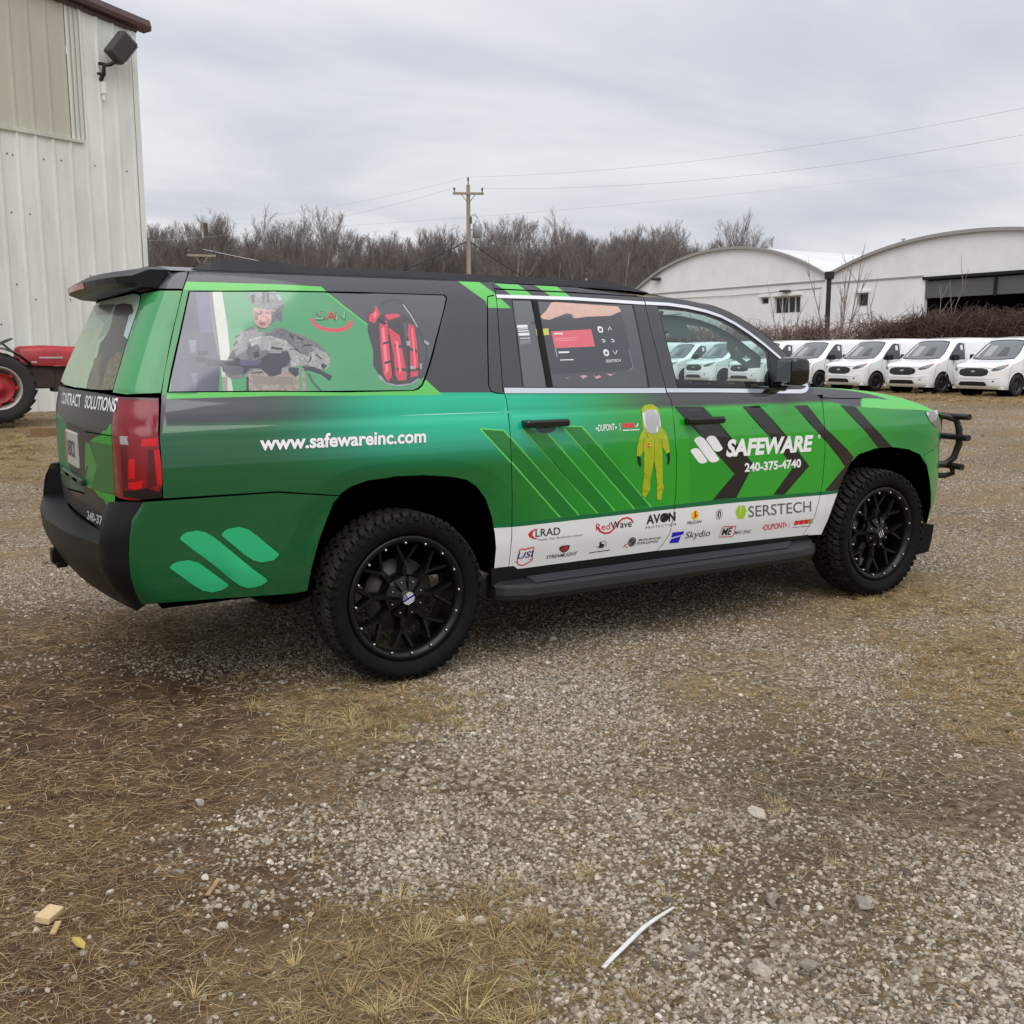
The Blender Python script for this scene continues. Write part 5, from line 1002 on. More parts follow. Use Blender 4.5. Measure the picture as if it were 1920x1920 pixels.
decal(body_point, 'logo', [[(2.5239, 0.5532), (2.5601, 0.5529), (2.5587, 0.5267), (2.5217, 0.5265)], [(2.5632, 0.5532), (2.5997, 0.5529), (2.5983, 0.5266), (2.5625, 0.5269)], [(2.6028, 0.5532), (2.6412, 0.5528), (2.6390, 0.5264), (2.6022, 0.5268)]], vinyl(220, 30, 40), FD); decal(body_point, 'logo', [[(2.6445, 0.5525), (2.6816, 0.5522), (2.6786, 0.5258), (2.6423, 0.5262)]], vinyl(110, 140, 50), FD); decal(body_point, 'logo', [band([(2.6537, 0.5369), (2.6616, 0.5315), (2.6730, 0.5482)], .004)], WH, FD, .0024)
decal(body_point, 'logo', [band([(2.5116, 0.5117), (2.5749, 0.5105)], .003), band([(2.5828, 0.5104), (2.6671, 0.5091)], .003)], GREYI, FD)
put('DUPONT', [(1.0748, 1.1410), (1.1785, 1.1428), (1.0776, 1.1754)], WH, RD, bold=.014); decal(body_point, 'logo', [[(1.0588, 1.1563), (1.0712, 1.1647), (1.0703, 1.1447)], [(1.1957, 1.1570), (1.1852, 1.1654), (1.1844, 1.1461)]], WH, RD); decal(body_point, 'logo', [band([(1.2141, 1.1778), (1.2154, 1.1395)], .003)], WH, RD)
decal(body_point, 'logo', [[(1.2328, 1.1765), (1.2571, 1.1769), (1.2566, 1.1538), (1.2323, 1.1532)], [(1.2601, 1.1767), (1.2829, 1.1768), (1.2832, 1.1537), (1.2596, 1.1534)], [(1.2859, 1.1767), (1.3100, 1.1768), (1.3099, 1.1532), (1.2862, 1.1535)]], vinyl(224, 50, 62), RD); decal(body_point, 'logo', [band([(1.3174, 1.1605), (1.3223, 1.1552), (1.3354, 1.1728)], .006), band([(1.2328, 1.1406), (1.2765, 1.1407)], .005), band([(1.2803, 1.1405), (1.3397, 1.1406)], .005)], WH, RD)
# small round mark on the quarter window
for s_, fr, m_ in (('S', [(-0.3593, 1.6819), (-0.3108, 1.6838), (-0.3496, 1.7201)], vinyl(196, 206, 200)), ('A', [(-0.3108, 1.6838), (-0.2582, 1.6858), (-0.3010, 1.7210)], vinyl(206, 60, 80)), ('N', [(-0.2652, 1.6833), (-0.2167, 1.6852), (-0.2553, 1.7206)], vinyl(196, 206, 200))):
    put(s_, fr, m_, PART['quarter_window'], bold=.01)
    put(s_, [tuple(np.array(p)*1.0) for p in fr], vinyl(60, 130, 92) if s_ != 'A' else m_, PART['quarter_window'], bold=-.012, lift=.0026)
put('SERSTECH', [(1.1867, 1.4870), (1.2833, 1.4912), (1.1910, 1.5017)], vinyl(226, 226, 230), PART['rear_door_window'], bold=.01)
# yellow protective suit
YS = mat('print_suit', srgb(176, 188, 34), .22, col2=srgb(152, 166, 26), noise_scale=30); YD = vinyl(134, 146, 26); VIS = vinyl(176, 176, 178, .06, 8)
decal(body_point, 'suit_print', [[(1.3671, 1.2296), (1.3709, 1.2474), (1.3899, 1.2636), (1.4217, 1.2697), (1.4488, 1.2666), (1.4714, 1.2537), (1.4832, 1.2412), (1.4821, 1.2200), (1.4813, 1.1528), (1.4960, 1.1369), (1.5148, 1.1177), (1.5296, 1.0831), (1.5411, 1.0141), (1.5191, 1.0059), (1.4972, 1.0349), (1.4873, 1.0478), (1.4939, 0.9480), (1.4973, 0.8537), (1.5064, 0.8278), (1.4943, 0.7844), (1.4933, 0.7624), (1.4815, 0.7563), (1.4612, 0.7648), (1.4566, 0.8250), (1.4571, 0.8626), (1.4380, 0.9667), (1.4303, 0.9578), (1.4115, 0.8656), (1.4115, 0.8156), (1.3816, 0.7770), (1.3614, 0.7942), (1.3594, 0.8255), (1.3675, 0.8933), (1.3692, 1.0167), (1.3615, 1.0293), (1.3439, 0.9996), (1.3169, 1.0047), (1.3218, 1.0435), (1.3396, 1.1036), (1.3628, 1.1391)]], YS, RD, 0.0026, .022)
decal(body_point, 'suit_print', [[(1.3674, 1.2236), (1.4096, 1.2388), (1.4565, 1.2383), (1.4821, 1.2200), (1.4821, 1.1528), (1.4594, 1.1200), (1.4159, 1.1150), (1.3891, 1.1259), (1.3733, 1.1508)]], VIS, RD, 0.0038, .022)
decal(body_point, 'suit_print', [[(1.3667, 1.2206), (1.3835, 1.2261), (1.3806, 1.1445), (1.3733, 1.1508)], [(1.4577, 1.2365), (1.4647, 1.2342), (1.4603, 1.1230), (1.4515, 1.1203)], [(1.4815, 1.2170), (1.4821, 1.1528), (1.4730, 1.1470)]], vinyl(226, 228, 226), RD, 0.0051, .022)
decal(body_point, 'suit_print', [[(1.3215, 1.0008), (1.3420, 0.9991), (1.3491, 0.9501), (1.3387, 0.9483), (1.3267, 0.9729)], [(1.5211, 1.0026), (1.5411, 1.0110), (1.5422, 0.9765), (1.5380, 0.9486), (1.5259, 0.9486), (1.5272, 0.9836)]], INK, RD, 0.0038, .022)
decal(body_point, 'suit_print', [disc([(1.3956, 1.0559)][0], .0125, 16, .016)], vinyl(226, 190, 60), RD, 0.0038, .022); decal(body_point, 'suit_print', [disc([(1.3956, 1.0559)][0], .009, 16, .0125)], vinyl(206, 60, 30), RD, 0.0048, .022); decal(body_point, 'suit_print', [band([(1.3832, 1.0558), (1.4085, 1.0559)], .003)], vinyl(230, 220, 150), RD, 0.0058, .022)
decal(body_point, 'suit_print', [band([(1.4351, 1.1056), (1.4369, 1.0132), (1.4348, 0.9669)], .003), band([(1.3657, 0.8872), (1.4070, 0.8815)], .003), band([(1.3775, 1.1263), (1.3994, 1.0949)], .006), band([(1.3662, 1.0903), (1.3596, 1.0294)], .005), band([(1.4878, 1.0849), (1.4893, 1.0415)], .005), band([(1.3624, 0.8190), (1.4077, 0.8127)], .003), band([(1.4581, 0.8374), (1.4696, 0.8492)], .006), band([(1.3687, 0.9150), (1.3850, 0.8953)], .006), band([(1.4403, 0.9510), (1.4494, 0.9100)], .005), band([(1.4612, 0.8121), (1.4949, 0.8160)], .003)], YD, RD, 0.0038, .022)
# highlight on the shoulder crease, painted as a pale streak
decal(body_point, 'painted_highlight', [[(-0.0211, 1.2562), (0.2068, 1.2578), (0.5469, 1.2565), (0.7303, 1.2530), (0.5543, 1.2509), (0.2795, 1.2491), (0.0625, 1.2509)]], vinyl(214, 244, 236), QP, .0012)

# ================================================================ ground
def fbm(x, y, s, o=4): return noise.fractal(Vector((x*s, y*s, 3.7)), 1.0, 2.0, o)
def rise(x, y):
    d = math.hypot(x-1.0, y+1.0)
    return .27*sstep(9.0, 23.0, d)
def ground_z(x, y):
    d = math.hypot(x+1.0, y+2.5); a = 1-sstep(12, 40, d)
    wheel = min(math.hypot(x-cx, y-cy) for cx in (0, 3.302) for cy in (-.87, .87))
    m = .012*fbm(x, y, .9)+.006*fbm(x+9, y, 3.5)
    return rise(x, y)+m*a*sstep(.1, .6, wheel)+.10*fbm(x, y, .05, 2)*sstep(15, 60, d)*.6
DIRT = [(-2.567, 1.118), (-0.909, 0.103), (-0.364, -0.620), (-0.240, -1.047), (-0.440, -1.342), (-0.662, -1.667), (-0.809, -2.072), (-0.830, -2.460), (-0.751, -2.776), (-0.678, -3.041), (-0.965, -3.040), (-1.114, -3.079), (-1.433, -3.702), (-2.930, -2.792)]
GRASS = [[(-1.166, -2.889), (-1.004, -2.858), (-0.789, -2.943), (-0.680, -3.100), (-0.733, -3.260), (-0.869, -3.416), (-1.222, -3.830), (-1.547, -3.633)], [(-0.425, -1.061), (-0.225, -1.012), (-0.080, -1.272), (-0.193, -1.552), (-0.407, -1.597), (-0.509, -1.395)], [(-0.695, -3.176), (-0.591, -3.267), (-0.636, -3.419), (-0.791, -3.464), (-0.844, -3.364)],
         [(2.512, -1.822), (3.138, -2.024), (2.532, -2.655), (1.730, -2.936), (1.779, -2.530)], [(3.132, -0.490), (3.995, -0.925), (3.466, -1.463), (2.811, -1.212)], [(-1.982, 20.380), (0.653, 19.693), (-0.218, 9.690), (-0.614, 8.248), (-2.044, 9.447)], [(21.896, 18.965), (30.978, 20.341), (31.512, 12.711), (23.638, 6.118), (21.160, 11.097), (18.869, 14.303)]]
DARKS = [(0.376, -2.420), (0.899, -2.360), (1.465, -2.637), (1.482, -3.096), (1.000, -3.408), (0.542, -3.450), (0.167, -3.397), (0.018, -3.167), (0.041, -2.823)]
MUD = [(-2.656, 2.455), (-0.661, 1.229), (-0.485, -0.809), (-0.371, -1.052), (-0.933, -1.171), (-2.487, -0.076)]
def poly_soft(P, poly, soft):
    """1 inside, 0 outside, fading over soft metres"""
    ins = in_poly(P, poly); d = np.full(len(P), 1e9); n = len(poly)
    for i in range(n):
        a = np.array(poly[i]); b = np.array(poly[(i+1) % n]); ab = b-a
        t = np.clip(((P-a) @ ab)/max(ab @ ab, 1e-9), 0, 1); q = P-(a+t[:, None]*ab)
        d = np.minimum(d, np.hypot(q[:, 0], q[:, 1]))
    s = np.where(ins, d, -d)
    return np.clip(s/soft*.5+.5, 0, 1)
def zone_masks(P):
    jit = np.array([(fbm(x, y, 1.7, 3)*.19+fbm(x, y, 8, 2)*.09, fbm(x+31, y, 1.7, 3)*.19+fbm(x, y+17, 8, 2)*.09) for x, y in P])
    Q = P+jit
    dirt = np.maximum(poly_soft(Q, DIRT, .5), .8*poly_soft(Q, MUD, .3)); dark = poly_soft(Q, DARKS, .55)
    grass = np.zeros(len(P))
    for g in GRASS: grass = np.maximum(grass, poly_soft(Q, g, .3))
    return dirt, dark, grass
def axis(lo, hi, step, far, grow=1.16):
    a = list(np.arange(lo, hi, step)); s = step; v = hi
    while v < far: a.append(v); s *= grow; v += s
    s = step; v = lo; left = []
    while v > -far: s *= grow; v -= s; left.append(v)
    return np.array(sorted(left)+a)
def ground_material():
    m = bpy.data.materials.new('gravel_and_dirt'); m.use_nodes = True; nt = m.node_tree; N = nt.nodes; L = nt.links; b = N['Principled BSDF']; b.inputs['Roughness'].default_value = .95; b.inputs['Specular IOR Level'].default_value = .2
    tc = N.new('ShaderNodeTexCoord'); co = tc.outputs['Object']
    def nz(s, d=5, r=.6):
        n = N.new('ShaderNodeTexNoise'); n.inputs['Scale'].default_value = s; n.inputs['Detail'].default_value = d; n.inputs['Roughness'].default_value = r; L.new(co, n.inputs['Vector']); return n.outputs['Fac']
    def ramp(src, *st):
        r = N.new('ShaderNodeValToRGB'); e = r.color_ramp.elements
        e[0].position, e[0].color = st[0][0], srgb(*st[0][1]); e[1].position, e[1].color = st[-1][0], srgb(*st[-1][1])
        for p, c in st[1:-1]: el = e.new(p); el.color = srgb(*c)
        L.new(src, r.inputs[0]); return r.outputs[0]
    def mix(f, A, Bc, bl='MIX'):
        q = N.new('ShaderNodeMix'); q.data_type = 'RGBA'; q.blend_type = bl
        if isinstance(f, float): q.inputs[0].default_value = f
        else: L.new(f, q.inputs[0])
        L.new(A, q.inputs[6]); L.new(Bc, q.inputs[7]); return q.outputs[2]
    def att(n):
        a = N.new('ShaderNodeAttribute'); a.attribute_name = n; return a.outputs['Fac']
    def thr(f, a, c):
        r = N.new('ShaderNodeMapRange'); r.inputs[1].default_value = a; r.inputs[2].default_value = c; L.new(f, r.inputs[0]); return r.outputs[0]
    v = N.new('ShaderNodeTexVoronoi'); v.inputs['Scale'].default_value = 34; L.new(co, v.inputs['Vector'])
    v2 = N.new('ShaderNodeTexVoronoi'); v2.inputs['Scale'].default_value = 13; L.new(co, v2.inputs['Vector'])
    sepc = N.new('ShaderNodeSeparateColor'); L.new(v.outputs['Color'], sepc.inputs[0])
    stone = ramp(sepc.outputs[0], (0, (116, 106, 92)), (.5, (160, 148, 130)), (.85, (186, 174, 156)), (1, (216, 206, 190)))
    fines = ramp(nz(60), (.3, (58, 48, 36)), (.7, (124, 108, 84)))
    grav = mix(thr(v.outputs['Distance'], .35, .7), stone, fines)
    grav = mix(thr(nz(1.1, 6, .65), .40, .62), grav, ramp(nz(45), (.3, (96, 80, 58)), (.7, (166, 144, 110))))
    dirt = ramp(nz(7, 8, .7), (.3, (56, 43, 31)), (.55, (94, 74, 53)), (.75, (130, 106, 78)))
    grass = ramp(nz(30, 6, .7), (.3, (92, 78, 54)), (.6, (146, 126, 90)), (.8, (174, 152, 112)))
    darks = ramp(nz(28, 6, .7), (.3, (46, 38, 30)), (.7, (104, 90, 71)))
    c = mix(att('dark'), grav, darks); c = mix(att('dirt'), c, dirt); c = mix(att('grass'), c, grass)
    big = ramp(nz(.35, 4), (.3, (168, 160, 150)), (.7, (255, 250, 240)))
    c = mix(.6, c, big, 'MULTIPLY')
    L.new(c, b.inputs['Base Color'])
    bp = N.new('ShaderNodeBump'); bp.inputs['Strength'].default_value = .7; bp.inputs['Distance'].default_value = .015
    ad = N.new('ShaderNodeMath'); ad.operation = 'SUBTRACT'; L.new(nz(90, 5), ad.inputs[0]); L.new(v.outputs['Distance'], ad.inputs[1]); L.new(ad.outputs[0], bp.inputs['Height']); L.new(bp.outputs[0], b.inputs['Normal'])
    return m
def build_ground():
    xs = axis(-4.2, 8.0, .075, 1500); ys = axis(-5.6, 4.0, .075, 1500)
    P = np.array([(x, y) for x in xs for y in ys]); nx, ny = len(xs), len(ys)
    near = (np.hypot(P[:, 0]-1, P[:, 1]+1) < 60)
    z = np.zeros(len(P)); dirt = np.zeros(len(P)); dark = dirt.copy(); grass = dirt.copy()
    z[:] = [ground_z(x, y) for x, y in P]
    idx = np.where(near)[0]; a, bq, c = zone_masks(P[idx]); dirt[idx], dark[idx], grass[idx] = a, bq, c
    F = [(i*ny+j, (i+1)*ny+j, (i+1)*ny+j+1, i*ny+j+1) for i in range(nx-1) for j in range(ny-1)]
    me = bpy.data.meshes.new('ground'); me.from_pydata(np.c_[P, z].tolist(), [], F); me.polygons.foreach_set('use_smooth', [True]*len(F))
    for n, arr in (('dirt', dirt), ('dark', dark), ('grass', grass)):
        at = me.attributes.new(n, 'FLOAT', 'POINT'); at.data.foreach_set('value', arr.astype(np.float32))
    me.update(); tag(link_mesh('ground', me, ground_material()), kind='structure')
build_ground()

# ---------------------------------------------------------------- loose stones, straw and tufts
def variants(name, makers):
    c = bpy.data.collections.new(name)
    for i, mk in enumerate(makers):
        me, m = mk(i); me.materials.append(m); o = bpy.data.objects.new('%s_piece_%02d' % (name, i), me); c.objects.link(o)
    return c
def scatter(name, col, pts, rots, scales, ids, label):
    me = bpy.data.meshes.new(name); me.from_pydata([tuple(p) for p in pts], [], [])
    for n, t, arr, w in (('rot', 'FLOAT_VECTOR', rots, 'vector'), ('scl', 'FLOAT_VECTOR', scales, 'vector'), ('pick', 'INT', ids, 'value')):
        a = me.attributes.new(n, t, 'POINT'); a.data.foreach_set(w, np.asarray(arr).astype(np.float32 if t != 'INT' else np.int32).ravel())
    o = bpy.data.objects.new(name, me); COL.objects.link(o); tag(o, label, name, kind='stuff')
    g = bpy.data.node_groups.new(name, 'GeometryNodeTree'); g.interface.new_socket('Geometry', in_out='INPUT', socket_type='NodeSocketGeometry'); g.interface.new_socket('Geometry', in_out='OUTPUT', socket_type='NodeSocketGeometry')
    N = g.nodes; L = g.links; gi = N.new('NodeGroupInput'); go = N.new('NodeGroupOutput'); ip = N.new('GeometryNodeInstanceOnPoints'); ci = N.new('GeometryNodeCollectionInfo')
    ci.inputs[0].default_value = col; ci.inputs[1].default_value = True; ci.inputs[2].default_value = True
    def na(n, t):
        q = N.new('GeometryNodeInputNamedAttribute'); q.data_type = t; q.inputs[0].default_value = n; return q.outputs[0]
    L.new(gi.outputs[0], ip.inputs['Points']); L.new(ci.outputs[0], ip.inputs['Instance']); ip.inputs['Pick Instance'].default_value = True
    L.new(na('pick', 'INT'), ip.inputs['Instance Index']); L.new(na('rot', 'FLOAT_VECTOR'), ip.inputs['Rotation']); L.new(na('scl', 'FLOAT_VECTOR'), ip.inputs['Scale'])
    L.new(ip.outputs[0], go.inputs[0])
    md = o.modifiers.new('scatter', 'NODES'); md.node_group = g
    return o
def random_material(name, stops, rough=.9, jitter=True):
    m = bpy.data.materials.new(name); m.use_nodes = True; nt = m.node_tree; b = nt.nodes['Principled BSDF']; b.inputs['Roughness'].default_value = rough; b.inputs['Specular IOR Level'].default_value = .25
    oi = nt.nodes.new('ShaderNodeObjectInfo'); r = nt.nodes.new('ShaderNodeValToRGB'); e = r.color_ramp.elements
    e[0].position, e[0].color = stops[0][0], srgb(*stops[0][1]); e[1].position, e[1].color = stops[-1][0], srgb(*stops[-1][1])
    for p, c in stops[1:-1]: el = e.new(p); el.color = srgb(*c)
    nt.links.new(oi.outputs['Random'], r.inputs[0])
    n = nt.nodes.new('ShaderNodeTexNoise'); n.inputs['Scale'].default_value = 3.0; n.inputs['Detail'].default_value = 5
    tc = nt.nodes.new('ShaderNodeTexCoord'); nt.links.new(tc.outputs['Object'], n.inputs['Vector'])
    mr = nt.nodes.new('ShaderNodeMapRange'); mr.inputs[1].default_value = .3; mr.inputs[2].default_value = .7; mr.inputs[3].default_value = .72; mr.inputs[4].default_value = 1.15; nt.links.new(n.outputs['Fac'], mr.inputs[0])
    q = nt.nodes.new('ShaderNodeVectorMath'); q.operation = 'SCALE'; nt.links.new(r.outputs[0], q.inputs[0]); nt.links.new(mr.outputs[0], q.inputs['Scale']); nt.links.new(q.outputs[0], b.inputs['Base Color'])
    return m
STONEM = random_material('loose_stone', [(0, (88, 81, 72)), (.3, (136, 127, 113)), (.7, (166, 157, 142)), (.95, (188, 178, 163)), (.99, (214, 206, 193)), (1, (172, 150, 124))])
def stone_mesh(i, sub=2, amp=.34):
    bm = bmesh.new(); bmesh.ops.create_icosphere(bm, subdivisions=sub, radius=1); rnd = random.Random(i*13+5)
    cuts = [(Vector((rnd.uniform(-1, 1), rnd.uniform(-1, 1), rnd.uniform(-.7, 1))).normalized(), rnd.uniform(.42, .80)) for _ in range(11)]
    for v in bm.verts:
        p = v.co.normalized(); r = 1+amp*.5*noise.noise(p*1.3+Vector((i*7.1, 0, 0)))
        p = p*r
        for n, d in cuts:
            k = p.dot(n)-d
            if k > 0: p -= n*k*.95
        v.co = p
    me = bpy.data.meshes.new('stone'); bm.to_mesh(me); bm.free(); me.polygons.foreach_set('use_smooth', [False]*len(me.polygons)); return me
rs = np.random.RandomState(11)
def wedge_points(n, r0, r1, half=.62, power=1.0):
    """random points on the ground in front of the standing point"""
    a = YAW+rs.uniform(-half, half, n); r = np.sqrt(rs.uniform(r0**2, r1**2, n))
    return np.c_[CAM.x+np.sin(a)*r, CAM.y+np.cos(a)*r]
def noise01(P, s, off=0.0): return np.array([.5+.5*fbm(x+off, y-off, s, 3) for x, y in P])
def gz(P): return np.array([ground_z(x, y) for x, y in P])
def lay_stones():
    col = variants('gravel', [lambda i: (stone_mesh(i), STONEM)]*7)
    allp, alls = [], []
    for n, r0, r1, s0, s1 in ((90000, 1.9, 3.4, .0038, .0165), (110000, 3.4, 5.6, .004, .015), (100000, 5.6, 9.5, .005, .014), (40000, 9.5, 18, .008, .018), (9000, 18, 34, .014, .03)):
        P = wedge_points(n, r0, r1); d, k, g = zone_masks(P)
        patch = noise01(P, .8, 5.0); keep = 1-.97*d-.72*k-.85*g
        keep *= np.clip(.25+1.9*(patch-.28), .12, 1) if r0 > 3 else np.clip(.5+1.9*(patch-.28), .35, 1)
        keep = np.maximum(keep, .02)
        ok = rs.uniform(0, 1, n) < keep; P = P[ok]
        s = s0+(s1-s0)*rs.beta(1.2, 3.6, len(P)); big = rs.uniform(0, 1, len(P)) < .006; s[big] *= 1.8
        allp.append(np.c_[P, gz(P)+s*.08]); alls.append(s)
    P = np.vstack(allp); s = np.concatenate(alls); n = len(P)
    rot = np.c_[rs.uniform(-.5, .5, n), rs.uniform(-.5, .5, n), rs.uniform(0, 6.28, n)]
    sc = np.c_[s*rs.uniform(.85, 1.3, n), s*rs.uniform(.8, 1.15, n), s*rs.uniform(.5, .85, n)]
    scatter('gravel', col, P, rot, sc, rs.randint(0, 7, n), 'grey crushed gravel spread over the yard')
lay_stones()
STRAWM = random_material('dry_straw', [(0, (104, 82, 56)), (.4, (142, 117, 82)), (.8, (176, 150, 110)), (1, (212, 190, 150))])
STRAWD = random_material('old_straw', [(0, (96, 84, 68)), (.5, (146, 132, 112)), (1, (190, 178, 156))])
GRASSM = random_material('dead_grass', [(0, (122, 100, 66)), (.5, (160, 136, 94)), (.85, (190, 168, 122)), (1, (146, 142, 84))])
GREENM = random_material('new_grass', [(0, (96, 112, 40)), (1, (150, 160, 66))])
def straw_mesh(i):
    rnd = random.Random(i); n = 4; V = []; F = []
    bend = rnd.uniform(-.18, .18); sag = rnd.uniform(0, .05)
    for k in range(n+1):
        t = k/n-.5; x = t; y = bend*(t*t*4-1)*.5; z = .012+sag*(1-4*t*t); w = .011*(1-.5*abs(t)*2)
        V += [(x, y-w, z), (x, y+w, z), (x, y, z+w*1.2)]
    for k in range(n): a = 3*k; F += [(a, a+3, a+5, a+2), (a+1, a+2, a+5, a+4), (a, a+1, a+4, a+3)]
    me = bpy.data.meshes.new('straw'); me.from_pydata(V, [], F); return me
def tuft_mesh(i, h=1.0, n=26, spread=.9):
    rnd = random.Random(100+i); V = []; F = []
    for _ in range(n):
        a = rnd.uniform(0, 6.28); r0 = rnd.uniform(0, .22); lean = rnd.uniform(.15, spread); hh = h*rnd.uniform(.4, 1); w = .014
        bx, by = r0*math.cos(a), r0*math.sin(a); da = a+rnd.uniform(-.7, .7); o = len(V); tx, ty = -math.sin(da)*w, math.cos(da)*w
        for k in range(4):
            t = k/3; x = bx+math.cos(da)*lean*t*t*hh; y = by+math.sin(da)*lean*t*t*hh; z = hh*(t-.45*lean*t*t)
            ww = 1-t*.85; V += [(x-tx*ww, y-ty*ww, z), (x+tx*ww, y+ty*ww, z)]
        for k in range(3): b = o+2*k; F.append((b, b+1, b+3, b+2))
    me = bpy.data.meshes.new('tuft'); me.from_pydata(V, [], F); return me
def lay_straw():
    col = variants('straw', [lambda i: (straw_mesh(i), STRAWM)]*5+[lambda i: (straw_mesh(i+9), STRAWD)]*4)
    allp, alls, ids = [], [], []
    for n, r0, r1 in ((62000, 1.9, 3.6), (70000, 3.6, 6.5), (26000, 6.5, 11), (9000, 11, 20)):
        P = wedge_points(n, r0, r1); d, k, g = zone_masks(P); cl = noise01(P, 1.5, 2.0)
        keep = np.clip(.03+.95*d*np.clip(1.7*cl-.22, .10, 1)+1.0*k*np.clip(1.9*cl, .35, 1)+1.0*g+.22*np.clip(3*(noise01(P, .7, 40)-.5), 0, 1), 0, 1)
        ok = rs.uniform(0, 1, n) < keep; P = P[ok]; kk = k[ok]
        allp.append(np.c_[P, gz(P)+rs.uniform(0, .010, len(P))]); alls.append((.018+.062*rs.beta(1.3, 2.6, len(P)))*(1 if r0 < 3.6 else 1.25 if r0 < 6 else 1.8))
        ids.append(np.where(rs.uniform(0, 1, len(P)) < kk*.9+.12, rs.randint(5, 9, len(P)), rs.randint(0, 5, len(P))))
    P = np.vstack(allp); s = np.concatenate(alls); ids = np.concatenate(ids); n = len(P)
    far = np.hypot(P[:, 0]-CAM.x, P[:, 1]-CAM.y); wd = np.clip(s*1.15, .03, .085)*np.clip(far/3.4, 1, 2.8)
    rot = np.c_[rs.normal(0, .12, n), rs.normal(0, .20, n), rs.uniform(0, 6.28, n)]
    scatter('straw', col, P, rot, np.c_[s, wd, wd*.8], ids, 'trampled dry straw strewn over the bare dirt')
lay_straw()
def lay_tufts():
    col = variants('dry_grass', [lambda i: (tuft_mesh(i), GRASSM)]*6+[lambda i: (tuft_mesh(i+20, .6, 10, .6), GREENM)]*2)
    allp, alls, ids = [], [], []
    for n, r0, r1 in ((5200, 1.9, 4.5), (5500, 4.5, 9), (7000, 9, 20), (9000, 20, 42)):
        P = wedge_points(n, r0, r1); d, k, g = zone_masks(P); cl = noise01(P, 1.1, 60.0)
        keep = np.clip(.95*g+.05*k+.55*np.clip(3.2*(cl-.60), 0, 1)*(1-.8*d)+.01, 0, 1)
        ok = rs.uniform(0, 1, n) < keep; P = P[ok]; gg = g[ok]
        allp.append(np.c_[P, gz(P)-.004]); alls.append(rs.uniform(.035, .10, len(P))*(1+.5*gg)*(1 if r0 < 9 else 1.5))
        ids.append(np.where(rs.uniform(0, 1, len(P)) < .10, rs.randint(6, 8, len(P)), rs.randint(0, 6, len(P))))
    P = np.vstack(allp); s = np.concatenate(alls); n = len(P)
    scatter('dry_grass', col, P, np.c_[rs.normal(0, .15, n), rs.normal(0, .15, n), rs.uniform(0, 6.28, n)], np.c_[s*1.2, s*1.2, s*rs.uniform(.25, .6, n)], np.concatenate(ids), 'tufts of dead yellow grass among the gravel')
lay_tufts()

# single things lying on the ground in front
def on_ground(x, y, dz=0.0): return (x, y, ground_z(x, y)+dz)
def lump(name, p, s, m, label, seed, cat='stone'):
    me = stone_mesh(seed, 3, .5); o = link_mesh(name, me, m); o.location = on_ground(p[0], p[1], s[2]*.45); o.scale = s; o.rotation_euler = (random.uniform(-.2, .2), random.uniform(-.2, .2), seed*1.3); tag(o, label, cat); return o
PALE = mat('pale_stone', srgb(172, 164, 150), .9, noise_amt=.25, noise_scale=3, bump=.3, bump_scale=9); GREYST = mat('grey_stone', srgb(134, 126, 114), .9, noise_amt=.3, noise_scale=3, bump=.4, bump_scale=8)
q = [(0.390, -2.872), (-0.348, -3.388), (-0.248, -3.535), (-0.133, -3.594), (0.018, -3.313), (0.220, -3.469), (-0.784, -2.952), (-1.199, -1.824)]
for i, (nm, s, m_, lb) in enumerate((('stone', (.045, .03, .018), PALE, 'smooth pale flat stone on dark straw right of centre'), ('stone', (.026, .022, .018), GREYST, 'rough grey stone just right of the white strip'), ('stone', (.032, .027, .02), PALE, 'mottled light grey stone near the bottom edge'),
        ('stone', (.038, .03, .018), GREYST, 'largest brownish grey stone in the gravel bottom right'), ('stone', (.032, .026, .022), GREYST, 'dark angular stone at the edge of the straw patch'), ('stone', (.036, .028, .020), GREYST, 'grey stone right of the dark angular one'),
        ('stone', (.020, .018, .016), PALE, 'bright white stone in the dry grass at bottom centre'), ('stone', (.022, .02, .016), PALE, 'pale pebble alone on the brown straw at left'))):
    lump(nm, q[i], s, m_, lb, 40+i)
a, b = [(-0.598, -3.348), (-0.255, -3.212)]
mb = MB(); P = []; d = Vector((b[0]-a[0], b[1]-a[1], 0)); t = Vector((-d.y, d.x, 0)).normalized()
for k in range(13):
    u = k/12; c = Vector(on_ground(a[0]+d.x*u, a[1]+d.y*u, .014+.006*math.sin(u*3.1)))+t*.004*math.sin(u*3.14)
    w = .0058*(1-.5*u**6); P += [c-t*w, c+t*w, c+t*w+Vector((0, 0, .003)), c-t*w+Vector((0, 0, .003))]
mb.add(P, [(k*4+j, k*4+(j+1) % 4, k*4+4+(j+1) % 4, k*4+4+j) for k in range(12) for j in range(4)]+[(0, 1, 2, 3), (51, 50, 49, 48)])
tag(mb.build('plastic_strip', mat('white_plastic', srgb(206, 204, 202), .5, noise_amt=.12, noise_scale=30)), 'thin white plastic strip lying on the gravel', 'strip')
c = [(-1.744, -2.355)][0]; mb = MB(); mb.cbox((-.036, -.022, 0), (.036, .022, .020), .003)
o = mb.build('wood_block', mat('raw_wood', srgb(196, 172, 132), .8, noise_amt=.15, noise_scale=40, stretch=(1, 6, 6))); o.location = on_ground(c[0], c[1], .006); o.rotation_euler = (.12, .06, .9); tag(o, 'small sawn wood block on the straw at bottom left', 'wood block')
c = [(-1.736, -2.427)][0]; mb = MB(); mb.cbox((-.035, -.008, 0), (.035, .008, .008), .002)
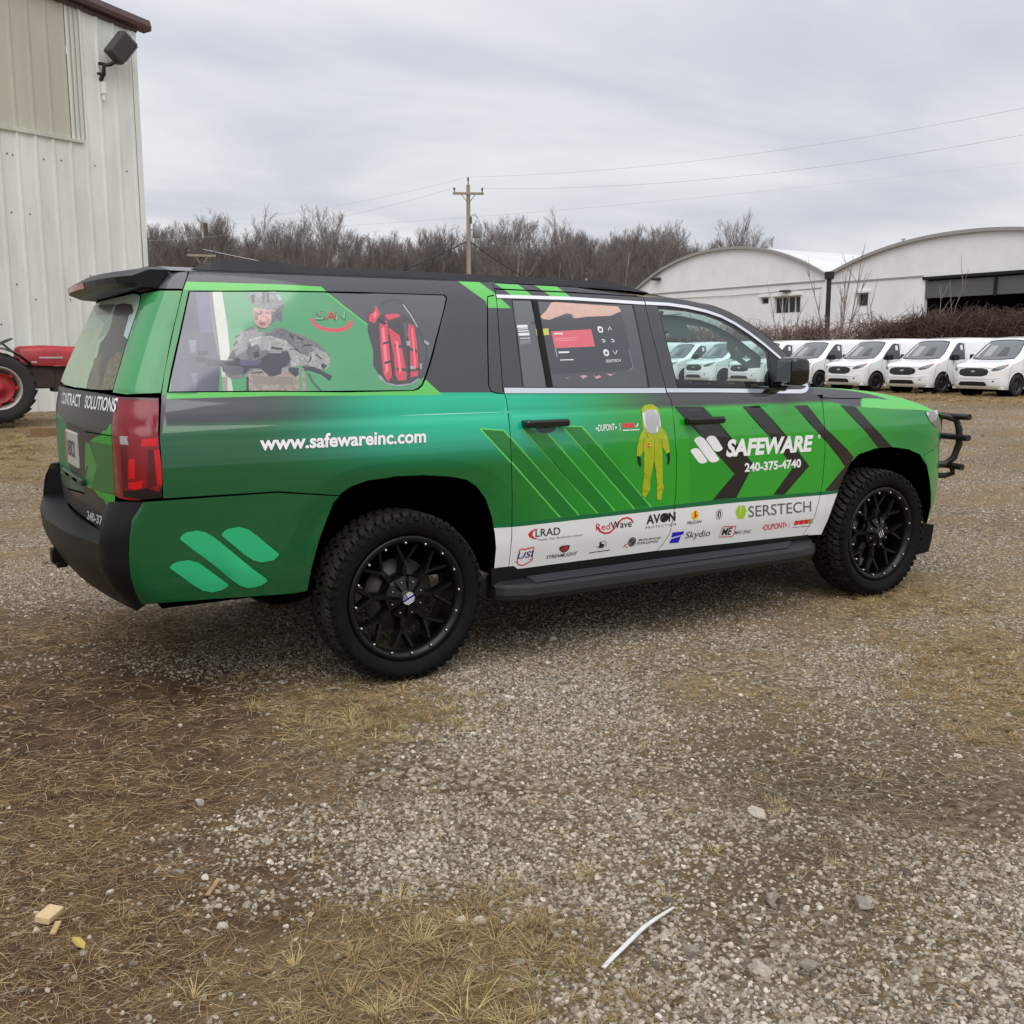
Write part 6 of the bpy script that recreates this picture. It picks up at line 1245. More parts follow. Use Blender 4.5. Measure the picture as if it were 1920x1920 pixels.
o = mb.build('wood_splinter', mat('raw_wood2', srgb(180, 150, 108), .8, noise_amt=.2, noise_scale=40)); o.location = on_ground(c[0], c[1], .008); o.rotation_euler = (.0, .1, 1.25); tag(o, 'split wood sliver beside the small wood block', 'wood sliver')
c = [(-1.695, -2.533)][0]; mb = MB(); V = [(0, -.03, 0), (.013, -.01, .004), (.012, .012, .006), (0, .03, .003), (-.012, .012, .006), (-.013, -.01, .004), (0, 0, 0)]
mb.add(V, [(6, i, (i+1) % 6) for i in range(6)]); o = mb.build('leaf', mat('yellow_leaf', srgb(168, 150, 72), .8)); o.location = on_ground(c[0], c[1], .012); o.rotation_euler = (.2, .1, .4); tag(o, 'single yellow leaf below the wood block', 'leaf')
c = [(-1.317, -2.431)][0]; mb = MB(); mb.cbox((-.05, -.007, 0), (.05, .007, .006), .002)
o = mb.build('bark_strip', mat('raw_wood3', srgb(150, 124, 92), .85, noise_amt=.2, noise_scale=40)); o.location = on_ground(c[0], c[1], .01); o.rotation_euler = (.0, .05, 1.0); tag(o, 'long splinter of bark on the brown dirt at left', 'bark')

# ================================================================ metal shed at left
SH0 = Vector((3.63, 21.2)); SHD = Vector((-.919, -.393)); SHN = Vector((.393, -.919))       # corner, direction along the wall, outward
def sh(s, n, z): p = SH0+SHD*s+SHN*n; return Vector((p.x, p.y, z))
shed = empty('metal_shed', (SH0.x, SH0.y, 0)); tag(shed, 'tall off-white ribbed metal shed with brown roof edge at left', 'building')
def shed_build(mb, name, m, bevel=0.0):
    mb.v = [tuple(Vector(v)-Vector((SH0.x, SH0.y, 0))) for v in mb.v]; return mb.build(name, m, shed, bevel)
SHW = mat('shed_white', srgb(216, 219, 212), .55, noise_amt=.12, noise_scale=1.6, stretch=(1, 1, .25)); SHB = mat('shed_beige', srgb(182, 179, 163), .55, noise_amt=.06, noise_scale=1.6, stretch=(1, 1, .25))
BROWN = mat('brown_flashing', srgb(74, 52, 50), .45, noise_amt=.1); SCREW = mat('screw_rust', srgb(60, 52, 46), .6)
RIDGE = .105
def eave(s): return 9.05+RIDGE*s
PITCHW = .415
def wall_sheet(s, z0, z1, m, n0=0.0):
    """one ribbed sheet from s to s + PITCHW: flat pan with a raised rib at its near edge"""
    prof = [(0, 0), (.035, .032), (.075, .032), (.11, 0), (PITCHW-.012, 0.0), (PITCHW-.006, -.004), (PITCHW, 0)]
    mb = MB(); V = []
    for a, h in prof:
        zt = z1(s+a) if callable(z1) else z1
        V += [sh(s+a, n0+h, z0), sh(s+a, n0+h, zt)]
    mb.add(V, [(2*i, 2*i+2, 2*i+3, 2*i+1) for i in range(len(prof)-1)])
    return shed_build(mb, 'wall_panel', m)
TRIM = 1.80                                                    # where the beige insert begins
for k in range(30):
    s = .12+k*PITCHW
    if s < TRIM-.2: wall_sheet(s, .1, lambda q: eave(q)-.02, SHW)
    else:
        wall_sheet(s, .1, 6.28, SHW); wall_sheet(s, 6.33, lambda q: eave(q)-.02, SHB, -.02)
mb = MB(); mb.add([sh(-.005, .036, .1), sh(.13, .036, .1), sh(.13, .036, eave(.1)), sh(-.005, .036, eave(0)), sh(-.005, -.16, .1), sh(-.005, -.16, eave(0))], [(0, 1, 2, 3), (4, 0, 3, 5)]); shed_build(mb, 'corner_trim', SHW)
mb = MB()
for a, b, c, d in ((-.32, .02, -.02, .10),):
    P = [sh(-.32, -.1, eave(0)+.03), sh(-.32, .20, eave(0)+.03), sh(-.32, .22, eave(0)+.12), sh(-.32, .16, eave(0)+.27), sh(-.32, -.1, eave(0)+.30)]
    Q = [sh(13, -.1, eave(13)+.03), sh(13, .20, eave(13)+.03), sh(13, .22, eave(13)+.12), sh(13, .16, eave(13)+.27), sh(13, -.1, eave(13)+.30)]
    mb.add(P+Q, [(i, (i+1) % 5, 5+(i+1) % 5, 5+i) for i in range(5)]+[(0, 1, 2, 3, 4), (9, 8, 7, 6, 5)])
shed_build(mb, 'roof_edge', BROWN)
mb = MB(); mb.add([sh(-.02, .07, eave(0)-.04), sh(12.8, .07, eave(12.8)-.04), sh(12.8, .07, eave(12.8)+.03), sh(-.02, .07, eave(0)+.03), sh(-.02, 0, eave(0)-.05), sh(12.8, 0, eave(12.8)-.05)], [(0, 1, 2, 3), (4, 5, 1, 0)]); shed_build(mb, 'under_flashing', BROWN)
mb = MB(); mb.add([sh(TRIM-.28, .06, 6.27), sh(12.6, .06, 6.27), sh(12.6, .075, 6.33), sh(TRIM-.28, .075, 6.33), sh(TRIM-.28, -.01, 6.345), sh(12.6, -.01, 6.345), sh(TRIM-.28, 0, 6.26), sh(12.6, 0, 6.26)], [(0, 1, 2, 3), (3, 2, 5, 4), (6, 7, 1, 0), (6, 0, 3, 4)]); shed_build(mb, 'drip_ledge', SHW)
for k, ss in enumerate((TRIM-.10, TRIM-.20, TRIM-.30)):
    mb = MB(); mb.add([sh(ss, .02+.015*k, 6.34), sh(ss-.03, .02+.015*k, 6.34), sh(ss-.03, .02+.015*k, eave(ss)-.03), sh(ss, .02+.015*k, eave(ss)-.03)], [(0, 1, 2, 3)]); shed_build(mb, 'jamb_flashing', mat('jamb_beige', srgb(158, 152, 138), .6))
mb = MB(); mb.add([sh(0, -.16, .1), sh(0, -14, .1), sh(0, -14, 9.0), sh(0, -.16, 9.0), sh(12.6, -.1, .1), sh(12.6, -.1, 10.3), sh(12.6, -14, 10.3), sh(12.6, -14, .1)], [(0, 1, 2, 3), (4, 5, 6, 7)])
mb.add([sh(-.3, 0, eave(0)+.28), sh(13, 0, eave(13)+.28), sh(13, -14, eave(13)+.28), sh(-.3, -14, eave(0)+.28)], [(0, 1, 2, 3)]); shed_build(mb, 'end_wall', SHW)
rnd = random.Random(3)
for k in range(26):
    s = .12+PITCHW*rnd.randint(0, 9)+rnd.choice((.18, .3)); z = rnd.choice((3.05, 3.05, 3.3, 4.55, 5.8, 2.2, 2.75))+rnd.uniform(-.03, .03)
    mb = MB(); mb.lathe([(0, .012), (.016, .01), (.018, 0)], 6, 'Y', (0, 0, 0)); M = Matrix.Translation(sh(s, 0, z)) @ Matrix.Rotation(math.atan2(SHN.x, -SHN.y)+math.pi, 4, 'Z')
    mb.v = [tuple(M @ Vector(v)) for v in mb.v]; shed_build(mb, 'wall_screw', SCREW)
# flood lamp on its bracket
fl = empty('flood_lamp', tuple(sh(.98, .05, 7.85))); tag(fl, 'dark box flood lamp on a bracket at the shed corner', 'lamp')
LM = mat('lamp_housing', srgb(62, 60, 56), .6, noise_amt=.1); RZ = Matrix.Rotation(math.atan2(SHD.y, SHD.x)+math.pi, 4, 'Z')
mb = MB(); M = RZ @ Matrix.Translation((.36, -.32, .62)) @ Matrix.Rotation(.62, 4, 'Y') @ Matrix.Rotation(.2, 4, 'X')
mb.cbox((-.24, -.16, -.34), (.20, .16, .30), .05, 0, M); mb.build('housing', LM, fl)
mb = MB(); mb.cbox((.195, -.13, -.20), (.225, .13, .26), .01, 0, M); mb.build('lens', mat('lamp_lens', srgb(150, 152, 156), .2, coat=.5), fl)
mb = MB(); arm = [RZ @ Vector(p) for p in ((-.02, 0, -.12), (0, -.10, .02), (-.02, -.16, .18), (.10, -.25, .22), (.22, -.30, .32))]
mb.tube(arm, .045, 8); mb.cbox((-.09, -.12, .20), (.07, -.02, .26), .01, 0, RZ); mb.cbox((-.13, -.10, -.02), (.06, -.02, .03), .01, 0, RZ); mb.build('bracket', mat('bracket_black', srgb(34, 32, 30), .6), fl)
mb = MB(); mb.cbox((-.05, -.10, -.42), (.05, 0, -.16), .008, 0, RZ); mb.tube([RZ @ Vector((0, -.05, -.42)), RZ @ Vector((0, -.05, -.56))], .035, 8); mb.build('junction_box', mat('junction_white', srgb(226, 226, 222), .5), fl)

# ================================================================ old red tractor
tr = empty('tractor', (-.34, 16.84, ground_z(-.34, 16.84)+.05), math.radians(6)); tag(tr, 'old red farm tractor parked against the metal shed', 'tractor')
TRED = mat('tractor_red', srgb(150, 26, 32), .45, noise_amt=.28, noise_scale=4); TENG = mat('engine_rust', srgb(58, 44, 38), .8, noise_amt=.35, noise_scale=9); TTY = mat('old_tyre', srgb(38, 37, 37), .8, noise_amt=.2); TSIL = mat('rim_silver', srgb(170, 168, 162), .45, .6)
def tractor_wheel(r, w, lug, red_r):
    mb = MB(); mb.lathe([(r*.60, -w*.42), (r*.80, -w*.5), (r*.93, -w*.44), (r*.965, -w*.3), (r*.97, 0), (r*.965, w*.3), (r*.93, w*.44), (r*.80, w*.5), (r*.60, w*.42)], 48)
    n = 22 if lug else 0
    for k in range(n):
        for sg in (-1, 1):
            a = 2*math.pi*(k+(.5 if sg > 0 else 0))/n; V = []
            for y, da in ((0.0, .10), (sg*w*.46, -.06)):
                for rr in (r*.95, r*1.0):
                    for d in (-.028, .028): V.append((rr*math.sin(a+da+d), y, rr*math.cos(a+da+d)))
            mb.add(V, [(0, 1, 3, 2), (4, 6, 7, 5), (0, 4, 5, 1), (2, 3, 7, 6), (0, 2, 6, 4), (1, 5, 7, 3)])
    t = mb.build('wheel', TTY, tr)
    mb = MB(); mb.lathe([(r*.63, -w*.40), (r*.60, -w*.45), (r*.57, -w*.40), (r*.52, -w*.2), (r*.52, w*.3), (r*.61, w*.4)], 40); mb.build('rim', TSIL, t)
    mb = MB(); mb.lathe([(0, -w*.28), (r*.14, -w*.28), (r*.18, -w*.14), (r*.40, -w*.10), (r*red_r, -w*.22), (r*red_r, 0), (0, 0)], 32)
    for k in range(8): a = k*math.pi/4; mb.cbox((r*.47*math.sin(a)-.03, -w*.33, r*.47*math.cos(a)-.03), (r*.47*math.sin(a)+.03, -w*.1, r*.47*math.cos(a)+.03), .006)
    mb.build('hub', TRED, t); return t
a = tractor_wheel(.66, .34, True, .44); a.location = (0, -.72, .66); b = copy_tree(a, tr); b.location = (0, .72, .66); b.rotation_euler = (0, 0, math.pi)
a = tractor_wheel(.33, .16, False, .42); a.location = (1.85, -.60, .33); b = copy_tree(a, tr); b.location = (1.85, .60, .33); b.rotation_euler = (0, 0, math.pi)
for sg in (-1, 1):
    mb = MB(); V = []
    for k in range(13):
        an = -1.25+k*.19; r = .735; V += [(r*math.sin(an), sg*.50, r*math.cos(an)+.66), (r*math.sin(an), sg*.90, r*math.cos(an)+.65), (r*1.03*math.sin(an), sg*.70, r*1.04*math.cos(an)+.66)]
    mb.add(V, [(3*i, 3*i+3, 3*i+5, 3*i+2) for i in range(12)]+[(3*i+1, 3*i+2, 3*i+5, 3*i+4) for i in range(12)]); mb.build('fender', mat('fender_black', srgb(36, 34, 34), .6), tr)
mb = MB(); V = []
for x, w, z0, z1 in ((.50, .20, 1.14, 1.40), (.56, .23, 1.08, 1.43), (1.0, .25, 1.06, 1.45), (1.7, .24, 1.05, 1.42), (2.02, .22, .98, 1.38), (2.06, .18, .95, 1.30)):
    V += [(x, -w, z0), (x, -w, z1-.10), (x, -w*.75, z1-.02), (x, 0, z1+.01), (x, w*.75, z1-.02), (x, w, z1-.10), (x, w, z0)]
mb.add(V, [(7*i+j, 7*i+7+j, 7*i+8+j, 7*i+j+1) for i in range(5) for j in range(6)]+[tuple(range(7)), tuple(range(41, 34, -1))], 0, True); hood = mb.build('hood', TRED, tr)
for sg in (-1, 1):
    mb = MB(); mb.cbox((.86, sg*.252-.004, 1.20), (1.3, sg*.252+.004, 1.235), .002); mb.build('name_strip', mat('badge_pale', srgb(180, 160, 160), .4), hood)
    mb = MB(); mb.cbox((.72, sg*.248-.006, 1.11), (.82, sg*.248+.006, 1.15), .004); mb.build('clasp', mat('clasp_pale', srgb(170, 160, 156), .4), hood)
mb = MB(); mb.cbox((.55, -.18, .62), (1.15, .18, 1.08), .03); mb.cbox((1.1, -.15, .55), (2.0, .15, 1.05), .03); mb.cbox((-.35, -.24, .45), (.6, .24, .88), .05); mb.tube([(0, -.6, .66), (0, .6, .66)], .10, 12); mb.tube([(1.85, -.5, .36), (1.85, .5, .36)], .04, 8); mb.cbox((1.8, -.06, .36), (1.9, .06, .7), .01); mb.build('engine', TENG, tr)
mb = MB(); M = Matrix.Translation((.26, 0, 1.50)) @ Matrix.Rotation(-.42, 4, 'Y'); ring = [M @ Vector((.21*math.cos(t), .21*math.sin(t), 0)) for t in lsp(0, 6.2832, 25)]
mb.tube(ring, .014, 6); mb.tube([M @ Vector((.2, 0, 0)), M @ Vector((-.2, 0, 0))], .01, 6); mb.tube([M @ Vector((0, -.2, 0)), M @ Vector((0, .2, 0))], .01, 6); mb.tube([M @ Vector((0, 0, 0)), (.55, 0, 1.25)], .02, 8); mb.build('steering_wheel', mat('wheel_black', srgb(48, 48, 46), .5), tr)
mb = MB(); mb.lathe([(0, 0), (.16, .01), (.22, .06), (.20, .02), (0, -.03)], 20, 'Z', (-.32, 0, 1.05)); mb.tube([(-.32, 0, 1.04), (-.2, 0, .8)], .025, 6); mb.build('seat', TENG, tr)
mb = MB(); mb.tube([(.45, -.33, .85), (.38, -.36, 1.05), (.33, -.36, 1.15)], .012, 6); mb.tube([(.2, -.40, .86), (.38, -.36, .92)], .014, 6); mb.build('lever', TENG, tr)
mb = MB(); mb.cbox((-.5, -.09, 0), (.5, .09, .16), .008); o = mb.build('timber_block', mat('old_timber', srgb(122, 94, 66), .85, noise_amt=.25, noise_scale=8, stretch=(1, 8, 8))); o.location = (.55, 14.3, ground_z(.55, 14.3)-.01); o.rotation_euler = (0, 0, -.1); tag(o, 'squared timber lying on the dirt before the tractor', 'timber')

# ================================================================ two barrel-roofed halls
HX = 41.5
HWHITE = mat('hall_white', srgb(243, 243, 243), .8, noise_amt=.06, noise_scale=.7, bump=.05, bump_scale=3); HROOF = mat('hall_roof', srgb(206, 206, 206), .6, noise_amt=.08, noise_scale=.5); HEDGE = mat('hall_edge', srgb(158, 157, 154), .6); HDARK = mat('hall_inside', srgb(26, 24, 24), .9); WDARK = mat('window_dark', srgb(40, 42, 46), .15); WFR = mat('window_frame_white', srgb(200, 200, 196), .6)
def hall(name, label, y0, y1, zs, zp, depth, openings, gz0=.3):
    yc = (y0+y1)/2; n = 28; t = empty(name, (HX, yc, gz0)); tag(t, label, 'building')
    def arc(y): q = (y-yc)/((y1-y0)/2); return zs+(zp-zs)*math.sqrt(max(0, 1-q*q*.86)) if False else zs+(zp-zs)*(1-abs(q)**2.15)
    ys = lsp(y0, y1, n+1); L = lambda x, y, z: (x-HX, y-yc, z-gz0)
    # end wall, cut into upright strips round its openings
    mb = MB(); cuts = sorted(set(ys+[o[0] for o in openings]+[o[1] for o in openings]))
    for a, b in zip(cuts, cuts[1:]):
        m = (a+b)/2; seg = [(gz0-.3, None)]; lo = gz0-.3
        hit = sorted([o for o in openings if o[0] < m < o[1]], key=lambda o: o[2])
        for o in hit:
            if o[2] > lo+.01: mb.add([L(HX, a, lo), L(HX, b, lo), L(HX, b, o[2]), L(HX, a, o[2])], [(0, 1, 2, 3)])
            lo = o[3]
        mb.add([L(HX, a, lo), L(HX, b, lo), L(HX, b, arc(b)), L(HX, a, arc(a))], [(0, 1, 2, 3)])
    for o in openings:      # reveals
        d = .25; a, b, z0, z1 = o[:4]
        mb.add([L(HX, a, z0), L(HX, b, z0), L(HX, b, z1), L(HX, a, z1), L(HX+d, a, z0), L(HX+d, b, z0), L(HX+d, b, z1), L(HX+d, a, z1)], [(0, 1, 5, 4), (1, 2, 6, 5), (2, 3, 7, 6), (3, 0, 4, 7)])
    mb.build('end_wall', HWHITE, t)
    mb = MB(); V = [L(HX-.18, y, arc(y)+.05) for y in ys]+[L(HX+depth, y, arc(y)+.05) for y in ys]
    mb.add(V, [(i, i+1, n+2+i, n+1+i) for i in range(n)], 0, True); roof = mb.build('roof', HROOF, t)
    mb = MB(); V = []
    for y in ys: V += [L(HX-.20, y, arc(y)-.06), L(HX-.20, y, arc(y)+.10), L(HX-.02, y, arc(y)+.10), L(HX-.02, y, arc(y)-.06)]
    mb.add(V, [(4*i+j, 4*i+(j+1) % 4, 4*i+4+(j+1) % 4, 4*i+4+j) for i in range(n) for j in range(4)]); mb.build('roof_trim', HEDGE, roof)
    mb = MB(); mb.add([L(HX, y0, gz0-.3), L(HX+depth, y0, gz0-.3), L(HX+depth, y0, zs), L(HX, y0, zs), L(HX, y1, gz0-.3), L(HX+depth, y1, gz0-.3), L(HX+depth, y1, zs), L(HX, y1, zs)], [(0, 1, 2, 3), (4, 5, 6, 7)])
    mb.add([L(HX+depth, y0, gz0-.3), L(HX+depth, y1, gz0-.3), L(HX+depth, y1, zs+1.4), L(HX+depth, y0, zs+1.4)], [(0, 1, 2, 3)]); mb.build('side_wall', HDARK if depth < 0 else HWHITE, t)
    return t, L, arc
hl, L1, arc1 = hall('barrel_hall', 'white barrel-roofed hall with small barred windows behind the vans', 34.0, 50.4, 5.68, 7.68, 24, [(35.78, 37.76, 3.71, 4.67), (38.2, 38.8, 4.3, 4.68)])
hr, L2, arc2 = hall('barrel_hall', 'white barrel-roofed hall with a wide dark doorway at far right', 17.6, 33.96, 5.55, 7.08, 24, [(31.18, 31.87, 3.9, 4.58), (18.2, 27.81, .0, 5.1)])
for (a, b, z0, z1), t, L, nm in (((35.78, 37.76, 3.71, 4.67), hl, L1, 4), ((38.2, 38.8, 4.3, 4.68), hl, L1, 1), ((31.18, 31.87, 3.9, 4.58), hr, L2, 1)):
    mb = MB(); mb.box(L(HX+.20, a, z0), L(HX+.22, b, z1)); w = mb.build('window', WDARK, t)
    mb = MB()
    for k in range(nm+1):
        y = a+(b-a)*k/nm; mb.box(L(HX+.14, y-.035, z0), L(HX+.20, y+.035, z1))
    mb.box(L(HX+.13, a, z1-.06), L(HX+.2, b, z1)); mb.box(L(HX+.13, a, z0), L(HX+.2, b, z0+.06)); mb.build('window_frame', WFR if nm == 4 else HEDGE, w)
    mb = MB(); mb.box(L(HX-.10, a-.12, z1+.02), L(HX+.02, b+.12, z1+.14)); mb.build('lintel', HWHITE, w)
mb = MB(); mb.box(L2(HX+.05, 17.9, 4.15), L2(HX+.3, 27.8, 4.95)); mb.build('door_header', mat('header_grey', srgb(96, 96, 98), .6), hr)
mb = MB(); mb.box(L2(HX-.04, 24.0, 4.1), L2(HX+.05, 24.12, 5.0)); mb.box(L2(HX+.02, 17.8, 5.02), L2(HX-.10, 27.9, 5.16)); mb.build('door_track', HDARK, hr)
mb = MB(); mb.add([L2(HX+.3, 17.8, 0), L2(HX+.3, 27.85, 0), L2(HX+20, 27.85, 0), L2(HX+20, 17.8, 0), L2(HX+.3, 17.8, 5.3), L2(HX+.3, 27.85, 5.3), L2(HX+20, 27.85, 5.3), L2(HX+20, 17.8, 5.3)], [(4, 5, 6, 7), (1, 2, 6, 5), (2, 3, 7, 6), (3, 0, 4, 7), (0, 1, 2, 3)]); mb.build('hall_interior', HDARK, hr)
for t, L, ya, yb, z in ((hl, L1, 34.1, 50.2, 5.33), (hr, L2, 27.9, 33.9, 5.18)):
    mb = MB(); mb.box(L(HX-.05, ya, z), L(HX-.005, yb, z+.07)); mb.build('wall_ledge', HEDGE, t)
mb = MB(); mb.tube([L1(HX-.02, 34.3, 5.0), L1(HX-.06, 41, 4.9), L1(HX-.02, 50, 5.02)], .02, 5); mb.build('wall_cable', HEDGE, hl)
wl = MB(); wl.cbox((-.35, -.28, -.10), (.05, .28, .08), .05); o = wl.build('wall_lamp', LM); o.location = (HX-.05, 48.1, 6.30); tag(o, 'small grey lamp high on the left barrel hall gable', 'lamp')
wl = MB(); wl.cbox((-.3, -.3, -.05), (.03, .3, .05), .03); o = wl.build('wall_lamp', LM); o.location = (HX-.03, 36.8, 4.95); tag(o, 'small lamp over the barred hall window', 'lamp')
for i, (y, z, lb) in enumerate(((38.6, 7.62, 'small vent cap on the crest of the left barrel roof'), (29.6, 7.0, 'small vent cap on the slope of the right barrel roof'))):
    mb = MB(); mb.lathe([(.0, .30), (.16, .28), (.18, .18), (.08, .17), (.08, -.2)], 12, 'Z'); o = mb.build('roof_vent', HEDGE); o.location = (HX+.5, y, z+.0); o.scale = (.6, .6, .6); tag(o, lb, 'vent')

# ================================================================ poles and wires
WOODP = mat('pole_wood', srgb(150, 138, 122), .85, noise_amt=.25, noise_scale=4, stretch=(4, 4, .3)); INSUL = mat('insulator', srgb(92, 90, 88), .4); GALV = mat('galvanised', srgb(170, 172, 174), .4, .7)
def utility_pole(p, h, label, arm=1.66, ang=0.0, tx=True, lean=.0, w=.15, pm=None):
    t = empty('utility_pole', (p[0], p[1], ground_z(*p)), ang); tag(t, label, 'utility pole')
    mb = MB(); mb.tube([(0, 0, -.2), (lean*.5, 0, h*.5), (lean, 0, h)], [w, w*.85, w*.68], 10); mb.build('post', pm or WOODP, t)
    if not arm: return t
    mb = MB(); mb.cbox((-arm/2, -.16, h-.50), (arm/2, -.06, h-.38), .01)
    mb.tube([(-arm*.24, -.12, h-.46), (-.08, -.12, h-.85)], .022, 5); mb.tube([(arm*.24, -.12, h-.46), (.08, -.12, h-.85)], .022, 5); ca = mb.build('cross_arm', WOODP, t)
    for x in (-arm/2+.08, arm/2-.08):
        mb = MB(); mb.lathe([(0, .24), (.05, .22), (.06, .12), (.03, .10), (.03, 0)], 10, 'Z', (x, -.11, h-.38)); mb.build('insulator', INSUL, ca)
    mb = MB(); mb.lathe([(0, .42), (.045, .40), (.055, .26), (.03, .22), (.03, 0)], 10, 'Z', (lean, 0, h-.02)); mb.build('top_insulator', INSUL, t)
    if tx:
        mb = MB(); mb.lathe([(0, .02), (.22, 0), (.24, -.05), (.24, -.66), (.20, -.70), (0, -.70)], 18, 'Z', (.46, -.05, h-1.95)); mb.lathe([(0, .22), (.04, .2), (.05, 0)], 8, 'Z', (.38, -.05, h-1.95)); mb.lathe([(0, .22), (.04, .2), (.05, 0)], 8, 'Z', (.54, -.05, h-1.95)); mb.cbox((.1, -.1, h-2.3), (.26, 0, h-2.2), .01); mb.build('transformer', GALV, t)
        mb = MB(); mb.tube([(.16, -.1, h-1.55), (.34, -.15, h-1.5), (.5, -.1, h-1.7)], .02, 5); mb.cbox((.1, -.2, h-1.95), (.18, -.05, h-1.6), .01); mb.build('cut_out', INSUL, t)
    return t
PP = (24.55, 42.95); PA = -YAW+.08
utility_pole(PP, 9.9, 'weathered wooden utility pole with cross arm and transformer above the vehicle roof', 1.6, PA)
utility_pole((13.25, 52.8), 7.0, 'distant utility pole with a pale cross arm before the left trees', 1.5, -.2, False, pm=mat('dark_pole', srgb(84, 74, 66), .9))
utility_pole((41.6, 56.4), 6.6, 'small distant utility pole low against the dark wood', 1.3, -.6, False)
utility_pole((17.1, 66.0), 9.9, 'dark stub pole standing among the leftmost trees', 0, 0, False, w=.2, pm=mat('dark_pole', srgb(84, 74, 66), .9))
def wire(name, a, b, sag, label, r=.018, n=26):
    a = Vector(a); b = Vector(b); P = [a.lerp(b, k/n)-Vector((0, 0, sag*4*(k/n)*(1-k/n))) for k in range(n+1)]
    mb = MB(); mb.tube(P, r, 4, cap=False); o = mb.build(name, mat('wire_black' if r > .03 else 'wire_grey', srgb(50, 50, 52) if r > .03 else srgb(186, 187, 192), .6)); tag(o, label, 'wire', 'overhead wires')
gzp = ground_z(*PP); rr = Vector((math.cos(PA), math.sin(PA), 0))
wire('power_wire', (PP[0], PP[1], gzp+10.3), (44.0, 4.0, 13.4), 1.5, 'topmost thin wire running from the pole to upper right', .0065)
wire('power_wire', (PP[0]+rr.x*.72, PP[1]+rr.y*.72, gzp+9.75), (44.0, 3.0, 12.6), 1.75, 'sagging wire just below the topmost wire at upper right', .0075)
wire('power_wire', (24.0, 84.0, 11.8), (70, 25.0, 14.6), .8, 'faint far wire crossing the sky above the halls', .008)
wire('power_wire', (PP[0]-rr.x*.72, PP[1]-rr.y*.72, gzp+9.75), (2.0, 66.0, 9.0), 1.6, 'thin wire dropping left from the cross arm', .006)
wire('power_wire', (PP[0], PP[1], gzp+10.3), (2.0, 64.0, 9.6), 1.4, 'thin wire dropping left from the pole top', .005)
wire('service_cable', (PP[0], PP[1], gzp+7.1), (12.0, 52.0, 3.6), .9, 'thick black cable drooping left of the pole', .031)
wire('service_cable', (PP[0], PP[1], gzp+7.1), (40.0, 44.0, 3.9), 1.3, 'thick black cable drooping right of the pole', .031)
wire('service_cable', (13.25, 52.8, 7.2), (41.6, 56.4, 5.8), .7, 'pale cable strung between the distant poles', .02)

# ================================================================ row of white vans
VW = pchip([(.18, .84), (.30, .885), (.50, .90), (.80, .915), (1.0, .908), (1.12, .895), (1.30, .862), (1.60, .80), (1.72, .765), (1.79, .70), (1.825, .58), (1.845, .40)])
VF = pchip([(.18, -.14), (.26, -.06), (.36, -.01), (.50, 0), (.62, -.015), (.78, -.035), (.88, -.07), (.95, -.14), (1.0, -.28), (1.05, -.52), (1.095, -.76), (1.14, -.90), (1.30, -1.10), (1.50, -1.36), (1.66, -1.58), (1.74, -1.74), (1.79, -1.95), (1.825, -2.25), (1.845, -2.7)])
VA = pchip([(.18, .42), (.6, .46), (.9, .44), (1.05, .40), (1.14, .26), (1.4, .22), (1.7, .20), (1.85, .2)])
VR = -4.80
def van_front(q, z):
    w = VW(z); y = q*w; a = max(0.0, (abs(q)-.42)/.58); a = min(a, .9995)
    return (VF(z)-.03*q*q-VA(z)*(1-math.sqrt(1-a*a)), y, z)
def van_side(x, z): return (x, -VW(z), z)
def van_edge(z): return VF(z)-.03-VA(z)
VWHITE = mat('van_white', (.82, .825, .83), .16, coat=.6); VBLK = mat('van_black', srgb(24, 24, 26), .4); VGL = mat('van_glass', srgb(58, 64, 68), .04, spec=.8); VSCR = mat('van_screen', srgb(96, 102, 106), .05, spec=.8); VHL = mat('van_headlamp', srgb(84, 86, 90), .10, .2, coat=.8); VORG = mat('van_marker', srgb(196, 90, 70), .2); VTY = mat('van_tyre', srgb(22, 22, 23), .75); VRIM = mat('van_rim', srgb(28, 28, 30), .35); VPAPER = mat('window_paper', srgb(226, 228, 226), .7)
def arch_pts(cx, r, z0, n=12): return [(cx+r*math.cos(a), .33+r*math.sin(a)) for a in lsp(math.pi-.35*0-math.asin(max(-1, min(1, (z0-.33)/r)))*-1*-1, math.asin(max(-1, min(1, (z0-.33)/r))), n)]
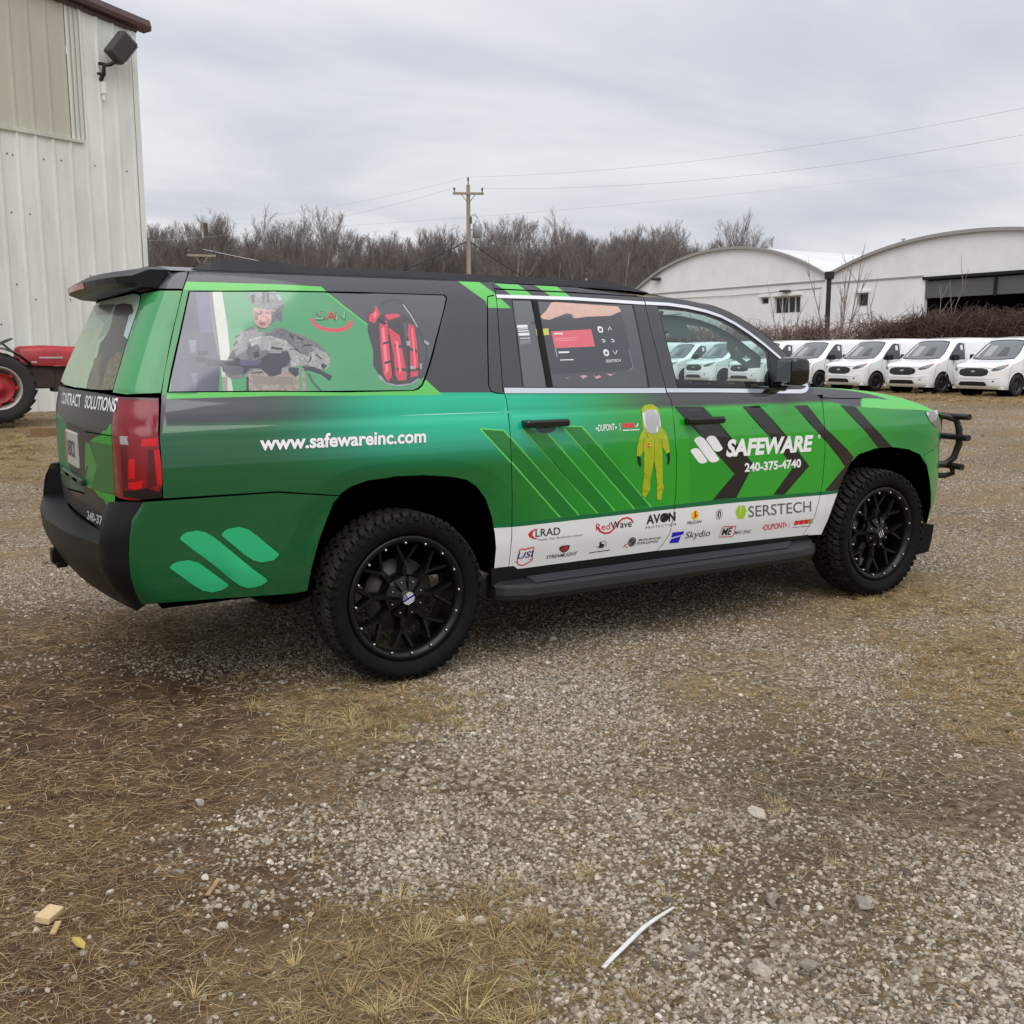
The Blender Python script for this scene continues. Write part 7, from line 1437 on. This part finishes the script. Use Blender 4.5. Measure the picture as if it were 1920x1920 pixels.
def make_van():
    t = empty('cargo_van')
    zs = lsp(.20, 1.80, 22)
    def arch(cx, r=.40):
        a0 = math.asin((.22-.33)/r); return [(cx+r*math.cos(a), .33+r*math.sin(a)) for a in lsp(a0, math.pi-a0, 14)]
    out = [(VR, .26), (VR, 1.76)]+[(x, 1.80) for x in (-4.7, -4, -3, -2.4)]+[(van_edge(z), z) for z in reversed(zs)]
    out += [(van_edge(.20)-.02, .22)]+arch(-.92)+arch(-3.98)
    dwin = [(-1.28, 1.15), (-1.98, 1.15), (-1.98, 1.60), (-1.72, 1.60)]; dwin = [(-1.22, 1.12), (-1.40, 1.11), (-2.08, 1.13), (-2.10, 1.62), (-1.86, 1.63), (-1.62, 1.52)]
    seam = lambda L, w=.012: (band(L, w), VBLK)
    sd = skin(van_side, [('side_window', dwin, .004, .0, VGL), ('body_side', out, .0, .02, VWHITE)], [(band(dwin+[dwin[0]], .05), VBLK), seam([(-1.15, .32), (-1.13, .9), (-1.2, 1.1)]), seam([(-2.16, .30), (-2.2, 1.0), (-2.16, 1.66)]), seam([(-3.25, .32), (-3.3, 1.68)]),
              ([(-1.35, .20), (-3.56, .20), (-3.56, .30), (-1.35, .30)], VBLK), seam([(-2.2, 1.02), (-4.7, 1.02)], .01), (band([(-2.05, 1.0), (-1.86, 1.0)], .035), VBLK), ([(-1.44, .30), (-1.30, .30), (-1.34, .46)], VBLK),
              ([(-2.02, 1.42), (-1.90, 1.42), (-1.90, 1.58), (-2.02, 1.58)], VPAPER, ['side_window']), ([(-1.45, 1.0), (-1.22, 1.0), (-1.22, 1.14), (-1.45, 1.14)], VBLK, ['side_window'])], .12)
    for k, (me, ms) in sd.items():
        link_mesh(k, me, ms, t); o2 = bpy.data.objects.new(k, mirrored(me, k)); COL.objects.link(o2); o2.parent = t
    full = [(-1, .20), (1, .20)]+[(1, z) for z in zs[1:]]+[(-1, z) for z in reversed(zs[1:])]
    full = [(q*.9999, z) for q, z in full]
    scr = [(-.80, 1.15), (-.5, 1.125), (0, 1.118), (.5, 1.125), (.80, 1.15), (.83, 1.30), (.80, 1.55), (.74, 1.68), (.4, 1.715), (0, 1.72), (-.4, 1.715), (-.74, 1.68), (-.80, 1.55), (-.83, 1.30)]
    gri = [(-.50, .65), (-.55, .735), (-.50, .82), (-.32, .855), (0, .865), (.32, .855), (.50, .82), (.55, .735), (.50, .65), (.32, .605), (-.32, .605)]
    low = [(-.46, .445), (-.54, .36), (-.50, .32), (.50, .32), (.54, .36), (.46, .445), (0, .455)]
    def lampp(s): return [(s*.60, .80), (s*.68, .865), (s*.80, .925), (s*.955, .99), (s*.97, .93), (s*.92, .85), (s*.82, .79), (s*.68, .765)]
    fr = skin(van_front, [('windscreen', scr, .003, .0, VSCR), ('grille', gri, .002, .03, VBLK), ('lower_grille', low, .002, .03, VBLK), ('headlamp', lampp(-1), .002, .02, VHL), ('headlamp', lampp(1), .002, .02, VHL), ('front_body', full, .0, .0, VWHITE)],
              [(band(scr+[scr[0]], .035), VBLK, ['windscreen', 'front_body']), (disc((.72, .46), .035, 12, .022), VBLK), (disc((-.72, .46), .035, 12, .022), VBLK), (band([(-.9, .56), (-.6, .52), (.6, .52), (.9, .56)], .008), mat('van_seam', srgb(150, 150, 152), .4)),
               (band([(-.80, .95), (-.74, 1.08)], .012), mat('van_seam', srgb(150, 150, 152), .4)), (band([(.80, .95), (.74, 1.08)], .012), mat('van_seam', srgb(150, 150, 152), .4)), (band([(-.95, .90), (-.70, .86), (0, .875), (.70, .86), (.95, .90)], .007), mat('van_seam', srgb(150, 150, 152), .4)),
               ([(-.45, 1.22), (-.15, 1.22), (-.15, 1.55), (-.45, 1.55)], mat('screen_seat', srgb(150, 152, 150), .1), ['windscreen']), ([(.10, 1.22), (.48, 1.22), (.40, 1.50), (.16, 1.50)], mat('screen_seat2', srgb(70, 72, 74), .1), ['windscreen']), ([(-.72, 1.20), (-.66, 1.20), (-.60, 1.60), (-.66, 1.60)], VPAPER, ['windscreen']),
               ([(.90, .955), (.955, .985), (.96, .95), (.90, .93)], VORG, ['headlamp']), ([(-.90, .955), (-.955, .985), (-.96, .95), (-.90, .93)], VORG, ['headlamp'])], .05)
    PR = {}
    for k, (me, ms) in fr.items(): PR[k] = link_mesh(k, me, ms, t)
    me, ms = fr['headlamp']; o2 = bpy.data.objects.new('headlamp', mirrored(me, 'headlamp')); COL.objects.link(o2); o2.parent = t
    for z in (.685, .73, .775):
        decal(van_front, 'grille_bar', [band([(-.44, z), (-.2, z+.008), (.2, z+.008), (.44, z)], .012)], mat('grille_bar', srgb(58, 58, 60), .3), PR['grille'], .006)
    decal(van_front, 'badge', [disc((0, .755), .085, 18, .030)], mat('badge_chrome', srgb(170, 172, 178), .2, .7), PR['grille'], .012)
    mb = MB(); zt = [1.80, 1.815, 1.83, 1.842]; loops = []
    for z in zt:
        w = VW(z); L = [van_front(q, z) for q in lsp(-.9999, .9999, 13)]+[(x, w, z) for x in lsp(van_edge(z)-.1, VR+.02, 8)]+[(x, -w, z) for x in reversed(lsp(van_edge(z)-.1, VR+.02, 8))]; loops.append(L)
    n = len(loops[0]); V = [p for L in loops for p in L]; mb.add(V, [(i*n+j, i*n+(j+1) % n, (i+1)*n+(j+1) % n, (i+1)*n+j) for i in range(3) for j in range(n)]+[tuple(range(3*n, 4*n))], 0, True); mb.build('roof', VWHITE, t)
    mb = MB(); mb.box((VR-.01, -.86, .26), (VR+.05, .86, 1.78)); mb.box((-4.7, -.84, .22), (-.25, .84, .30)); mb.build('rear_door', VWHITE, t)
    mb = MB(); mb.box((-4.6, -.80, .24), (-.4, .80, .46)); mb.build('underbody', DARK, t)
    wm = MB(); wm.lathe([(.21, .0), (.25, -.018), (.315, -.012), (.33, .02), (.33, .17), (.25, .2)], 32); w0 = wm.build('wheel', VTY, t)
    wm = MB(); wm.lathe([(.215, .004), (.205, .03), (.13, .05), (.06, .02), (0, .02)], 24)
    for k in range(5): a = k*1.2566; wm.cbox((.13*math.sin(a)-.03, .0, .13*math.cos(a)-.03), (.13*math.sin(a)+.03, .04, .13*math.cos(a)+.03), .01)
    wm.build('rim', VRIM, w0)
    for k, (x, s) in enumerate(((-.92, -1), (-3.98, -1), (-.92, 1), (-3.98, 1))):
        w = w0 if k == 0 else copy_tree(w0, t); w.location = (x, s*.905, .33); w.rotation_euler = (0, 0, 0 if s < 0 else math.pi)
    for s in (-1, 1):
        for cx in (-.92, -3.98):
            mb = MB(); mb.lathe([(0, .0), (.41, 0), (.41, .3), (0, .3)], 20, c=(cx, s*.60-.15, .33)); mb.build('wheel_house', DARK, t)
        mb = MB(); mb.cbox((-1.52, s*1.00-.10, 1.08), (-1.36, s*1.00+.10, 1.28), .04); mb.cbox((-1.5, min(s*.86, s*.95), 1.10), (-1.4, max(s*.86, s*.95), 1.16), .01); mb.build('mirror', VBLK, t)
    mb = MB(); mb.tube([(-2.0, 0, 1.83), (-2.12, 0, 1.93), (-2.16, 0, 1.94)], [.018, .010, .006], 6); mb.build('antenna', VBLK, t)
    return t
van0 = make_van()
spots = [(24.95, 13.45, 'white cargo van cut off by the right edge of the picture'), (25.0, 15.95, 'white cargo van second from the right edge, whole front in view'), (25.0, 18.45, 'white cargo van third from the right, its front above the green bonnet'), (25.1, 20.95, 'white cargo van partly hidden by the black door mirror'),
         (25.3, 23.45, 'white cargo van just behind the windscreen pillar of the green vehicle'), (25.2, 25.9, 'white cargo van seen through the front door glass, nearer the windscreen'), (25.4, 28.4, 'white cargo van seen through the front door glass, in the middle'), (25.4, 30.9, 'white cargo van seen through the front door glass, nearest the seat')]
for i, (x, y, lb) in enumerate(spots):
    v = van0 if i == 0 else copy_tree(van0)
    v.location = (x, y, ground_z(x+2.4, y)-.0); v.rotation_euler = (0, 0, math.pi+.03*math.sin(i*2.1)); v.scale = (.945,)*3; tag(v, lb, 'van', 'white vans parked in a row')

# ================================================================ fence, creepers and bare bushes behind the vans
FX = 33.5
fen = empty('wire_fence', (FX, 27, .3)); tag(fen, 'chain-link fence with black top cable behind the vans', 'fence')
FM = mat('fence_metal', srgb(84, 84, 84), .5, .5)
for k in range(12):
    mb = MB(); y = 8+k*3.4-27; mb.tube([(0, y, -.2), (0, y, 1.95)], .035, 6); mb.build('fence_post', FM, fen)
mb = MB(); mb.tube([(-.02, y-27, 1.80+.07*math.sin(y*1.9)+.03*math.sin(y*5)) for y in lsp(8, 45.5, 60)], .045, 6, cap=False); mb.build('top_cable', mat('cable_black', srgb(24, 24, 26), .6), fen)
def mesh_wires():
    V = []; F = []
    r = .004; H = 1.85; step = .16
    mb = MB()
    for d in (-1, 1):
        y = -19.0
        while y < 18.4:
            mb.tube([(0, y, 0), (0, y+d*H, H)], r*1.6, 3, cap=False, smooth=False); y += step
    o = mb.build('mesh_wire', FM, fen); o['kind'] = 'stuff'
mesh_wires()
def tangle(name, p, size, n, m, label, seed, r=.014, top=1.0):
    rnd = random.Random(seed); mb = MB()
    for _ in range(n):
        x = rnd.uniform(-size[0], size[0]); y = rnd.uniform(-size[1], size[1]); z = rnd.uniform(0, .8)**1.2*size[2]
        hh = size[2]*(.86+.14*math.sin(y*1.7+seed)*math.sin(y*.61+2*seed)); d = Vector((rnd.uniform(-.5, .5), rnd.uniform(-1, 1), rnd.uniform(.6, 2.2))).normalized(); P = [Vector((x, y, z))]; s = rnd.uniform(.12, .28)
        for k in range(rnd.randint(5, 9)):
            q = P[-1]+d*s
            if q.z > hh*rnd.uniform(.85, 1.15): d.z = -abs(d.z)*.6
            d = (d+Vector((rnd.uniform(-.4, .4), rnd.uniform(-.5, .5), rnd.uniform(-.45, .3)))).normalized(); q.z = max(q.z, .02); P.append(q)
        mb.tube(P, [r*(1-.7*i/len(P))*rnd.uniform(.7, 1.3) for i in range(len(P))], 3, cap=False, smooth=False)
    o = mb.build(name, m); o.location = p; tag(o, label, 'bush', 'creepers along the fence'); return o
VINE = mat('vine_brown', srgb(124, 102, 92), .9, noise_amt=.35, noise_scale=2); VINE2 = mat('vine_dense', srgb(84, 64, 54), .9, noise_amt=.35, noise_scale=2)
for i, (y, n, h, m_, lb) in enumerate(((38.6, 1500, 2.9, VINE, 'bare brown creeper on the fence behind the windscreen pillar'), (34.2, 1700, 3.0, VINE, 'bare brown creeper on the fence below the barred hall window'), (29.8, 1600, 2.9, VINE, 'bare brown creeper on the fence right of the dark post'), (25.6, 1500, 2.9, VINE, 'bare brown creeper on the fence before the small hall window'),
        (21.6, 3600, 3.0, VINE2, 'dense brown thicket at the left end of the dark doorway'), (17.4, 3600, 3.0, VINE2, 'dense brown thicket before the dark doorway at the right edge'))):
    tangle('creeper_thicket', (FX+.3, y, .25), (.5, 2.4, h), int(n*(.6 if i < 4 else 1.2)), m_, lb, i+1)
mb = MB(); mb.tube([(0, 0, -.1), (0, 0, 4.9)], [.115, .10], 10); mb.cbox((-.13, -.17, 4.6), (.13, .17, 4.95), .02); o = mb.build('dark_post', mat('dark_post', srgb(44, 38, 34), .8, noise_amt=.2)); o.location = (35.2, 28.15, .25); tag(o, 'dark weathered post standing where the two halls meet', 'post')
mb = MB(); mb.tube([(0, 0, -.1), (0, 0, 3.0)], [.06, .05], 8); o = mb.build('stub_post', FM); o.location = (35.2, 22.4, .25); tag(o, 'short grey pipe post left of the dark doorway', 'post')

# ================================================================ bare winter trees
BARK = mat('bark_brown', srgb(150, 139, 129), .95, noise_amt=.3, noise_scale=1.5); TWIG = mat('twig_brown', srgb(116, 106, 101), .95, noise_amt=.25, noise_scale=.7)
def bare_tree(seed, h=12.0, spread=.34, trunk_r=.17, first=.28, multi=1, lv=4, dens=1.0):
    """returns (trunk mesh data, crown mesh data) as MB collectors"""
    rnd = random.Random(seed); T = MB(); C = MB()
    def grow_(p, d, L, r, level):
        n = 5 if level < 2 else 3; P = [p.copy()]; R = [r]; d = d.copy()
        for k in range(n):
            d = (d+Vector((rnd.uniform(-1, 1), rnd.uniform(-1, 1), rnd.uniform(-.3, .9)))*(.10 if level == 0 else .20)).normalized()
            P.append(P[-1]+d*L/n); R.append(r*(1-.75*(k+1)/n))
        (T if level == 0 else C).tube(P, R, 6 if level == 0 else 3, cap=False, smooth=level == 0)
        if level >= lv: return
        m = int((13, 9, 7, 5, 3)[level]*dens*rnd.uniform(.8, 1.2))
        for k in range(m):
            t = (first if level == 0 else .18)+(1-(first if level == 0 else .18))*(k+rnd.random())/m; i = min(int(t*n), n-1); f = t*n-i
            q = P[i].lerp(P[i+1], f); dd = (P[i+1]-P[i]).normalized(); a = rnd.uniform(0, 6.28); side = dd.orthogonal().normalized(); side.rotate(Matrix.Rotation(a, 3, dd))
            an = rnd.uniform(.35, .8)*(1.0 if level else spread/.34); nd = (dd*math.cos(an)+side*math.sin(an)+Vector((0, 0, .25))).normalized()
            LL = L*rnd.uniform(.32, .5)*(1.15-.55*t) if level == 0 else L*rnd.uniform(.4, .62)*(1.1-.4*t)
            grow_(q, nd, LL, max(R[i]*.5, .009), level+1)
    for k in range(multi):
        d = Vector((rnd.uniform(-.12, .12), rnd.uniform(-.12, .12), 1)) if multi == 1 else Vector((rnd.uniform(-.3, .3), rnd.uniform(-.3, .3), 1)); grow_(Vector((rnd.uniform(-.1, .1)*(multi > 1), rnd.uniform(-.1, .1)*(multi > 1), -.2)), d.normalized(), h*rnd.uniform(.9, 1.0), trunk_r, 0)
    return T, C
def mesh_of(mb, name):
    me = bpy.data.meshes.new(name); me.from_pydata(mb.v, [], mb.f); me.update(); return me
KINDS = []
for i, (h, sp, tr_, fi, de) in enumerate(((12.2, .30, .16, .25, 1.0), (11.0, .26, .13, .30, .95), (12.8, .40, .19, .22, 1.0), (10.2, .34, .12, .18, 1.0), (11.6, .22, .12, .35, .9))):
    T, C = bare_tree(50+i, h, sp, tr_, fi, 1, 4, de); a, b = mesh_of(T, 'trunk'), mesh_of(C, 'crown'); a.materials.append(BARK); b.materials.append(TWIG); KINDS.append((a, b))
def lone_tree(x, y, k, s, rz, label):
    t = empty('bare_tree', (x, y, ground_z(x, y)), rz, s); tag(t, label, 'tree', 'bare trees along the skyline')
    for n, me in (('trunk', KINDS[k][0]), ('crown', KINDS[k][1])):
        o = bpy.data.objects.new(n, me); COL.objects.link(o); o.parent = t
def place(px_az, D): return (CAM.x+math.sin(px_az)*D, CAM.y+math.cos(px_az)*D)
az = lambda px: YAW+math.atan((px-960)/1916.0)
for px, D, k, s, lb in ((292, 78, 1, .92, 'slender bare tree right beside the shed corner'), (345, 80, 0, .95, 'bare tree left of the stub pole on the skyline'), (420, 84, 4, 1.05, 'tall thin bare tree with a pointed top left of the round one'), (448, 76, 3, 1.08, 'rounded bare tree above the roof rail foot'),
        (560, 84, 0, 1.0, 'bare tree left of the tallest round crown'), (612, 80, 2, 1.0, 'tallest bare tree with a wide round crown left of the utility pole'), (662, 86, 4, .98, 'thin spiky bare tree right of the tallest crown'), (762, 86, 1, 1.05, 'bare tree rising midway between tallest crown and utility pole'),
        (942, 80, 2, .93, 'broad bare tree just right of the utility pole'), (985, 84, 0, .95, 'bare tree second right of the utility pole'), (1060, 84, 1, 1.08, 'narrow bare tree centred over the rear door'), (1098, 82, 3, 1.16, 'bushy bare tree over the rear door glass'), (1165, 80, 0, .97, 'bare tree left of the gap before the left hall'),
        (1222, 82, 2, .90, 'dense bare tree standing over the left barrel roof end'), (1268, 88, 1, 1.02, 'bare tree right of the dense one by the barrel roof'), (1335, 96, 3, 1.28, 'small bare tree left of the last round crown above the hall'), (1375, 96, 2, 1.06, 'last round bare crown standing above the barrel roof')):
    x, y = place(az(px), D); lone_tree(x, y, k, s*.80, px*.7, lb)
def wood():
    col = bpy.data.collections.new('wood')
    for i, (a, b) in enumerate(KINDS):
        bm = bmesh.new(); bm.from_mesh(a); nf = len(bm.faces); bm.from_mesh(b); me = bpy.data.meshes.new('tree'); bm.to_mesh(me); bm.free(); me.materials.append(BARK); me.materials.append(TWIG)
        me.polygons.foreach_set('material_index', [0 if q < nf else 1 for q in range(len(me.polygons))]); col.objects.link(bpy.data.objects.new('wood_piece_%02d' % i, me))
    # low brush in front of the trunks
    rnd = random.Random(9); mb = MB()
    for _ in range(420):
        p = Vector((rnd.uniform(-2.2, 2.2), rnd.uniform(-1, 1), 0)); d = Vector((rnd.uniform(-.5, .5), rnd.uniform(-.5, .5), 1)).normalized(); P = [p]
        for k in range(5): d = (d+Vector((rnd.uniform(-.35, .35), rnd.uniform(-.35, .35), rnd.uniform(-.15, .2)))).normalized(); P.append(P[-1]+d*rnd.uniform(.5, .95))
        mb.tube(P, [.028, .024, .02, .016, .012, .008], 3, cap=False, smooth=False)
    me = mesh_of(mb, 'brush'); me.materials.append(TWIG); col.objects.link(bpy.data.objects.new('wood_piece_09', me))
    r2 = np.random.RandomState(4); pts, rot, sc, ids = [], [], [], []
    for k in range(900):
        a = az(-300)+(az(1400)-az(-300))*r2.uniform(); D = r2.uniform(88, 128)+(16 if a > az(1300) else 0); x, y = place(a, D); pts.append((x, y, ground_z(x, y)-.1)); rot.append((0, 0, r2.uniform(0, 6.28)))
        s = r2.uniform(.72, .88)*(D/100)**.5; sc.append((s, s, s)); ids.append(r2.randint(0, 5))
    for k in range(240):
        a = az(-300)+(az(1400)-az(-300))*r2.uniform(); D = r2.uniform(78, 112)+(22 if a > az(1180) else 0); x, y = place(a, D); pts.append((x, y, ground_z(x, y)-.1)); rot.append((0, 0, r2.uniform(0, 6.28))); s = r2.uniform(.9, 1.7); sc.append((s, s, s)); ids.append(5)
    o = scatter('wood', col, pts, rot, sc, ids, 'bare brown winter wood reading as one mass behind the yard'); o['category'] = 'wood'
wood()
# saplings against the halls
def sapling(p, seed, h, n, label, r=.05):
    rnd = random.Random(seed); mb = MB()
    for k in range(n):
        a = rnd.uniform(0, 6.28); lean = rnd.uniform(.05, .42); d = Vector((math.cos(a)*lean*.4, math.sin(a)*lean*1.3, 1)).normalized(); P = [Vector((0, 0, 0))]; L = h*rnd.uniform(.6, 1)
        for j in range(7): d = (d+Vector((rnd.uniform(-.06, .06), rnd.uniform(-.09, .09), 0))).normalized(); P.append(P[-1]+d*L/7)
        mb.tube(P, [r*(1-.8*j/7) for j in range(8)], 5, cap=False)
        for j in range(2, 7):
            for _ in range(rnd.randint(1, 2)):
                dd = (d+Vector((rnd.uniform(-.5, .5), rnd.uniform(-.9, .9), rnd.uniform(-.1, .6)))).normalized(); q = P[j]; L2 = rnd.uniform(.4, 1.3); mb.tube([q, q+dd*L2*.5+Vector((0, 0, .05)), q+dd*L2+Vector((0, 0, .18))], [.018, .012, .006], 3, cap=False)
    o = mb.build('bare_sapling', BARK); o.location = p; tag(o, label, 'sapling', 'bare saplings by the halls')
sapling((34.6, 27.0, .3), 5, 6.6, 6, 'tall many-stemmed bare sapling beside the dark post')
sapling((34.8, 22.0, .3), 8, 5.0, 3, 'slim bare sapling left of the dark doorway', .035)
sapling((35.2, 30.6, .3), 12, 4.4, 3, 'slim bare sapling before the barred hall window', .03)
sapling((35.0, 25.0, .3), 15, 4.2, 2, 'thin bare sapling near the small hall window', .03)
